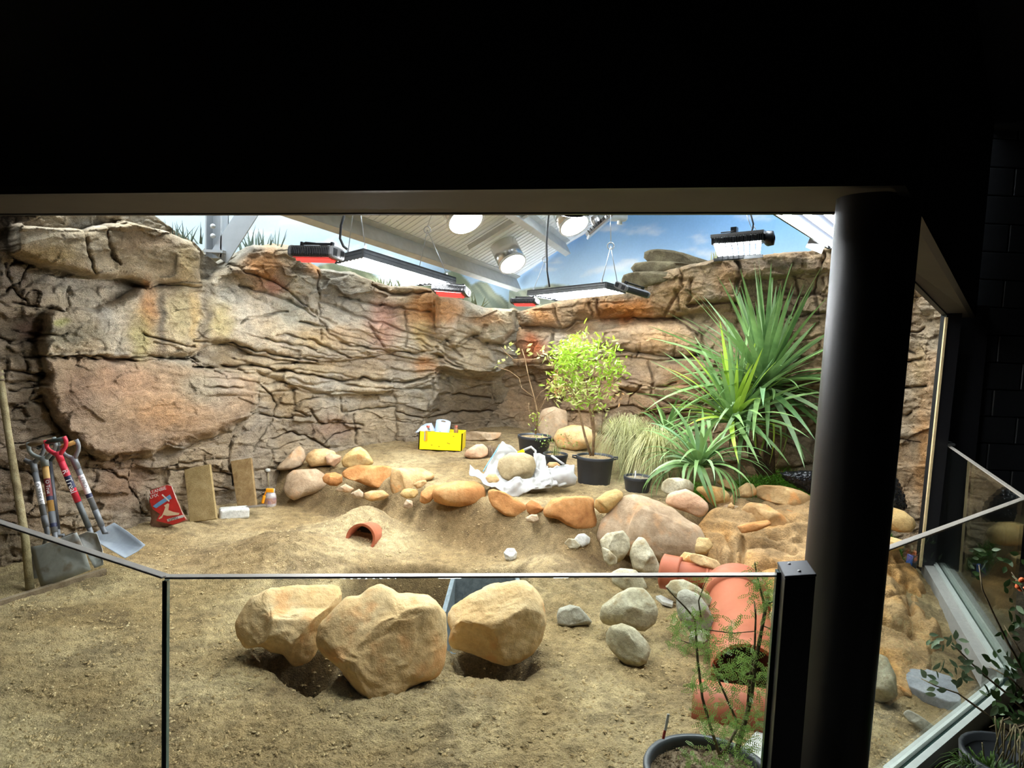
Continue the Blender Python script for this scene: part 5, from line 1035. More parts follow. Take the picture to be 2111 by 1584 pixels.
stone('basin_rock', 'tan sculpted rock overhanging the dark hollow under the loaf stone', [(1528, 1055), (1545, 1035), (1580, 1040), (1610, 1060), (1632, 1085), (1628, 1096), (1590, 1092), (1560, 1078), (1548, 1066)], M_tan, 0.6, Y=5.6, seed=151, facets=5, sub=4, cat='rock')
stone('basin_rock', 'orange rock lip at the top of the basin', [(1520, 1085), (1545, 1078), (1585, 1072), (1590, 1082), (1560, 1095), (1530, 1100)], M_org, 0.7, Y=5.3, seed=152, facets=2, sub=4, cat='rock')
def dens(pts, k=3):
    out = []
    for i in range(len(pts)):
        a, b = pts[i], pts[(i + 1) % len(pts)]
        for j in range(k): out.append(tuple(a[q] + (b[q] - a[q]) * j / k for q in range(len(a))))
    return out
# ================================================================== TOOLS BY THE LEFT WALL
def text(s, M, size, mat, parent, name='lettering', depth=0.0006):
    """flat lettering; M is a 4x4 world matrix of its baseline start"""
    cu = bpy.data.curves.new('t', 'FONT'); cu.body = s; cu.size = size; cu.extrude = depth; cu.resolution_u = 2
    t = bpy.data.objects.new('t', cu); COL.objects.link(t); bpy.context.view_layer.update()
    me = bpy.data.meshes.new_from_object(t.evaluated_get(bpy.context.evaluated_depsgraph_get())); bpy.data.objects.remove(t)
    me.name = name; me.materials.clear(); o = link(name, me, mat)
    o.parent = parent; L = Vector(parent.location) + (Vector(parent.parent.location) if parent.parent else Vector())
    o.matrix_local = Matrix.Translation(-L) @ M
    return o
M_gplas = plain('grey_painted_steel_shaft', (0.16, 0.17, 0.18), 0.45, 0.1, 0.15, 30, 0.05)
M_blade = stone_mat('dusty_steel_blade', lin(138, 142, 140), lin(160, 162, 156), lin(176, 176, 168), 0.65, 0.15, 5, spot=lin(120, 104, 84), bs=0.06)
M_wood = stone_mat('ash_wood', lin(188, 144, 78), lin(206, 164, 96), lin(216, 178, 112), 0.6, 0.12, 12, bs=0.1)
M_owood = stone_mat('weathered_wood', lin(120, 104, 84), lin(146, 128, 104), lin(164, 146, 120), 0.75, 0.2, 12)
M_red = plain('red_plastic_grip', (0.62, 0.03, 0.06), 0.4, 0, 0.1, 20, 0.03)
M_dgrip = plain('dark_green_grip', (0.025, 0.035, 0.03), 0.5); M_wht2 = plain('white_label', (0.75, 0.75, 0.75), 0.6); M_navy = plain('navy_label', (0.02, 0.025, 0.07), 0.5); M_mar = plain('maroon_label', (0.22, 0.03, 0.03), 0.5)
def shovel(label, ts, yoke, foot, tipw, Yt, Yf, grip_l, grip_r, gmat, ymat, parts, blade, bmat=None):
    """ts: grip ends in pixels; yoke: where the D meets the shaft; foot: end of the shaft; blade: outline in pixels with depth"""
    gl, gr_ = V(at_y(*grip_l, Yt)), V(at_y(*grip_r, Yt + 0.0)); yk = V(at_y(*yoke, Yt - 0.0)); ft = V(at_y(*foot, Yf))
    o = empty('shovel', V((ft.x, ft.y, HG(ft.x, ft.y))), label, 'shovel', 'shovels leaning on the left rock')
    MB().tube([gl, gr_], 0.0155, 12).build('grip', gmat, o, loc=gl)
    d = (ft - yk).normalized(); mid = (gl + gr_) / 2
    for g in (gl, gr_):
        w = (g - mid)
        MB().tube([g - d * 0.014, g + w * 0.06 + d * 0.012, g + w * 0.08 + (yk - mid) * 0.35, g - w * 0.10 + (yk - mid) * 0.62, mid + w * 0.52 + (yk - mid) * 0.85, yk + d * 0.012], [0.015, 0.0145, 0.013, 0.013, 0.014, 0.018], 10).build('yoke_arm', ymat, o, loc=g)
    L = (ft - yk).length
    for a, b, r, m in parts: MB().tube([yk + d * L * a, yk + d * L * b], r, 14).build('shaft', m, o, loc=yk + d * L * a)
    if blade:
        P = [V(at_y(x, y, Y)) for x, y, Y in dens(blade, 4)]; n = len(P); c = sum(P, Vector()) / n
        nn = (P[1] - P[0]).cross(P[2] - P[0]).normalized(); nn = nn if nn.y < 0 else -nn
        # dished blade: outline plus inner ring pushed back
        vs = P + [c + (p - c) * 0.8 - nn * 0.018 for p in P] + [c + (p - c) * 0.4 - nn * 0.026 for p in P] + [c - nn * 0.028]
        fs = [(k, (k + 1) % n, n + (k + 1) % n, n + k) for k in range(n)] + [(n + k, n + (k + 1) % n, 2 * n + (k + 1) % n, 2 * n + k) for k in range(n)] + [(2 * n + k, 2 * n + (k + 1) % n, 3 * n) for k in range(n)]
        b = MB().add(vs, fs, True).build('blade', bmat or M_blade, o, loc=c); sm = b.modifiers.new('solid', 'SOLIDIFY'); sm.thickness = 0.003
        MB().tube([ft - d * 0.05, ft + d * 0.05, ft.lerp(c, 0.45)], [0.017, 0.016, 0.010], 10).build('socket', M_gplas, o, loc=ft)
    return o, yk, d, L
def label_on(o, yk, d, L, a, b, r, mat, txt=None, tmat=None, size=0.03, name='label'):
    """sticker round the front of a shaft, lettering reading along it"""
    p, q = yk + d * L * a, yk + d * L * b; fw = Vector((-p.x, -p.y, EYE[2] - p.z)).normalized(); fw = (fw - d * fw.dot(d)).normalized(); sd = d.cross(fw).normalized()
    vs = []
    for e in (p, q):
        for k in range(9):
            t = -1.25 + 2.5 * k / 8; vs.append(e + (fw * math.cos(t) + sd * math.sin(t)) * (r + 0.0012))
    s = MB().add(vs, [(k, k + 1, 10 + k, 9 + k) for k in range(8)], True).build(name, mat, o, loc=p)
    if txt:
        R = Matrix((d, fw.cross(d), fw)).transposed()      # text runs down the shaft
        text(txt, Matrix.Translation(p + d * 0.012 + fw * (r + 0.0025) - R @ Vector((0, size * 0.35, 0))) @ R.to_4x4(), size, tmat, s)
Yl = 4.62
o, yk, d, L = shovel('grey shovel with white lettered shaft, leftmost of the row', None, (68, 953), (95, 1085), 0, Yl + 0.12, Yl - 0.05, (40, 924), (88, 912), M_owood, M_gplas, [(-0.01, 0.17, 0.0205, M_gplas), (0.17, 0.85, 0.0185, M_gplas), (0.85, 1.02, 0.020, M_gplas)], [(60, 1150, 4.55), (85, 1140, 4.52), (104, 1160, 4.5), (100, 1212, 4.46), (80, 1222, 4.45), (64, 1205, 4.46)])
label_on(o, yk, d, L, 0.33, 0.68, 0.0185, M_wht2, 'O TREX 99', M_gplas, 0.032)
o, yk, d, L = shovel('shovel with pale wooden shaft and dark sticker, second from the left', None, (91, 945), (112, 1095), 0, Yl + 0.02, Yl - 0.12, (60, 917), (111, 907), M_owood, plain('grey_green_yoke', (0.22, 0.25, 0.24), 0.45), [(-0.02, 0.12, 0.024, plain('grey_green_yoke', (0, 0, 0))), (0.12, 0.74, 0.0195, M_wood), (0.74, 1.02, 0.0205, M_gplas)], [(62, 1128, 4.48), (85, 1124, 4.47), (120, 1112, 4.46), (158, 1098, 4.45), (172, 1130, 4.42), (187, 1175, 4.38), (150, 1190, 4.36), (84, 1212, 4.36), (72, 1170, 4.42)])
label_on(o, yk, d, L, 0.29, 0.59, 0.0195, M_mar, 'O True', M_wht2, 0.03); label_on(o, yk, d, L, 0.535, 0.59, 0.0198, M_navy); label_on(o, yk, d, L, 0.90, 0.95, 0.0207, M_navy)
o, yk, d, L = shovel('dark shafted shovel mostly hidden behind the wooden and red ones', None, (101, 948), (118, 1090), 0, Yl + 0.22, Yl + 0.02, (80, 921), (118, 911), M_dgrip, M_dgrip, [(-0.02, 1.02, 0.018, plain('black_shaft', (0.03, 0.03, 0.036), 0.45))], [(126, 1108, 4.62), (150, 1098, 4.62), (160, 1106, 4.6), (168, 1140, 4.55), (140, 1150, 4.55)])
o, yk, d, L = shovel('red handled shovel with white lettering, in the middle of the row', None, (120, 936), (182, 1085), 0, Yl - 0.06, Yl - 0.02, (96, 912), (133, 905), M_dgrip, M_red, [(-0.03, 0.10, 0.022, M_red), (0.10, 0.66, 0.0205, M_red), (0.66, 1.02, 0.0185, plain('dark_grey_green_shaft', (0.09, 0.10, 0.10), 0.5))], [(157, 1106, 4.5), (180, 1096, 4.5), (200, 1100, 4.5), (212, 1135, 4.46), (213, 1165, 4.42), (195, 1172, 4.41), (172, 1130, 4.46)])
label_on(o, yk, d, L, 0.19, 0.29, 0.0205, M_red, 'R', M_wht2, 0.045); label_on(o, yk, d, L, 0.30, 0.47, 0.0207, M_navy, 'Treal', M_wht2, 0.05)
o, yk, d, L = shovel('grey shovel with yellow wooden grip and clean square blade, rightmost', None, (151, 944), (210, 1085), 0, Yl + 0.02, Yl + 0.05, (127, 921), (158, 911), M_wood, plain('mid_grey_yoke', (0.20, 0.21, 0.22), 0.45), [(-0.02, 0.16, 0.0215, M_gplas), (0.16, 0.76, 0.019, M_gplas), (0.76, 1.0, 0.0195, M_gplas)], [(181, 1107, 4.72), (205, 1094, 4.75), (236, 1078, 4.78), (265, 1097, 4.7), (300, 1124, 4.62), (285, 1137, 4.58), (258, 1152, 4.52), (220, 1130, 4.6)], stone_mat('clean_steel_blade', lin(128, 138, 148), lin(146, 156, 164), lin(160, 168, 174), 0.4, 0.08, 4, bs=0.05))
label_on(o, yk, d, L, 0.25, 0.58, 0.019, M_wht2, 'S PRO', M_gplas, 0.03); label_on(o, yk, d, L, 0.52, 0.575, 0.0193, M_navy)
# bark covered stake
M_bark = stone_mat('pale_bark', lin(130, 116, 84), lin(164, 150, 112), lin(188, 178, 140), 0.9, 0.3, 14)
p = [V(at_y(x, y, Y)) for x, y, Y in ((-14, 640, 4.75), (2, 790, 4.6), (18, 900, 4.5), (36, 1010, 4.42), (52, 1110, 4.35), (62, 1215, 4.3))]
tag(MB().tube(p, [0.018, 0.022, 0.021, 0.024, 0.023, 0.025], 12).build('wooden_stake', M_bark, loc=p[-1]), 'pale bark covered stake leaning in the left corner', 'stake')
# batten on the sand
a, b = V(at_z(-60, 1259, 0.05)), V(at_z(217, 1172, 0.06)); dd = (b - a).normalized()
bt = MB().box((a + b) / 2 - V((0, 0, 0.025)), ((b - a).length / 2, 0.017, 0.03), frame(Vector((0, 0, 1)), dd)).build('timber_batten', M_owood, loc=a); bevel(bt, 0.003); tag(bt, 'thin timber batten lying on the sand below the shovels', 'batten')
# red bag of reptile food / soil
bp = [(300, 1085), (305, 1100), (385, 1076), (378, 1062), (352, 1002), (338, 999), (310, 1012), (304, 1030), (308, 1050)]
Yb = ground_hit(340, 1092)[1]
c0 = V(at_y(340, 1050, Yb + 0.08)); bag = empty('plastic_bag', V(at_y(342, 1092, Yb)), 'red printed plastic bag slumped against the rock', 'bag')
M_bagr = plain('red_printed_film', (0.60, 0.03, 0.03), 0.3, 0, 0.2, 20, 0.1); M_bagb = plain('brown_clear_film', (0.24, 0.13, 0.09), 0.25, 0, 0.25, 30, 0.2)
def pillow(outline, Y, thick, name, mat, parent, n=6, back=0.0, seed=0, lean=0.0):
    """puffed shape with the given outline: rings from rim to middle"""
    P = [V(at_y(x, y, Y + lean * (y - outline[0][1]))) for x, y in outline]; m = len(P); c = sum(P, Vector()) / m; vs = []; fs = []
    tow = Vector((-c.x, -c.y, EYE[2] - c.z)).normalized()
    for s in (1, -1):
        base = len(vs)
        for k in range(n + 1):
            t = k / n; h = thick * math.sqrt(max(0, 1 - (1 - t) ** 2))
            for p in P: 
                q = c + (p - c) * (1 - t * 0.999); w = float(perlin(np.array([[q.x * 14, q.y * 14, q.z * 14 + seed]]))[0]) * 0.012 * (t > 0)
                vs.append(q + tow * (s * h + back + w))
        for k in range(n):
            for j in range(m): fs.append((base + k * m + j, base + k * m + (j + 1) % m, base + (k + 1) * m + (j + 1) % m, base + (k + 1) * m + j))
    return MB().add(vs, fs, True).build(name, mat, parent, loc=c)
pillow(dens([(304, 1098), (388, 1074), (376, 1055), (366, 1030), (354, 1002), (345, 999), (309, 1010), (307, 1040), (312, 1070)]), Yb + 0.05, 0.05, 'bag_body', M_bagb, bag)
def decal(pts, Y, off, mat, parent, name, th=0.0015):
    P = [V(at_y(x, y, Y)) for x, y in pts]; c = sum(P, Vector()) / len(P); tow = Vector((-c.x, -c.y, EYE[2] - c.z)).normalized()
    return MB().prism([p + tow * off for p in P], tow * th).build(name, mat, parent, loc=c)
decal([(311, 1012), (345, 1001), (353, 1003), (362, 1028), (371, 1048), (377, 1062), (383, 1072), (356, 1082), (340, 1078), (322, 1074), (330, 1060), (315, 1050), (309, 1035)], Yb + 0.05, 0.055, M_bagr, bag, 'red_print')
decal([(315, 1044), (326, 1036), (350, 1020), (354, 1028), (340, 1036), (322, 1048)], Yb + 0.05, 0.058, plain('blue_print', (0.16, 0.40, 0.72), 0.35), bag, 'blue_band')
decal([(333, 1021), (335, 1019), (350, 1033), (348, 1035)], Yb + 0.05, 0.0605, M_wht2, bag, 'white_stroke')
decal([(338, 1043), (346, 1038), (349, 1040), (347, 1052), (358, 1056), (370, 1058), (368, 1062), (345, 1064), (337, 1062), (334, 1068), (328, 1071), (327, 1069), (334, 1063), (338, 1054), (341, 1046)], Yb + 0.05, 0.058, plain('cream_print', (0.78, 0.62, 0.42), 0.4), bag, 'cream_shape')
decal([(344, 1071), (346, 1076), (378, 1067), (380, 1064), (376, 1062)], Yb + 0.05, 0.058, M_wht2, bag, 'name_panel')
tow = Vector((-c0.x, -c0.y, EYE[2] - c0.z)).normalized(); rx = V(at_y(345, 1008, Yb)) - V(at_y(311, 1019, Yb)); rx.normalize(); nY = Vector((0, -1, 0)); R = Matrix((rx, nY.cross(rx), nY)).transposed()
for s, x, y, z in (('LEANBIE', 310, 1020, 0.075), ('LMX', 310, 1029, 0.075), ):
    text(s, Matrix.Translation(V(at_y(x, y, Yb + 0.05)) + tow * 0.066) @ R.to_4x4(), 0.038, M_wht2, bag)
rx2 = (V(at_y(378, 1065, Yb)) - V(at_y(346, 1075, Yb))).normalized(); R2 = Matrix((rx2, nY.cross(rx2), nY)).transposed()
text('RSMPLJ', Matrix.Translation(V(at_y(348, 1075, Yb + 0.05)) + tow * 0.064) @ R2.to_4x4(), 0.026, plain('black_print', (0.02, 0.02, 0.02), 0.5), bag)
# two paving slabs leaning on the rock
M_slab = stone_mat('buff_paving_slab', lin(146, 124, 82), lin(164, 142, 96), lin(178, 156, 112), 0.9, 0.3, 14); M_slab2 = stone_mat('brown_paving_slab', lin(130, 102, 64), lin(152, 124, 82), lin(170, 144, 100), 0.9, 0.4, 20)
def leaning(q, Yb_, Yt_, th, mat, label):
    P = [V(at_y(q[0][0], q[0][1], Yb_)), V(at_y(q[1][0], q[1][1], Yb_)), V(at_y(q[2][0], q[2][1], Yt_)), V(at_y(q[3][0], q[3][1], Yt_))]
    n = (P[1] - P[0]).cross(P[3] - P[0]).normalized(); n = n if n.y > 0 else -n
    o = MB().prism(P, n * th).build('paving_slab', mat, loc=P[0]); bevel(o, 0.005); return tag(o, label, 'slab')
y1 = ground_hit(418, 1072)[1] - 0.12; leaning([(391, 1077), (446, 1070), (432, 957), (379, 968)], y1, y1 + 0.16, 0.035, M_slab, 'tall buff paving slab leaning on the rock beside the red bag')
y2 = ground_hit(505, 1050)[1] - 0.15; leaning([(490, 1054), (528, 1044), (517, 944), (475, 951)], y2, y2 + 0.14, 0.035, M_slab2, 'narrower speckled brown paving slab nearer the orange tool')
# pale long stone
p = ground_hit(478, 1070); pc = V((p[0], p[1] + 0.05, HG(p[0], p[1]) + 0.04)); dd = V(at_y(505, 1056, p[1] + 0.1)) - V(at_y(450, 1062, p[1])); dd.z = 0
o = MB().box(pc, (0.125, 0.06, 0.05), frame((0, 0, 1), dd)).build('kerb_stone', M_wht, loc=pc); bevel(o, 0.022, 3); tag(o, 'pale block shaped stone lying at the foot of the buff slab', 'stone')
# jar, orange scraper and stick at the end of the terrace
yj = ground_hit(557, 1044)[1]; jp = V(at_y(557, 1045, yj)); jar = empty('plastic_jar', jp, 'clear plastic jar with torn label below the pointed stone', 'jar')
sj = scale_at(jp)
MB().lathe([(0.0, 0), (11.5 * sj, 0), (12 * sj, 4 * sj), (12 * sj, 22 * sj), (10 * sj, 28 * sj), (8 * sj, 30 * sj), (8 * sj, 33 * sj)], 24, None, jp).build('jar_body', plain('cloudy_clear_plastic', (0.42, 0.38, 0.36), 0.2, 0, 0.35, 40, 0.1), jar, loc=jp)
MB().lathe([(8.6 * sj, 30 * sj), (8.8 * sj, 37 * sj), (0, 37.5 * sj)], 24, None, jp).build('jar_lid', plain('grey_jar_lid', (0.36, 0.34, 0.31), 0.5), jar, loc=jp)
MB().lathe([(12.2 * sj, 8 * sj), (12.2 * sj, 20 * sj)], 24, None, jp).build('jar_label', stone_mat('torn_label', lin(150, 110, 100), lin(190, 150, 130), lin(120, 110, 150), 0.5, 0.4, 30, bs=0.1), jar, loc=jp)
M_orp = plain('orange_plastic', (0.86, 0.33, 0.01), 0.35, 0, 0.1, 20, 0.02)
sc = empty('hand_scraper', V(at_y(543, 1040, yj - 0.1)), 'orange angled hand tool hooked over the jar', 'hand tool')
a = [V(at_y(x, y, yj - 0.1)) for x, y in ((564, 1010), (549, 1013), (545, 1022), (541, 1038))]
bevel(MB().box((a[0] + a[1]) / 2, ((a[0] - a[1]).length / 2, 0.014, 0.018), frame((0, 0, 1), a[0] - a[1])).build('handle_top', M_orp, sc, loc=a[0]), 0.006)
MB().tube([a[1], a[2]], 0.007, 8).build('neck', M_orp, sc, loc=a[1]); bevel(MB().box((a[2] + a[3]) / 2, (0.012, 0.012, (a[3] - a[2]).length / 2), frame(a[2] - a[3])).build('handle_grip', M_orp, sc, loc=a[2]), 0.006)
a, b = V(at_z(512, 1048, 0.08)), V(at_z(542, 1040, 0.1)); tag(MB().box((a + b) / 2, ((b - a).length / 2 + 0.02, 0.018, 0.006), frame((0, 0, 1), b - a)).build('metal_strip', M_alu, loc=a), 'thin pale metal strip lying beside the orange tool', 'strip')
st = empty('cane', V(at_y(553, 1000, yj + 0.2)), 'thin cane with a small pale cap behind the jar', 'cane'); MB().tube([at_y(554, 1005, yj + 0.15), at_y(552, 974, yj + 0.2)], 0.005, 6).build('stem', M_bark, st, loc=st.location); MB().lathe([(0.0, 0.03), (0.022, 0.022), (0.024, 0.0), (0.0, -0.01)], 12, None, at_y(552, 972, yj + 0.2)).build('cap', M_wht, st, loc=st.location)
# ================================================================== YELLOW CRATE
Yc = ground_hit(905, 931)[1]; M_yc = plain('yellow_crate_plastic', (0.88, 0.68, 0.0), 0.45, 0, 0.05, 8, 0.03)
q = [V(at_y(x, y, Yc)) for x, y in ((862, 928), (952, 932), (954, 894), (864, 889))]; back = Vector((0.02, 0.24, 0)); cr = empty('tool_crate', q[0], 'bright yellow open crate standing on the terrace', 'crate')
t = Vector((0, 0.012, 0))
MB().prism(q, t).build('front_wall', M_yc, cr, loc=q[0]); MB().prism([p + back for p in q], t).build('back_wall', M_yc, cr, loc=q[0])
for i, j in ((0, 3), (1, 2)): MB().prism([q[i], q[j], q[j] + back, q[i] + back], Vector((0.012 if i == 0 else -0.012, 0, 0))).build('side_wall', M_yc, cr, loc=q[i])
MB().prism([q[0], q[1], q[1] + back, q[0] + back], Vector((0, 0, 0.01))).build('base', M_yc, cr, loc=q[0])
for x, w, c in ((879, 0.012, M_orp), (876, 0.006, plain('grey_clip', (0.3, 0.3, 0.3), 0.4))):
    p = V(at_y(x, 893, Yc - 0.008)); MB().box(p - V((0, 0, 0.03)), (w, 0.006, 0.055)).build('hanging_clip', c, cr, loc=p)
for x, y in ((935, 900), (923, 914), (926, 915), (890, 918), (905, 921)):
    p = V(at_y(x, y, Yc - 0.001)); MB().box(p, (0.008, 0.002, 0.004)).build('scuff', plain('dark_scuff', (0.30, 0.22, 0.0), 0.8), cr, loc=p)
M_blue = plain('blue_paper_roll', (0.42, 0.56, 0.85), 0.85, 0, 0.05, 20, 0.1)
c = V(at_y(911, 892, Yc + 0.12)); Mx = frame(V((0.12, -0.15, 1))); r_ = 15 * scale_at(c)
rl = empty('paper_roll', c, 'blue paper towel roll standing in the yellow crate', 'paper roll'); MB().lathe([(r_, -0.1), (r_, 24 * scale_at(c)), (r_ * 0.35, 24.2 * scale_at(c)), (r_ * 0.35, -0.1)], 28, Mx, c).build('roll', M_blue, rl, loc=c); MB().lathe([(r_ * 0.36, 0), (r_ * 0.36, 24.5 * scale_at(c)), (r_ * 0.3, 24.5 * scale_at(c)), (r_ * 0.3, 0)], 20, Mx, c).build('core', M_owood, rl, loc=c)
P = [V(at_y(x, y, Yc + dy)) for x, y, dy in ((857, 892, 0.02), (868, 880, 0.05), (878, 875, 0.07), (889, 874, 0.1), (897, 889, 0.08), (880, 888, 0.03))]
tag(MB().prism(P, (0, 0.03, 0.004)).build('paper_sheet', M_blue, loc=P[0]), 'crumpled pale blue paper sheet over the left end of the crate', 'paper')
for lb, x, y, r, h, m in (('small glass jar at the left in the yellow crate', 882, 892, 5.5, 12, plain('dark_jar_glass', (0.10, 0.09, 0.07), 0.15)), ('low grey jar in front of the blue roll', 909, 892, 6.5, 9, plain('grey_glass', (0.30, 0.33, 0.38), 0.15)), ('small bottle with red cap at the right in the yellow crate', 940, 893, 4.5, 13, plain('amber_bottle', (0.30, 0.16, 0.06), 0.2))):
    c = V(at_y(x, y, Yc + 0.07)); s = scale_at(c); jo = empty('small_jar', c, lb, 'jar'); MB().lathe([(0, -0.04), (r * s, -0.04), (r * s, h * 0.6 * s), (r * 0.6 * s, h * 0.8 * s), (r * 0.6 * s, h * s)], 16, None, c).build('jar_body', m, jo, loc=c); MB().lathe([(r * 0.68 * s, h * 0.85 * s), (r * 0.68 * s, (h + 2.5) * s), (0, (h + 2.5) * s)], 16, None, c).build('jar_cap', plain('red_brown_cap', (0.35, 0.07, 0.03), 0.4), jo, loc=c)
# ================================================================== WHITE BULK BAG
M_bag = plain('white_woven_bag', (0.36, 0.355, 0.335), 0.75, 0, 0.12, 16, 0.2)
Yw2 = ground_hit(1060, 1020)[1]; bb = empty('bulk_bag', V(at_y(1060, 1000, Yw2)), 'crumpled white woven bulk bag slumped open around a boulder', 'bag')
def cloth(front, backp, name, seed, fold=0.03, nu=40, nv=14, mat=None):
    """sheet between two lines given as (px, py, depth), with folds"""
    def res(L, n):
        A = np.array([at_y(*p) for p in L]); s = np.linspace(0, 1, len(A)); t = np.linspace(0, 1, n); return np.stack([np.interp(t, s, A[:, k]) for k in range(3)], -1)
    a, b = res(front, nu), res(backp, nu); t = np.linspace(0, 1, nv)[None, :, None]; P = a[:, None] * (1 - t) + b[:, None] * t
    n = 1.3 * fbm(P * 7 + seed, 3) + 1.8 * np.abs(perlin(P * np.array([13, 9, 9]) + seed)) - 0.6; P = P + n[..., None] * fold * np.array([0.25, -0.7, 0.65])
    P = P - np.array(bb.location)
    me = grid_mesh(name, P); o = link(name, me, mat or M_bag); o.parent = bb; m = o.modifiers.new('solid', 'SOLIDIFY'); m.thickness = 0.004; return o
Y0 = Yw2
cloth([(968, 978, Y0 + .1), (985, 985, Y0 + .0), (1010, 1000, Y0 - .1), (1040, 1018, Y0 - .15), (1070, 1022, Y0 - .12), (1100, 1010, Y0 - .08), (1140, 1003, Y0)], [(968, 960, Y0 + .18), (995, 975, Y0 + .1), (1022, 985, Y0 + .02), (1045, 992, Y0 - .02), (1062, 982, Y0 - .05), (1095, 990, Y0 + .0), (1130, 975, Y0 + .1)], 'front_flap', 1, 0.03)
cloth([(995, 985, Y0 + .12), (1005, 960, Y0 + .25), (1020, 935, Y0 + .35), (1036, 908, Y0 + .45)], [(1030, 990, Y0 + .1), (1030, 965, Y0 + .25), (1040, 945, Y0 + .38), (1075, 937, Y0 + .5)], 'left_corner', 2, 0.02, 24, 12)
cloth([(1100, 935, Y0 + .45), (1112, 935, Y0 + .4), (1124, 940, Y0 + .38)], [(1100, 985, Y0 + .15), (1115, 985, Y0 + .12), (1126, 980, Y0 + .15)], 'back_corner', 3, 0.015, 18, 14)
cloth([(1100, 1010, Y0 - .05), (1135, 1000, Y0 - .0), (1160, 1002, Y0 + .03), (1185, 995, Y0 + .08)], [(1105, 965, Y0 + .15), (1140, 965, Y0 + .2), (1165, 956, Y0 + .25), (1184, 960, Y0 + .25)], 'right_flap', 4, 0.04, 30, 16)
cloth([(1000, 990, Y0 + .05), (1040, 1005, Y0), (1090, 1000, Y0), (1130, 990, Y0 + .05)], [(1010, 965, Y0 + .3), (1050, 960, Y0 + .3), (1090, 960, Y0 + .3), (1130, 960, Y0 + .3)], 'bag_floor', 5, 0.01, 20, 8)
pillow(dens([(1125, 985), (1150, 970), (1178, 968), (1190, 985), (1186, 1000), (1165, 1006), (1140, 1003)]), Y0 + 0.1, 0.06, 'bag_bulge', M_bag, bb)
MB().tube([at_y(1072, 945, Y0 + .3), at_y(1080, 928, Y0 + .32), at_y(1095, 922, Y0 + .32), at_y(1104, 930, Y0 + .3), at_y(1104, 960, Y0 + .22), at_y(1098, 985, Y0 + .12)], [0.012] * 6, 6).build('lifting_loop', M_bag, bb, loc=bb.location)
MB().tube([at_y(1137, 940, Y0 + .3), at_y(1163, 958, Y0 + .22)], [0.012, 0.012], 6).build('lifting_strap', M_bag, bb, loc=bb.location)
p = V(at_y(1074, 932, Y0 + .28)); MB().box(p, (0.03, 0.01, 0.014), Matrix.Rotation(-0.5, 3, 'Y')).build('yellow_tag', M_yc, bb, loc=p)
MB().tube([at_y(996, 972, Y0 + .13), at_y(1006, 955, Y0 + .24), at_y(1018, 937, Y0 + .32), at_y(1030, 917, Y0 + .4)], 0.004, 5).build('blue_stitching', plain('blue_thread', (0.12, 0.42, 0.75), 0.6), bb, loc=bb.location)
stone('boulder', 'tan grey boulder sitting in the white bulk bag', [(1024, 965), (1029, 947), (1050, 934), (1080, 933), (1098, 941), (1105, 960), (1099, 982), (1090, 994), (1060, 998), (1034, 986)], stone_mat('sandy_grey_stone', lin(150, 132, 98), lin(176, 158, 120), lin(192, 176, 140), scale=5), 0.8, Y=Y0 + 0.16, seed=200, facets=2, cat='boulder')
stone('stone', 'small tan stone inside the left fold of the bulk bag', [(1000, 985), (1008, 977), (1022, 977), (1030, 990), (1020, 1000), (1006, 996)], M_tan, 0.8, Y=Y0 + 0.03, seed=201)
stone('stone', 'tan stone peeping out behind the bag near the small planter', [(1126, 960), (1132, 953), (1148, 953), (1156, 960), (1150, 968), (1130, 968)], M_tan, 0.8, Y=Y0 + 0.35, seed=202)
# ================================================================== CLAY PIPES
M_clay = stone_mat('terracotta_clay', lin(148, 80, 55), lin(168, 95, 67), lin(178, 108, 80), 0.55, 0.06, 3, bs=0.08)
M_soil = stone_mat('dark_potting_soil', lin(60, 48, 36), lin(98, 80, 60), lin(140, 120, 92), 0.95, 0.5, 40)
def pipe(name, label, a, b, r, th=0.016, collar=None, collar2=None, arc=(0, 2 * math.pi), parent=None):
    a, b = V(a), V(b); d = (b - a); L = d.length; M = frame(d, (0, 0, 1)); o = empty(name, a, label, 'pipe', 'clay pipes')
    MB().lathe([(r, 0), (r, L), (r - th, L), (r - th, 0), (r, 0)], 48, M, a).build('pipe_wall', M_clay, o, loc=a)
    for c in (collar, collar2):
        if c:
            s, e, k = c; R = r * k; MB().lathe([(r, s), (R, s + 0.012), (R * 1.01, s + 0.02), (R, s + 0.03), (R, e - 0.02), (R * 1.015, e - 0.012), (R, e), (r - th, e), (r - th, s)], 48, M, a).build('socket_collar', M_clay, o, loc=a)
    return o
# pipe mouth in the sand
pc = ground_hit(746, 1100); pm = V(at_y(746, 1100, pc[1] - 0.10)); rr_ = 31 * scale_at(pm)
pipe('clay_pipe', 'clay pipe mouth poking out of the sand mound', pm + V((0.0, -0.05, -0.03)), pm + V((0.06, 0.45, -0.14)), rr_, 0.02)
MB().disc(pm + V((0.015, 0.10, -0.055)), rr_ - 0.021, 32, frame(V((0.06, 0.5, -0.11)))).build('shade_disc', plain('pipe_shade_black', (0.012, 0.010, 0.008), 0.95), [o_ for o_ in bpy.data.objects if o_.name == 'clay_pipe'][0], loc=pm)  # near-black disc standing in for the shade inside the pipe
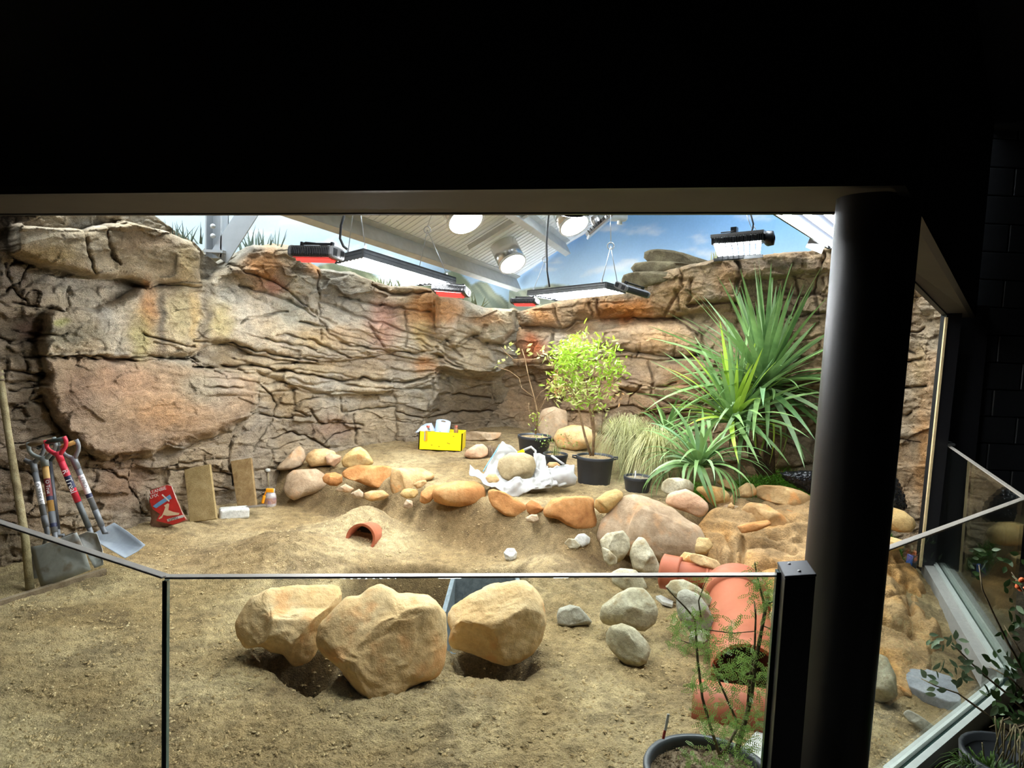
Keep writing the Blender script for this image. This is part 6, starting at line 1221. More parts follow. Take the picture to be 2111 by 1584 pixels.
# pipe lying away from the glass: near end, far socket
a, b = V(at_y(1538, 1392, 3.55)), V(at_y(1516, 1222, 4.45)); rr_ = 62 * scale_at((a + b) / 2)
pipe('clay_pipe', 'long clay pipe running away from the thorny shrub', a, b, rr_, 0.018, collar=((b - a).length - 0.16, (b - a).length, 1.16))
a, b = V(at_y(1436, 1466, 3.34)), V(at_y(1640, 1500, 3.16)); pipe('clay_pipe', 'short clay pipe section lying crosswise behind the thorny shrub', a, b, 62 * scale_at(a), 0.018)
a, b = V(at_y(1368, 1178, 4.7)), V(at_y(1492, 1203, 4.55)); d = b - a; L = d.length
p3 = pipe('clay_pipe', 'clay pipe with a wide collar under the flat striped stone', a, b, 27 * scale_at(a), 0.016, collar=(-0.02, 0.11, 1.3))
for k in range(5):
    M = frame(d, (0, 0, 1)); MB().lathe([(27 * scale_at(a) * 1.0, L - 0.02 - k * 0.02), (27 * scale_at(a) * 1.03, L - 0.028 - k * 0.02), (27 * scale_at(a), L - 0.036 - k * 0.02)], 40, M, a).build('ridge', M_clay, p3, loc=a)
# ================================================================== GREY TROUGH IN THE PIT
M_gv = stone_mat('grey_trough_board', lin(92, 104, 110), lin(112, 124, 130), lin(132, 142, 146), 0.6, 0.15, 30, bs=0.1)
P = [V(at_z(x, y, 0.02)) for x, y in ((915, 1262), (936, 1184), (1065, 1186), (1085, 1262))]; tr = empty('trough', P[0] - V((0, 0, 0.4)), 'grey open box sunk in the pit behind the right boulder', 'trough')
for i, nm in ((0, 'side_wall'), (1, 'back_wall'), (2, 'side_wall')):
    a, b = P[i], P[i + 1]; n = (b - a).cross(Vector((0, 0, 1))).normalized() * 0.014
    MB().hexa([a - V((0, 0, .45)) - n, b - V((0, 0, .45)) - n, b - V((0, 0, .45)) + n, a - V((0, 0, .45)) + n, a - n, b - n, b + n, a + n]).build(nm, M_gv, tr, loc=a)
MB().prism([p - V((0, 0, .45)) for p in P], (0, 0, 0.02)).build('base', M_gv, tr, loc=P[0])
# ================================================================== SMALL THINGS RIGHT OF THE PILLAR
Yx = ground_hit(1880, 1172, 0.05)[1]; p = V(at_y(1882, 1158, Yx)); s = scale_at(p); bx_ = empty('plastic_block', p - V((0, 0, 13 * s)), 'small blue and black block standing on the basin by the far glass', 'block')
bevel(MB().box(p, (4.5 * s, 0.03, 13 * s), Matrix.Rotation(0.1, 3, 'Y')).build('black_face', plain('black_plastic', (0.02, 0.025, 0.03), 0.4), bx_, loc=p), 0.003); bevel(MB().box(p - V((6.5 * s, -0.005, 0)), (2.5 * s, 0.03, 13 * s), Matrix.Rotation(0.1, 3, 'Y')).build('blue_side', plain('blue_plastic', (0.05, 0.16, 0.5), 0.4), bx_, loc=p), 0.003)
p = ground_hit(1845, 1412); p = V((p[0], p[1], HG(p[0], p[1]) + 0.03)); ct = MB().box(p, (0.022, 0.004, 0.028), Matrix.Rotation(0.5, 3, 'Y')).build('white_card', M_wht2, loc=p); tag(ct, 'tiny white card with a dark dot beside the mossy rock', 'card'); MB().disc(p + V((0.004, -0.006, 0.002)), 0.006, 12, frame((0, -1, 0))).build('dark_dot', M_cable, ct, loc=p)
p = ground_hit(1370, 1240); P = [V(at_z(x, y, p[2] + 0.03)) for x, y in ((1352, 1229), (1362, 1227), (1388, 1240), (1386, 1247), (1366, 1241))]; tag(MB().prism(P, (0, 0, -0.02)).build('stone_shard', M_wht, loc=P[0]), 'pale blue grey shard lying between the grey rocks', 'shard')
# black plastic sacks
M_sack = plain('black_sack_film', (0.012, 0.013, 0.015), 0.18, 0, 0.3, 30, 0.3)
def sack(label, outline, Y, th, seed):
    xs = [p[0] for p in outline]; P = dens(outline, 4); o = empty('bin_sack', V(at_y(sum(xs) / len(xs), max(p[1] for p in outline), Y)), label, 'sack')
    b = pillow(P, Y, th, 'sack_film', M_sack, o, 10, seed=seed); t = bpy.data.textures.new('crumple', 'CLOUDS'); t.noise_scale = 0.045; t.noise_basis = 'VORONOI_F2_F1'
    m = b.modifiers.new('sub', 'SUBSURF'); m.levels = 1; m.render_levels = 2; m = b.modifiers.new('crumple', 'DISPLACE'); m.texture = t; m.strength = 0.03; m.texture_coords = 'GLOBAL'; return o
sack('crumpled black sack left of the pillar among the green plants', [(1605, 975), (1625, 970), (1680, 968), (1700, 980), (1700, 1020), (1670, 1022), (1640, 1005), (1615, 990)], 6.15, 0.12, 3)
sack('crumpled black sack right of the pillar under the rock edge', [(1815, 985), (1838, 975), (1852, 985), (1868, 1020), (1874, 1050), (1858, 1057), (1830, 1050), (1812, 1045)], 5.75, 0.1, 5)
# ================================================================== PLANTS
def leaf_mat(name, lo, hi, tip=None, rough=0.45, spec=0.4, sub=0.15, ns=9):
    if name in _mats: return _mats[name]
    m, nt, b = mat_new(name); v = coords(nt); oi = N(nt, 'ShaderNodeObjectInfo'); n1 = noise(nt, v, ns, 3)
    ad = N(nt, 'ShaderNodeMath', operation='ADD'); nt.links.new(oi.outputs['Random'], ad.inputs[0]); nt.links.new(n1, ad.inputs[1])
    hv = N(nt, 'ShaderNodeMath', operation='MULTIPLY'); nt.links.new(ad.outputs[0], hv.inputs[0]); hv.inputs[1].default_value = 0.62
    nt.links.new(ramp(nt, hv.outputs[0], [(0.25, lo), (0.75, hi)]), b.inputs['Base Color']); b.inputs['Roughness'].default_value = rough; b.inputs['Specular IOR Level'].default_value = spec
    tr = N(nt, 'ShaderNodeBsdfTranslucent'); tr.inputs[0].default_value = (*hi, 1); mx = N(nt, 'ShaderNodeMixShader'); mx.inputs[0].default_value = sub
    nt.links.new(b.outputs[0], mx.inputs[1]); nt.links.new(tr.outputs[0], mx.inputs[2]); nt.links.new(mx.outputs[0], nt.nodes['Material Output'].inputs[0]); _mats[name] = m; return m
def sword_leaf(L, wd, droop, seg=9, fold=0.25, twist=0.0, kink=None):
    """strap leaf along +X, arching in Z"""
    vs, fs = [], []; ang = 0.0; x = z = 0.0
    for k in range(seg + 1):
        t = k / seg; w = wd * min(1, 0.45 + 1.6 * t) * (1 - t ** 2.6) * 0.5 + 0.0004
        if k:
            a = droop * (t ** 1.5) * 1.3
            if kink and t > kink: a += 1.3
            x += L / seg * math.cos(a); z -= L / seg * math.sin(a)
        tw = twist * t
        for s in (-1, 0, 1):
            y = s * w * math.cos(tw); zz = z + abs(s) * w * fold + s * w * math.sin(tw); vs.append((x, y, zz))
    for k in range(seg):
        for s in (0, 1): fs.append((k * 3 + s, k * 3 + s + 1, k * 3 + s + 4, k * 3 + s + 3))
    me = bpy.data.meshes.new('leaf'); me.from_pydata(vs, [], fs); smooth(me); me.update(); return me
def rosette(root, base, n, L, wd, mats, seed, el=(10, 85), az=(0, 360), droop=(0.1, 0.7), Lvar=0.2, low=None):
    """strap leaves round a crown; every leaf a part"""
    g = random.Random(seed); var = []
    for k in range(8):
        dr = droop[0] + (droop[1] - droop[0]) * k / 7; me = sword_leaf(L, wd, dr, twist=g.uniform(-0.5, 0.5), kink=0.62 if k == 6 and g.random() < .7 else None); var.append(me)
    for k in range(n):
        u = (k + 0.5) / n; e = math.radians(el[1] + (el[0] - el[1]) * u ** 0.9 + g.uniform(-7, 7)); a = math.radians(az[0]) + (k * 2.39996) % math.radians(az[1] - az[0]) + g.uniform(-0.15, 0.15)
        vi = min(7, max(0, int(u * 8 + g.uniform(-1.5, 1.5)))); me = var[vi]
        m = mats[0] if g.random() > 0.25 else mats[-1]; key = (vi, m.name)
        if not hasattr(rosette, 'c'): rosette.c = {}
        kk = (seed,) + key
        if kk not in rosette.c: mm = me.copy(); mm.materials.clear(); mm.materials.append(m); rosette.c[kk] = mm
        o = bpy.data.objects.new('leaf', rosette.c[kk]); COL.objects.link(o); o.parent = root
        s = 1 + g.uniform(-Lvar, Lvar); R = Matrix.Rotation(a, 4, 'Z') @ Matrix.Rotation(-e, 4, 'Y') @ Matrix.Rotation(g.uniform(-0.5, 0.5), 4, 'X')
        rel = V(base) - Vector(root.location) + Vector((0, 0, g.uniform(-0.03, 0.03)))
        o.matrix_local = Matrix.Translation(rel) @ R @ Matrix.Diagonal((s, 1, 1, 1))
M_cd = leaf_mat('dark_strap_leaf', lin(62, 100, 52), lin(132, 166, 100)); M_cl = leaf_mat('bright_strap_leaf', lin(110, 150, 40), lin(172, 202, 76)); M_cb = leaf_mat('blue_green_leaf', lin(92, 134, 92), lin(158, 186, 136))
M_cdry = leaf_mat('straw_leaf', lin(150, 130, 60), lin(190, 176, 100))
M_trunk = stone_mat('fibrous_trunk', lin(70, 56, 40), lin(100, 80, 58), lin(126, 104, 78), 0.95, 0.4, 20)
# big cordyline: two heads
gr = ground_hit(1560, 985); Yc1 = 6.75
root = empty('cordyline', V((gr[0], Yc1, HG(gr[0], Yc1))), 'tall cordyline with a huge fan of sword shaped green leaves', 'plant')
hA, hB = V(at_y(1575, 800, Yc1 + 0.15)), V(at_y(1512, 870, Yc1 - 0.1))
for h in (hA, hB): MB().tube([Vector(root.location), Vector(root.location).lerp(h, 0.5) + V((0.02, 0, 0)), h], [0.06, 0.05, 0.04], 10).build('trunk', M_trunk, root, loc=root.location)
rosette(root, hA, 165, 1.12, 0.062, (M_cd, M_cb), 1, (-20, 88), droop=(0.05, 0.7)); rosette(root, hB, 105, 0.86, 0.052, (M_cd, M_cl), 2, (0, 86), droop=(0.05, 0.7))
# droopy lower cordyline
b = V(at_y(1440, 965, 6.2)); root = empty('cordyline', V((b.x, b.y, HG(b.x, b.y))), 'low cordyline with drooping strappy leaves over the yellow stone', 'plant')
rosette(root, b, 75, 0.66, 0.042, (M_cd, M_cb), 3, (8, 75), droop=(0.7, 1.7))
b = V(at_y(1375, 905, 7.0)); root = empty('cordyline', V((b.x, b.y, HG(b.x, b.y))), 'dark strappy plant in the shade behind the grass clumps', 'plant')
rosette(root, b, 34, 0.5, 0.045, (M_cd, M_cd), 4, (15, 80), droop=(0.4, 1.4))
def blades(root, base, n, L, spread, mat, seed, wd=0.006, up=0.5, name='blades', r0=0.05):
    """fine arching grass"""
    g = random.Random(seed); vs, fs = [], []
    for k in range(n):
        a = g.uniform(0, 6.283); rr = r0 * math.sqrt(g.random()); l = L * g.uniform(0.55, 1.1); out = spread * g.uniform(0.15, 1.0); c, s = math.cos(a), math.sin(a)
        p = V(base) + V((rr * c, rr * s, 0)); b0 = len(vs)
        for j in range(5):
            t = j / 4; x = out * l * t ** 1.3; z = l * (up * 2 * t - (up * 2 - 0.35 + 0.75 * out) * t * t) ; w = wd * (1 - t * 0.9) * 0.5
            q = p + V((c * x, s * x, z)); vs += [q + V((-s * w, c * w, 0)), q + V((s * w, -c * w, 0))]
        fs += [(b0 + 2 * j, b0 + 2 * j + 1, b0 + 2 * j + 3, b0 + 2 * j + 2) for j in range(4)]
    o = MB().add(vs, fs, True).build(name, mat, root, loc=base, recalc=False); o['kind'] = 'stuff'; return o
M_gr = leaf_mat('green_cream_grass', lin(84, 92, 40), lin(206, 202, 146), ns=55); M_gr2 = leaf_mat('dull_grass', lin(120, 112, 70), lin(176, 160, 104))
for lb, px, py, Y, L, sp, sd, n in (('larger striped grass clump beside the large pot', 1290, 945, 6.9, 1.0, 0.6, 5, 1000), ('striped grass clump behind the small empty pot', 1348, 965, 6.7, 0.9, 0.65, 6, 1000)):
    b = V(at_y(px, py + 20, Y)); b.z = HG(b.x, b.y); r = empty('ornamental_grass', b, lb, 'grass', 'ornamental grass clumps'); blades(r, b, n, L, sp, M_gr, sd, 0.007, 1.0)
def moss(label, px, py, Y, rx, ry, n, seed):
    b = V(at_y(px, py, Y)); b.z = HG(b.x, b.y); r = empty('ground_cover', b, label, 'plant'); g = random.Random(seed); vs, fs = [], []
    for k in range(n):
        a = g.uniform(0, 6.283); q = math.sqrt(g.random()); p = b + V((rx * q * math.cos(a), ry * q * math.sin(a), 0)); h = 0.12 * (1 - q * q) + 0.03; p.z = HG(p.x, p.y) + g.uniform(0, h)
        for j in range(2):
            d = V((g.gauss(0, 1), g.gauss(0, 1), g.uniform(0.2, 1.4))).normalized() * g.uniform(0.02, 0.05); s = V((g.gauss(0, 1), g.gauss(0, 1), g.gauss(0, .5))).normalized() * 0.005
            i = len(vs); vs += [p - s, p + s, p + d]; fs.append((i, i + 1, i + 2))
    o = MB().add(vs, fs).build('foliage', leaf_mat('fresh_moss_leaf', lin(50, 100, 16), lin(116, 170, 40)), r, loc=b, recalc=False); o['kind'] = 'stuff'
moss('bright green ground cover under the big cordyline', 1590, 985, 6.5, 0.42, 0.28, 2200, 1); moss('small green tuft behind the yellow stone', 1440, 1000, 6.1, 0.2, 0.12, 900, 2); moss('green ground cover by the black sack', 1650, 945, 6.9, 0.35, 0.3, 1200, 3)
moss('green sprigs beside the black sack right of the pillar', 1848, 985, 5.95, 0.1, 0.12, 300, 4)
# ---- pots
M_pot = plain('black_plastic_pot', (0.022, 0.025, 0.03), 0.5, 0, 0.2, 14, 0.06)
def pot(label, px, rim_y, base_y, w, Y, wb=0.78, soil=M_soil, handles=False, sink=0.0):
    c = V(at_y(px, rim_y, Y)); s = scale_at(c); r = w / 2 * s; h = (base_y - rim_y) * s * 0.97; base = c - V((0, 0, h)); o = empty('plant_pot', base, label, 'pot')
    MB().lathe([(0, 0), (r * wb, 0), (r * wb * 1.02, 0.01), (r * 0.955, h - 0.035), (r * 0.99, h - 0.03), (r, h - 0.022), (r, h - 0.004), (r * 0.985, h), (r * 0.93, h), (r * 0.92, h - 0.03), (r * 0.9, h - 0.06)], 40, None, base).build('pot_wall', M_pot, o, loc=base)
    vs = []; n = 28; z = base.z + h - 0.022
    b = MB(); prof = [(r * 0.925 * k / 6, 0.012 * math.sin(k * 2.1)) for k in range(6, -1, -1)]; b.lathe(prof, 28, None, (base.x, base.y, z)); b.build('soil', soil, o, loc=base)
    if handles:
        for sg in (-1, 1): MB().tube([base + V((sg * r * 0.97, 0, h - 0.03)), base + V((sg * (r + 0.035), 0, h - 0.02)), base + V((sg * (r + 0.035), 0, h - 0.005)), base + V((sg * r * 0.97, 0, h - 0.006))], 0.008, 6).build('handle', M_pot, o, loc=base)
    return o, Vector((base.x, base.y, z)), r
M_lsoil = stone_mat('pale_potting_mulch', lin(120, 100, 70), lin(164, 140, 100), lin(190, 166, 124), 0.95, 0.4, 40)
def ypot(px, base_y): return ground_hit(px, base_y - 3)[1] + 0.12
Y1 = ypot(1227, 1004); pA, sA, rA = pot('large black pot holding the lime green shrub', 1227, 940, 1004, 78, Y1, 0.82, M_lsoil, True)
Y2 = ypot(1315, 1022); pB, sB, rB = pot('small black pot with bare soil in front of the grasses', 1315, 982, 1022, 58, Y2, 0.78, stone_mat('grey_grit', lin(110, 96, 76), lin(160, 146, 120), lin(190, 176, 150), 0.95, 0.4, 50))
p = sB + V((-0.02, 0.02, 0.03)); MB().box(p, (0.006, 0.002, 0.035)).build('plant_label', M_wht2, pB, loc=p)
Y3 = 7.1; pC, sC, rC = pot('black pot of the bare twiggy shrub behind the bulk bag', 1102, 898, 940, 70, Y3, 0.8, M_lsoil)
Y4 = 6.75; pD, sD, rD = pot('small black pot with a sparse seedling beside the bulk bag', 1145, 935, 968, 52, Y4, 0.8, M_lsoil)
def twigs(root, start, paths, mat, name='stem'):
    for pts, r0, r1 in paths:
        P = [V(p) for p in pts]; n = len(P); MB().tube(P, [r0 + (r1 - r0) * k / (n - 1) for k in range(n)], 7).build(name, mat, root, loc=P[0])
def leaflets(root, centers, mat, seed, n=12, r=0.06, L=0.035, W=0.014, name='foliage', up=0.3):
    g = random.Random(seed); vs, fs = [], []
    for c in centers:
        for k in range(n):
            p = V(c) + V((g.gauss(0, r), g.gauss(0, r), g.gauss(0, r * 0.9))); d = V((g.gauss(0, 1), g.gauss(0, 1), g.gauss(up, .8))).normalized(); s = d.cross(V((g.gauss(0, 1), g.gauss(0, 1), g.gauss(0, 1)))).normalized(); nn = d.cross(s)
            l = L * g.uniform(0.7, 1.3); w = W * g.uniform(0.7, 1.2); i = len(vs)
            vs += [p, p + d * l * 0.5 + s * w * .5 + nn * w * .15, p + d * l, p + d * l * 0.5 - s * w * .5 + nn * w * .15, p + d * l * .5]; fs += [(i, i + 1, i + 4), (i + 1, i + 2, i + 4), (i + 2, i + 3, i + 4), (i + 3, i, i + 4)]
    o = MB().add(vs, fs).build(name, mat, root, loc=Vector(root.location), recalc=False); o['kind'] = 'stuff'; return o
M_stem = stone_mat('brown_stem', lin(110, 84, 58), lin(144, 116, 84), lin(170, 144, 108), 0.85, 0.25, 20)
M_lime = leaf_mat('lime_leaf', lin(88, 126, 18), lin(164, 194, 56), sub=0.2); M_lime2 = leaf_mat('pale_green_leaf', lin(112, 130, 52), lin(184, 188, 112), sub=0.2); M_bronze = leaf_mat('bronze_leaf', lin(170, 110, 70), lin(206, 160, 110), sub=0.25)
r = empty('shrub', sA, 'bushy lime green shrub growing in the large pot', 'shrub'); Ys = Y1
twigs(r, sA, [([at_y(1218, 940, Ys), at_y(1206, 900, Ys), at_y(1194, 850, Ys), at_y(1188, 820, Ys), at_y(1170, 790, Ys)], .013, .006), ([at_y(1222, 940, Ys), at_y(1224, 900, Ys), at_y(1217, 850, Ys), at_y(1213, 820, Ys), at_y(1205, 770, Ys), at_y(1200, 720, Ys)], .014, .005), ([at_y(1223, 935, Ys), at_y(1226, 890, Ys), at_y(1222, 850, Ys), at_y(1235, 800, Ys), at_y(1250, 750, Ys)], .010, .004), ([at_y(1213, 820, Ys), at_y(1235, 805, Ys), at_y(1262, 790, Ys)], .006, .003), ([at_y(1190, 830, Ys), at_y(1165, 790, Ys), at_y(1145, 760, Ys), at_y(1128, 738, Ys)], .006, .003), ([at_y(1205, 770, Ys), at_y(1180, 740, Ys), at_y(1172, 712, Ys)], .005, .003), ([at_y(1240, 895, Ys + .02), at_y(1242, 850, Ys + .02), at_y(1240, 830, Ys)], .003, .002)], M_stem)
g = random.Random(3); cl, cp, cb_ = [], [], []
while len(cl) < 62:
    x, y = g.uniform(1135, 1278), g.uniform(700, 832); e = ((x - 1206) / 72) ** 2 + ((y - 768) / 66) ** 2
    if e > 1 or g.random() < 0.15: continue
    (cl if y < 775 or g.random() < 0.3 else cp).append(at_y(x, y, Ys + g.uniform(-0.25, 0.25)))
    if (x > 1255 or x < 1150) and y > 770: cb_.append(at_y(x, y, Ys + g.uniform(-0.2, 0.2)))
cl += [at_y(x, y, Ys) for x, y in ((1172, 712), (1196, 702), (1204, 698), (1185, 718), (1258, 718), (1250, 730), (1150, 740))]; cp += [at_y(x, y, Ys) for x, y in ((1240, 850), (1228, 845), (1132, 735), (1140, 755))]; cb_ += [at_y(1160, 800, Ys), at_y(1270, 815, Ys)]
leaflets(r, cl, M_lime, 1, 13, 0.05, 0.068, 0.022); leaflets(r, cp, M_lime2, 2, 11, 0.055, 0.06, 0.018); leaflets(r, cb_, M_bronze, 3, 10, 0.04, 0.045, 0.016)
r = empty('bare_shrub', sC, 'bare twiggy shrub with a few pale leaves in the shaded pot', 'shrub'); Ys = Y3
twigs(r, sC, [([at_y(1104, 895, Ys), at_y(1108, 850, Ys), at_y(1101, 820, Ys), at_y(1090, 780, Ys), at_y(1082, 740, Ys), at_y(1076, 720, Ys)], .009, .004), ([at_y(1101, 820, Ys), at_y(1075, 800, Ys), at_y(1070, 780, Ys), at_y(1050, 765, Ys), at_y(1025, 757, Ys)], .005, .002), ([at_y(1106, 850, Ys), at_y(1125, 820, Ys), at_y(1140, 790, Ys), at_y(1145, 775, Ys)], .005, .002), ([at_y(1106, 860, Ys), at_y(1115, 840, Ys), at_y(1138, 800, Ys)], .004, .002), ([at_y(1082, 742, Ys), at_y(1060, 742, Ys), at_y(1040, 725, Ys), at_y(1032, 715, Ys)], .004, .002), ([at_y(1084, 742, Ys), at_y(1105, 740, Ys), at_y(1120, 728, Ys)], .004, .002), ([at_y(1101, 830, Ys), at_y(1115, 808, Ys), at_y(1130, 800, Ys), at_y(1142, 785, Ys)], .004, .002), ([at_y(1104, 885, Ys), at_y(1118, 860, Ys), at_y(1145, 845, Ys)], .003, .002), ([at_y(1104, 880, Ys), at_y(1090, 860, Ys), at_y(1090, 830, Ys)], .003, .002)], M_stem)
leaflets(r, [at_y(x, y, Ys) for x, y in ((1058, 722), (1066, 728), (1048, 718), (1084, 718), (1088, 724), (1036, 738), (1024, 757), (1122, 728))], M_lime2, 5, 3, 0.02, 0.06, 0.035); leaflets(r, [at_y(x, y, Ys) for x, y in ((1102, 860), (1112, 875), (1095, 865), (1108, 868))], M_lime, 6, 10, 0.04, 0.035, 0.012)
r = empty('seedling', sD, 'sparse seedling with thin stems in the small pot', 'plant'); blades(r, sD, 40, 0.22, 0.7, leaf_mat('thin_green_stem', lin(90, 100, 50), lin(150, 150, 90)), 9, 0.004, 0.9); leaflets(r, [sD + V((g.gauss(0, .09), g.gauss(0, .05), .05 + .12 * g.random())) for k in range(14)], leaf_mat('small_green_leaf', lin(70, 110, 40), lin(140, 170, 80)), 7, 6, 0.03, 0.03, 0.01)
b = V(at_y(1010, 915, 7.5)); b.z = HG(b.x, b.y); r = empty('dry_tuft', b, 'dry brown grass tuft between the pink stone and the bulk bag', 'grass'); blades(r, b, 160, 0.22, 0.6, leaf_mat('dry_brown_blade', lin(84, 66, 50), lin(130, 108, 84)), 12, 0.005, 0.9)
# ---- spiky tufts of the mural paint, built as solid leaves above the rock
M_tuft = leaf_mat('dark_spiky_leaf', lin(50, 66, 60), lin(96, 112, 96), sub=0.0); M_tuft2 = leaf_mat('olive_spiky_leaf', lin(90, 100, 70), lin(150, 152, 110), sub=0.0)
for lb, px, py, Y, h, n, m in (('dark spiky mural tuft between the top boulder and the white column', 383, 497, 5.95, 48, 22, M_tuft), ('dark spiky mural tuft above the rock top right of the white column', 537, 517, 6.75, 52, 34, M_tuft), ('olive spiky mural tuft on the skyline below the left lamp', 805, 596, 8.4, 34, 22, M_tuft2), ('olive spiky mural tuft on the skyline below the red far heater', 968, 632, 9.0, 34, 16, M_tuft2), ('olive spiky mural tuft under the finned panel lamp', 1490, 541, 7.6, 38, 16, M_tuft2), ('dark spiky mural tuft on the skyline below the bright lamp', 1688, 530, 7.1, 34, 12, M_tuft)):
    c = V(at_y(px, py, Y)); s = scale_at(c); r = empty('mural_tuft', c, lb, 'plant', 'spiky mural tufts along the rock skyline'); g = random.Random(px); vs, fs = [], []
    for k in range(n):
        x0 = g.uniform(-0.75, 0.75) * h * s; a = g.gauss(0, 0.38) + x0 * 0.5; L = h * s * g.uniform(0.5, 1.1); d = V((math.sin(a), g.uniform(-.3, .3), math.cos(a))); p = c + V((x0, g.uniform(-.05, .05), -0.02)); w = 2.2 * s; i = len(vs); cv = V((g.uniform(-.1, .1) * L, 0, 0))
        for t in (0, .35, .7, 1.0):
            q = p + d * L * t + cv * t * t; ww = w * (1 - t) + 0.0005; vs += [q - V((ww, 0, 0)), q + V((0, -ww, 0)), q + V((ww, 0, 0))]
        for j in range(3): fs += [(i + 3 * j, i + 3 * j + 1, i + 3 * j + 4, i + 3 * j + 3), (i + 3 * j + 1, i + 3 * j + 2, i + 3 * j + 5, i + 3 * j + 4)]
    o = MB().add(vs, fs, True).build('spiky_leaves', m, r, loc=c, recalc=False); o['kind'] = 'stuff'
# rock stack painted on the mural, built here as solid stones
M_mrock = stone_mat('olive_grey_rock', lin(84, 76, 58), lin(112, 102, 80), lin(136, 126, 98), 0.95, 0.3, 6)
for k, (lb, pts, Y) in enumerate((('top slab of the dark mural rock stack on the right skyline', [(1328, 530), (1332, 518), (1355, 514), (1390, 517), (1420, 525), (1440, 533), (1475, 538), (1470, 550), (1420, 548), (1370, 545), (1335, 542)], 8.05), ('middle course of the dark mural rock stack on the right skyline', [(1300, 552), (1305, 542), (1340, 538), (1390, 540), (1430, 545), (1450, 555), (1420, 566), (1350, 568), (1305, 565)], 7.95), ('lowest slab of the dark mural rock stack above the unlit heater', [(1280, 580), (1284, 566), (1310, 560), (1360, 560), (1400, 562), (1380, 580), (1330, 592), (1285, 592)], 7.9))):
    stone('skyline_rock', lb, pts, M_mrock, 0.35, Y=Y, seed=300 + k, facets=4, rough=0.09, cat='rock', group='dark rock stack on the skyline')
stone('skyline_rock', 'low dark rock on the skyline behind the panel lamp', [(1500, 540), (1520, 530), (1560, 527), (1600, 528), (1640, 530), (1600, 545), (1540, 548)], M_mrock, 0.35, Y=7.6, seed=310, facets=3, cat='rock', group='dark rock stack on the skyline')
stone('skyline_rock', 'dark rock wedge between the top boulder and the left rock nose', [(412, 525), (425, 512), (450, 515), (470, 525), (468, 550), (440, 560), (415, 555)], M_mrock, 0.5, Y=6.6, seed=311, facets=3, cat='rock')
# ---- big pot with thorny shrub close behind the glass
Yq = 2.66; M_mulch = stone_mat('coarse_bark_mulch', lin(84, 68, 52), lin(140, 120, 94), lin(186, 168, 136), 0.95, 0.5, 30)
c = V(at_y(1462, 1588, Yq)); rq = 132 * scale_at(c)
pq = empty('plant_pot', c - V((0, 0, 0.36)), 'big black pot in the foreground close behind the glass', 'pot')
MB().lathe([(rq * 0.8, -0.36), (rq * 0.94, -0.05), (rq * 0.97, -0.045), (rq, -0.03), (rq * 1.02, -0.01), (rq * 1.0, 0), (rq * 0.92, 0), (rq * 0.90, -0.02), (rq * 0.89, -0.08)], 56, None, c).build('pot_wall', plain('grey_black_pot', (0.045, 0.05, 0.055), 0.42, 0, 0.2, 14, 0.06), pq, loc=c)
gx = np.linspace(0, 1, 14); th_ = np.linspace(0, 2 * math.pi, 60); GX, TH = np.meshgrid(gx, th_, indexing='ij'); Pm = np.stack([GX * np.cos(TH) * rq * .91, GX * np.sin(TH) * rq * .91, 0 * GX - 0.045], -1); Pm[..., 2] += 0.012 * fbm(Pm * 18, 3) + 0.008 * perlin(Pm * 60)
o = link('mulch', grid_mesh('mulch', Pm + np.array([0, 0, 0.36])), M_mulch); o.parent = pq
for k, (x, y, m) in enumerate(((1374, 1500, M_wht2), (1370, 1500, plain('red_label', (0.5, 0.05, 0.05), 0.5)))):
    p = V(at_y(x, y, Yq + 0.02)); MB().box(p + V((0, 0, 0.02 if k == 0 else -0.03)), (0.005, 0.0015, 0.035 if k == 0 else 0.018), Matrix.Rotation(0.12, 3, 'Y')).build('plant_label', m, pq, loc=p)
gg = random.Random(4); vs, fs = [], []
for k in range(900):
    a_ = gg.uniform(0, 6.283); q_ = math.sqrt(gg.random()) * rq * 0.88; p_ = c + V((math.cos(a_) * q_, math.sin(a_) * q_, -0.04)); L_ = gg.uniform(0.003, 0.011); b_ = gg.uniform(0, 6.283); cc_, ss_ = math.cos(b_) * L_, math.sin(b_) * L_; i = len(vs)
    vs += [p_ + V((cc_, ss_, 0.004)), p_ + V((-ss_ * .5, cc_ * .5, .002)), p_ + V((-cc_, -ss_, .003)), p_ + V((ss_ * .5, -cc_ * .5, .001)), p_ + V((0, 0, .004 + L_ * .5))]; fs += [(i, i + 1, i + 4), (i + 1, i + 2, i + 4), (i + 2, i + 3, i + 4), (i + 3, i, i + 4)]
o = MB().add(vs, fs).build('bark_chips', stone_mat('bark_chip_colours', lin(70, 56, 42), lin(150, 128, 98), lin(206, 188, 156), 0.9, 0.3, 60), pq, loc=c, recalc=False); o['kind'] = 'stuff'
ts = empty('thorny_shrub', c, 'thorny shrub with fine feathery green leaves in the foreground pot', 'shrub')
M_tw = stone_mat('grey_brown_twig', lin(92, 78, 60), lin(128, 112, 86), lin(160, 142, 112), 0.85, 0.3, 30); M_ac = leaf_mat('feathery_green_leaf', lin(78, 116, 44), lin(156, 190, 100), sub=0.3)
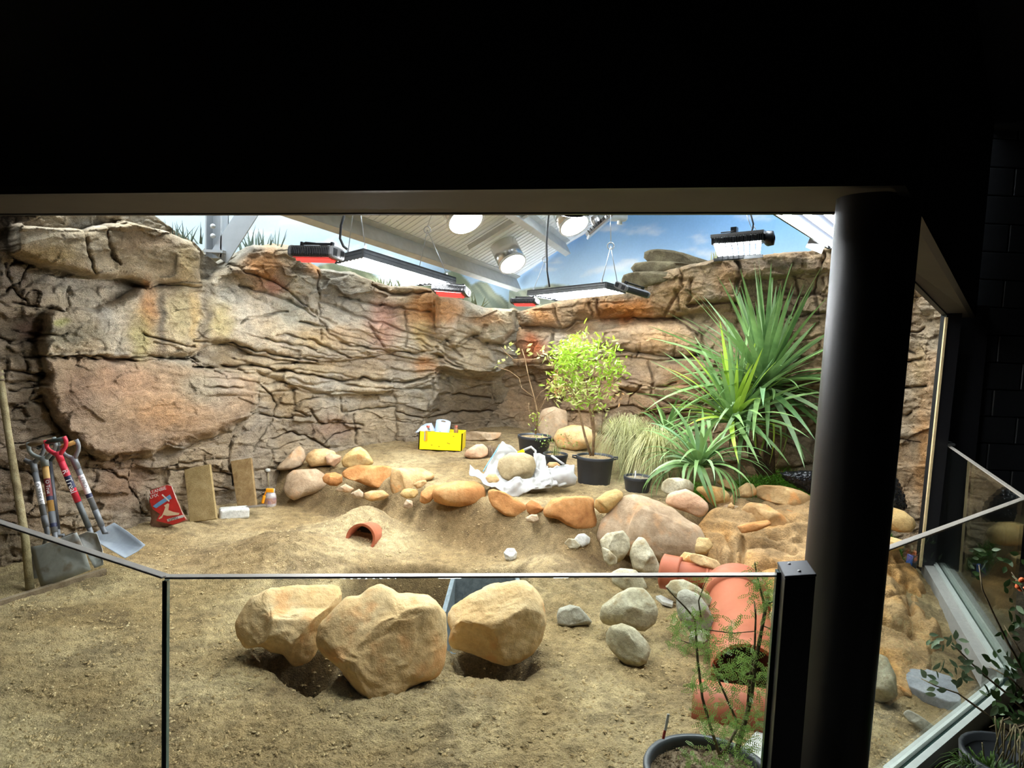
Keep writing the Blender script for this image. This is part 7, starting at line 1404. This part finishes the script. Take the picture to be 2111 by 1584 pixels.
TW = [([(1485, 1562), (1465, 1500), (1448, 1440), (1438, 1360), (1434, 1300), (1432, 1272)], .0065, .004), ([(1432, 1275), (1412, 1252), (1390, 1230), (1374, 1212)], .004, .002), ([(1520, 1545), (1535, 1490), (1548, 1440), (1555, 1380), (1568, 1310), (1577, 1262), (1583, 1235)], .011, .006), ([(1577, 1255), (1568, 1215), (1560, 1185), (1556, 1160)], .005, .002), ([(1540, 1470), (1546, 1400), (1556, 1330), (1558, 1270), (1555, 1240)], .006, .003), ([(1520, 1490), (1500, 1445), (1480, 1400), (1470, 1370)], .005, .003), ([(1437, 1296), (1480, 1302), (1510, 1306), (1556, 1302)], .0025, .0018), ([(1436, 1330), (1415, 1325), (1398, 1318)], .003, .0015), ([(1445, 1272), (1440, 1240), (1452, 1205), (1460, 1190)], .003, .0015), ([(1580, 1245), (1600, 1238)], .005, .004), ([(1572, 1290), (1595, 1300), (1605, 1312)], .003, .0015), ([(1483, 1560), (1500, 1540), (1520, 1500)], .008, .006)]
for pts, r0, r1 in TW:
    P = [V(at_y(x, y, Yq + 0.05 - 0.1 * (k % 2) * 0.3)) for k, (x, y) in enumerate(pts)]; n = len(P); MB().tube(P, [r0 + (r1 - r0) * k / (n - 1) for k in range(n)], 8).build('branch', M_tw, ts, loc=P[0])
g = random.Random(9); vs, fs = [], []
SP = [(1440, 1290, 20, 10), (1405, 1285, 18, 7), (1400, 1330, 16, 5), (1455, 1330, 22, 9), (1465, 1400, 24, 10), (1440, 1410, 18, 6), (1500, 1420, 24, 8), (1490, 1360, 18, 6), (1530, 1345, 22, 8), (1510, 1290, 14, 4), (1510, 1310, 16, 5), (1540, 1380, 22, 8), (1575, 1240, 22, 10), (1560, 1215, 18, 7), (1592, 1225, 14, 6), (1590, 1320, 16, 6), (1585, 1390, 14, 6), (1555, 1420, 18, 8), (1505, 1490, 26, 14), (1530, 1525, 26, 14), (1465, 1485, 22, 8), (1555, 1475, 20, 10), (1480, 1570, 28, 10), (1530, 1570, 24, 8), (1450, 1200, 12, 3), (1550, 1190, 12, 4), (1460, 1250, 14, 3), (1420, 1560, 16, 4)]
for x, y, sp, n in SP:
    for k in range(int(n * 3.6)):
        p = V(at_y(x + g.gauss(0, sp * .7), y + g.gauss(0, sp * .7), Yq + g.uniform(-0.1, 0.12))); d = V((g.gauss(0, 1), g.gauss(0, .7), g.gauss(-.1, .7))).normalized(); s = d.cross(V((0, -1, .5)) + V((g.gauss(0, .4), 0, g.gauss(0, .4)))).normalized(); L = g.uniform(0.03, 0.055)
        for j in range(7):
            q = p + d * L * j / 6
            for sg in (-1, 1):
                l = 0.0095 * (1 - abs(j - 3) / 6); e = q + (s * sg + d * 0.3) * l; w = d * 0.0024; i = len(vs); vs += [q, (q + e) / 2 + w, e, (q + e) / 2 - w]; fs.append((i, i + 1, i + 2, i + 3))
o = MB().add(vs, fs).build('feathery_leaves', M_ac, ts, loc=c, recalc=False); o['kind'] = 'stuff'
# grey sheet behind that pot
P = [V(at_z(x, y, 0.0)) for x, y in ((1520, 1560), (1560, 1515), (1640, 1520), (1640, 1600), (1560, 1600))]; tag(MB().prism(P, (0, 0, 0.02)).build('concrete_tile', stone_mat('pale_concrete', lin(168, 168, 158), lin(186, 186, 176), lin(200, 200, 190), 0.9, 0.1, 6), loc=P[0]), 'pale grey tile on the sand behind the foreground pot', 'tile')
# ---- shrub outside the right glass
M_olv = leaf_mat('grey_green_oval_leaf', lin(66, 86, 60), lin(130, 150, 116), sub=0.1); M_dk = leaf_mat('dark_oval_leaf', lin(30, 50, 26), lin(70, 96, 52), sub=0.1)
sp0 = V(at_y(2140, 1560, 3.0)); rs = empty('visitor_shrub', V((sp0.x, sp0.y, 0)), 'leafy shrub reaching in from the dark visitor side at the right', 'shrub')
BR = [[(2150, 1500), (2075, 1430), (2020, 1385), (1975, 1340), (1955, 1325)], [(2150, 1560), (2030, 1470), (1975, 1430), (1930, 1415), (1900, 1400)], [(2120, 1400), (2080, 1330), (2050, 1270), (2025, 1215), (2018, 1165)], [(2130, 1450), (2085, 1400), (2040, 1375)], [(2140, 1540), (2080, 1480), (2040, 1500)], [(2150, 1350), (2111, 1220), (2085, 1180)], [(2160, 1480), (2100, 1500), (2060, 1540)], [(2150, 1420), (2095, 1330), (2070, 1290)]]
for pts in BR:
    P = [V(at_y(x, y, 3.05 - 0.08 * (k % 2))) for k, (x, y) in enumerate(pts)]; n = len(P); MB().tube(P, [0.006 - 0.004 * k / (n - 1) for k in range(n)], 6).build('branch', M_tw, rs, loc=P[0])
def oval(L, W):
    b = MB(); vs = [(0, 0, 0)]; n = 5
    for k in range(1, n): t = k / n; w = W * math.sin(math.pi * t ** 0.85) * 0.5; vs += [(L * t, -w, 0.15 * w), (L * t, 0, -0.05 * W), (L * t, w, 0.15 * w)]
    vs.append((L, 0, 0)); e = len(vs) - 1; fs = [(0, 2, 1), (0, 3, 2)]
    for k in range(n - 2): a = 1 + 3 * k; fs += [(a, a + 1, a + 4, a + 3), (a + 1, a + 2, a + 5, a + 4)]
    a = 1 + 3 * (n - 2); fs += [(a, a + 1, e), (a + 1, a + 2, e)]
    me = bpy.data.meshes.new('leaf'); me.from_pydata(vs, [], fs); smooth(me); me.update(); return me
ov = []
for m in (M_olv, M_dk):
    me = oval(0.062, 0.030); me.materials.append(m); ov.append(me)
g = random.Random(17)
def put_leaf(root, p, me, s, d):
    o = bpy.data.objects.new('leaf', me); COL.objects.link(o); o.parent = root; R = frame(V((g.gauss(0, .6), -1, g.gauss(0.6, .6))), d)
    o.matrix_local = Matrix.Translation(V(p) - Vector(root.location)) @ R.to_4x4() @ Matrix.Diagonal((s, s, s, 1))
CL = [(1950, 1318, 15, 9), (1935, 1330, 12, 4), (1985, 1350, 18, 6), (1990, 1385, 16, 5), (1920, 1395, 18, 6), (1940, 1412, 14, 5), (1965, 1380, 16, 4), (2030, 1145, 18, 9), (2020, 1175, 16, 7), (2060, 1150, 20, 7), (2090, 1160, 14, 6), (2085, 1200, 16, 5), (2060, 1370, 20, 7), (2090, 1400, 18, 9), (2100, 1350, 14, 8), (2070, 1420, 20, 6), (2100, 1440, 14, 8), (2040, 1430, 16, 5), (2095, 1480, 16, 7), (2090, 1300, 14, 6), (2105, 1250, 10, 5), (2095, 1520, 14, 9), (2100, 1380, 12, 9), (2085, 1450, 14, 8), (2105, 1560, 10, 8), (2060, 1480, 14, 5), (2100, 1290, 10, 7)]
for x, y, sp, n in CL:
    for k in range(n):
        d = V((g.gauss(-.4, 1), g.gauss(0, .4), g.gauss(.1, 1))).normalized(); put_leaf(rs, at_y(x + g.gauss(0, sp), y + g.gauss(0, sp * .7), 3.03 + g.uniform(-.12, .12)), ov[0] if x < 2040 and y > 1250 or g.random() < .25 else ov[1], g.uniform(0.5, 1.0) if y > 1250 else g.uniform(0.4, 0.75), d)
b = V(at_y(2040, 1600, 2.75)); r = empty('visitor_grass', V((b.x, b.y, -0.05)), 'dark grassy clump at the foot of the right glass outside', 'grass'); blades(r, b - V((0, 0, 0.02)), 220, 0.16, 0.9, leaf_mat('dark_grass_blade', lin(40, 66, 24), lin(90, 120, 50)), 31, 0.008, 0.8, r0=0.1)
c = V(at_y(2085, 1560, 2.85)); pv = empty('visitor_planter', c - V((0, 0, .25)), 'dark planter of dry stems outside the right glass', 'planter'); MB().lathe([(0.0, -.25), (.16, -.25), (.19, 0), (.17, 0), (.165, -.03), (0, -.03)], 28, None, c).build('planter_wall', M_pot, pv, loc=c)
for k in range(26):
    a = g.uniform(0, 6.28); q = c + V((math.cos(a) * .13 * g.random(), math.sin(a) * .13 * g.random(), -.03)); MB().tube([q, q + V((g.gauss(0, .04), g.gauss(0, .03), g.uniform(.06, .2)))], .003, 5).build('dry_stem', M_bark, pv, loc=q)
q = V(at_y(2106, 1205, 3.1)); fl = empty('flower', q, 'small orange flower head at the right edge of the shrub', 'flower')
for k in range(7):
    a = k * 0.9; MB().lathe([(0, 0), (.012, .006), (.010, .016), (0, .02)], 8, frame(V((math.cos(a), -.6, math.sin(a)))), q + V((.014 * math.cos(a), 0, .014 * math.sin(a)))).build('petal', plain('orange_petal', (0.85, 0.16, 0.04), 0.5), fl, loc=q)
# ---- chips and pebbles loose on the sand
n = 15000; g = np.random.default_rng(5); u = g.random(n); Yq_ = 2.45 + 3.6 * u ** 1.6; Xq = Yq_ * g.uniform(-0.72, 0.62, n); keep = (Xq > -3.0) & (Xq < 2.3) & (poly_sdf(Xq, Yq_, BASIN) < 0); Xq, Yq_ = Xq[keep], Yq_[keep]; zq = H0(Xq, Yq_) + 0.004
vs = []; fs = []
for x, y, z in zip(Xq, Yq_, zq):
    L = 0.006 + 0.009 * g.random() ** 2; a = g.random() * 6.28; c, s = math.cos(a) * L, math.sin(a) * L; w = 0.4 + 0.4 * g.random(); i = len(vs)
    vs += [(x + c, y + s, z), (x - s * w, y + c * w, z), (x - c, y - s, z), (x + s * w, y - c * w, z), (x, y, z + L * 0.5)]; fs += [(i, i + 1, i + 4), (i + 1, i + 2, i + 4), (i + 2, i + 3, i + 4), (i + 3, i, i + 4)]
o = MB().add(vs, fs).build('gravel_chips', stone_mat('chip_colours', lin(140, 116, 80), lin(190, 164, 116), lin(220, 200, 156), 0.9, 0.2, 9), parent=floor, loc=(0, 4, 0), recalc=False); tag(o, 'loose pale chips and grit scattered over the sand', kind='stuff')
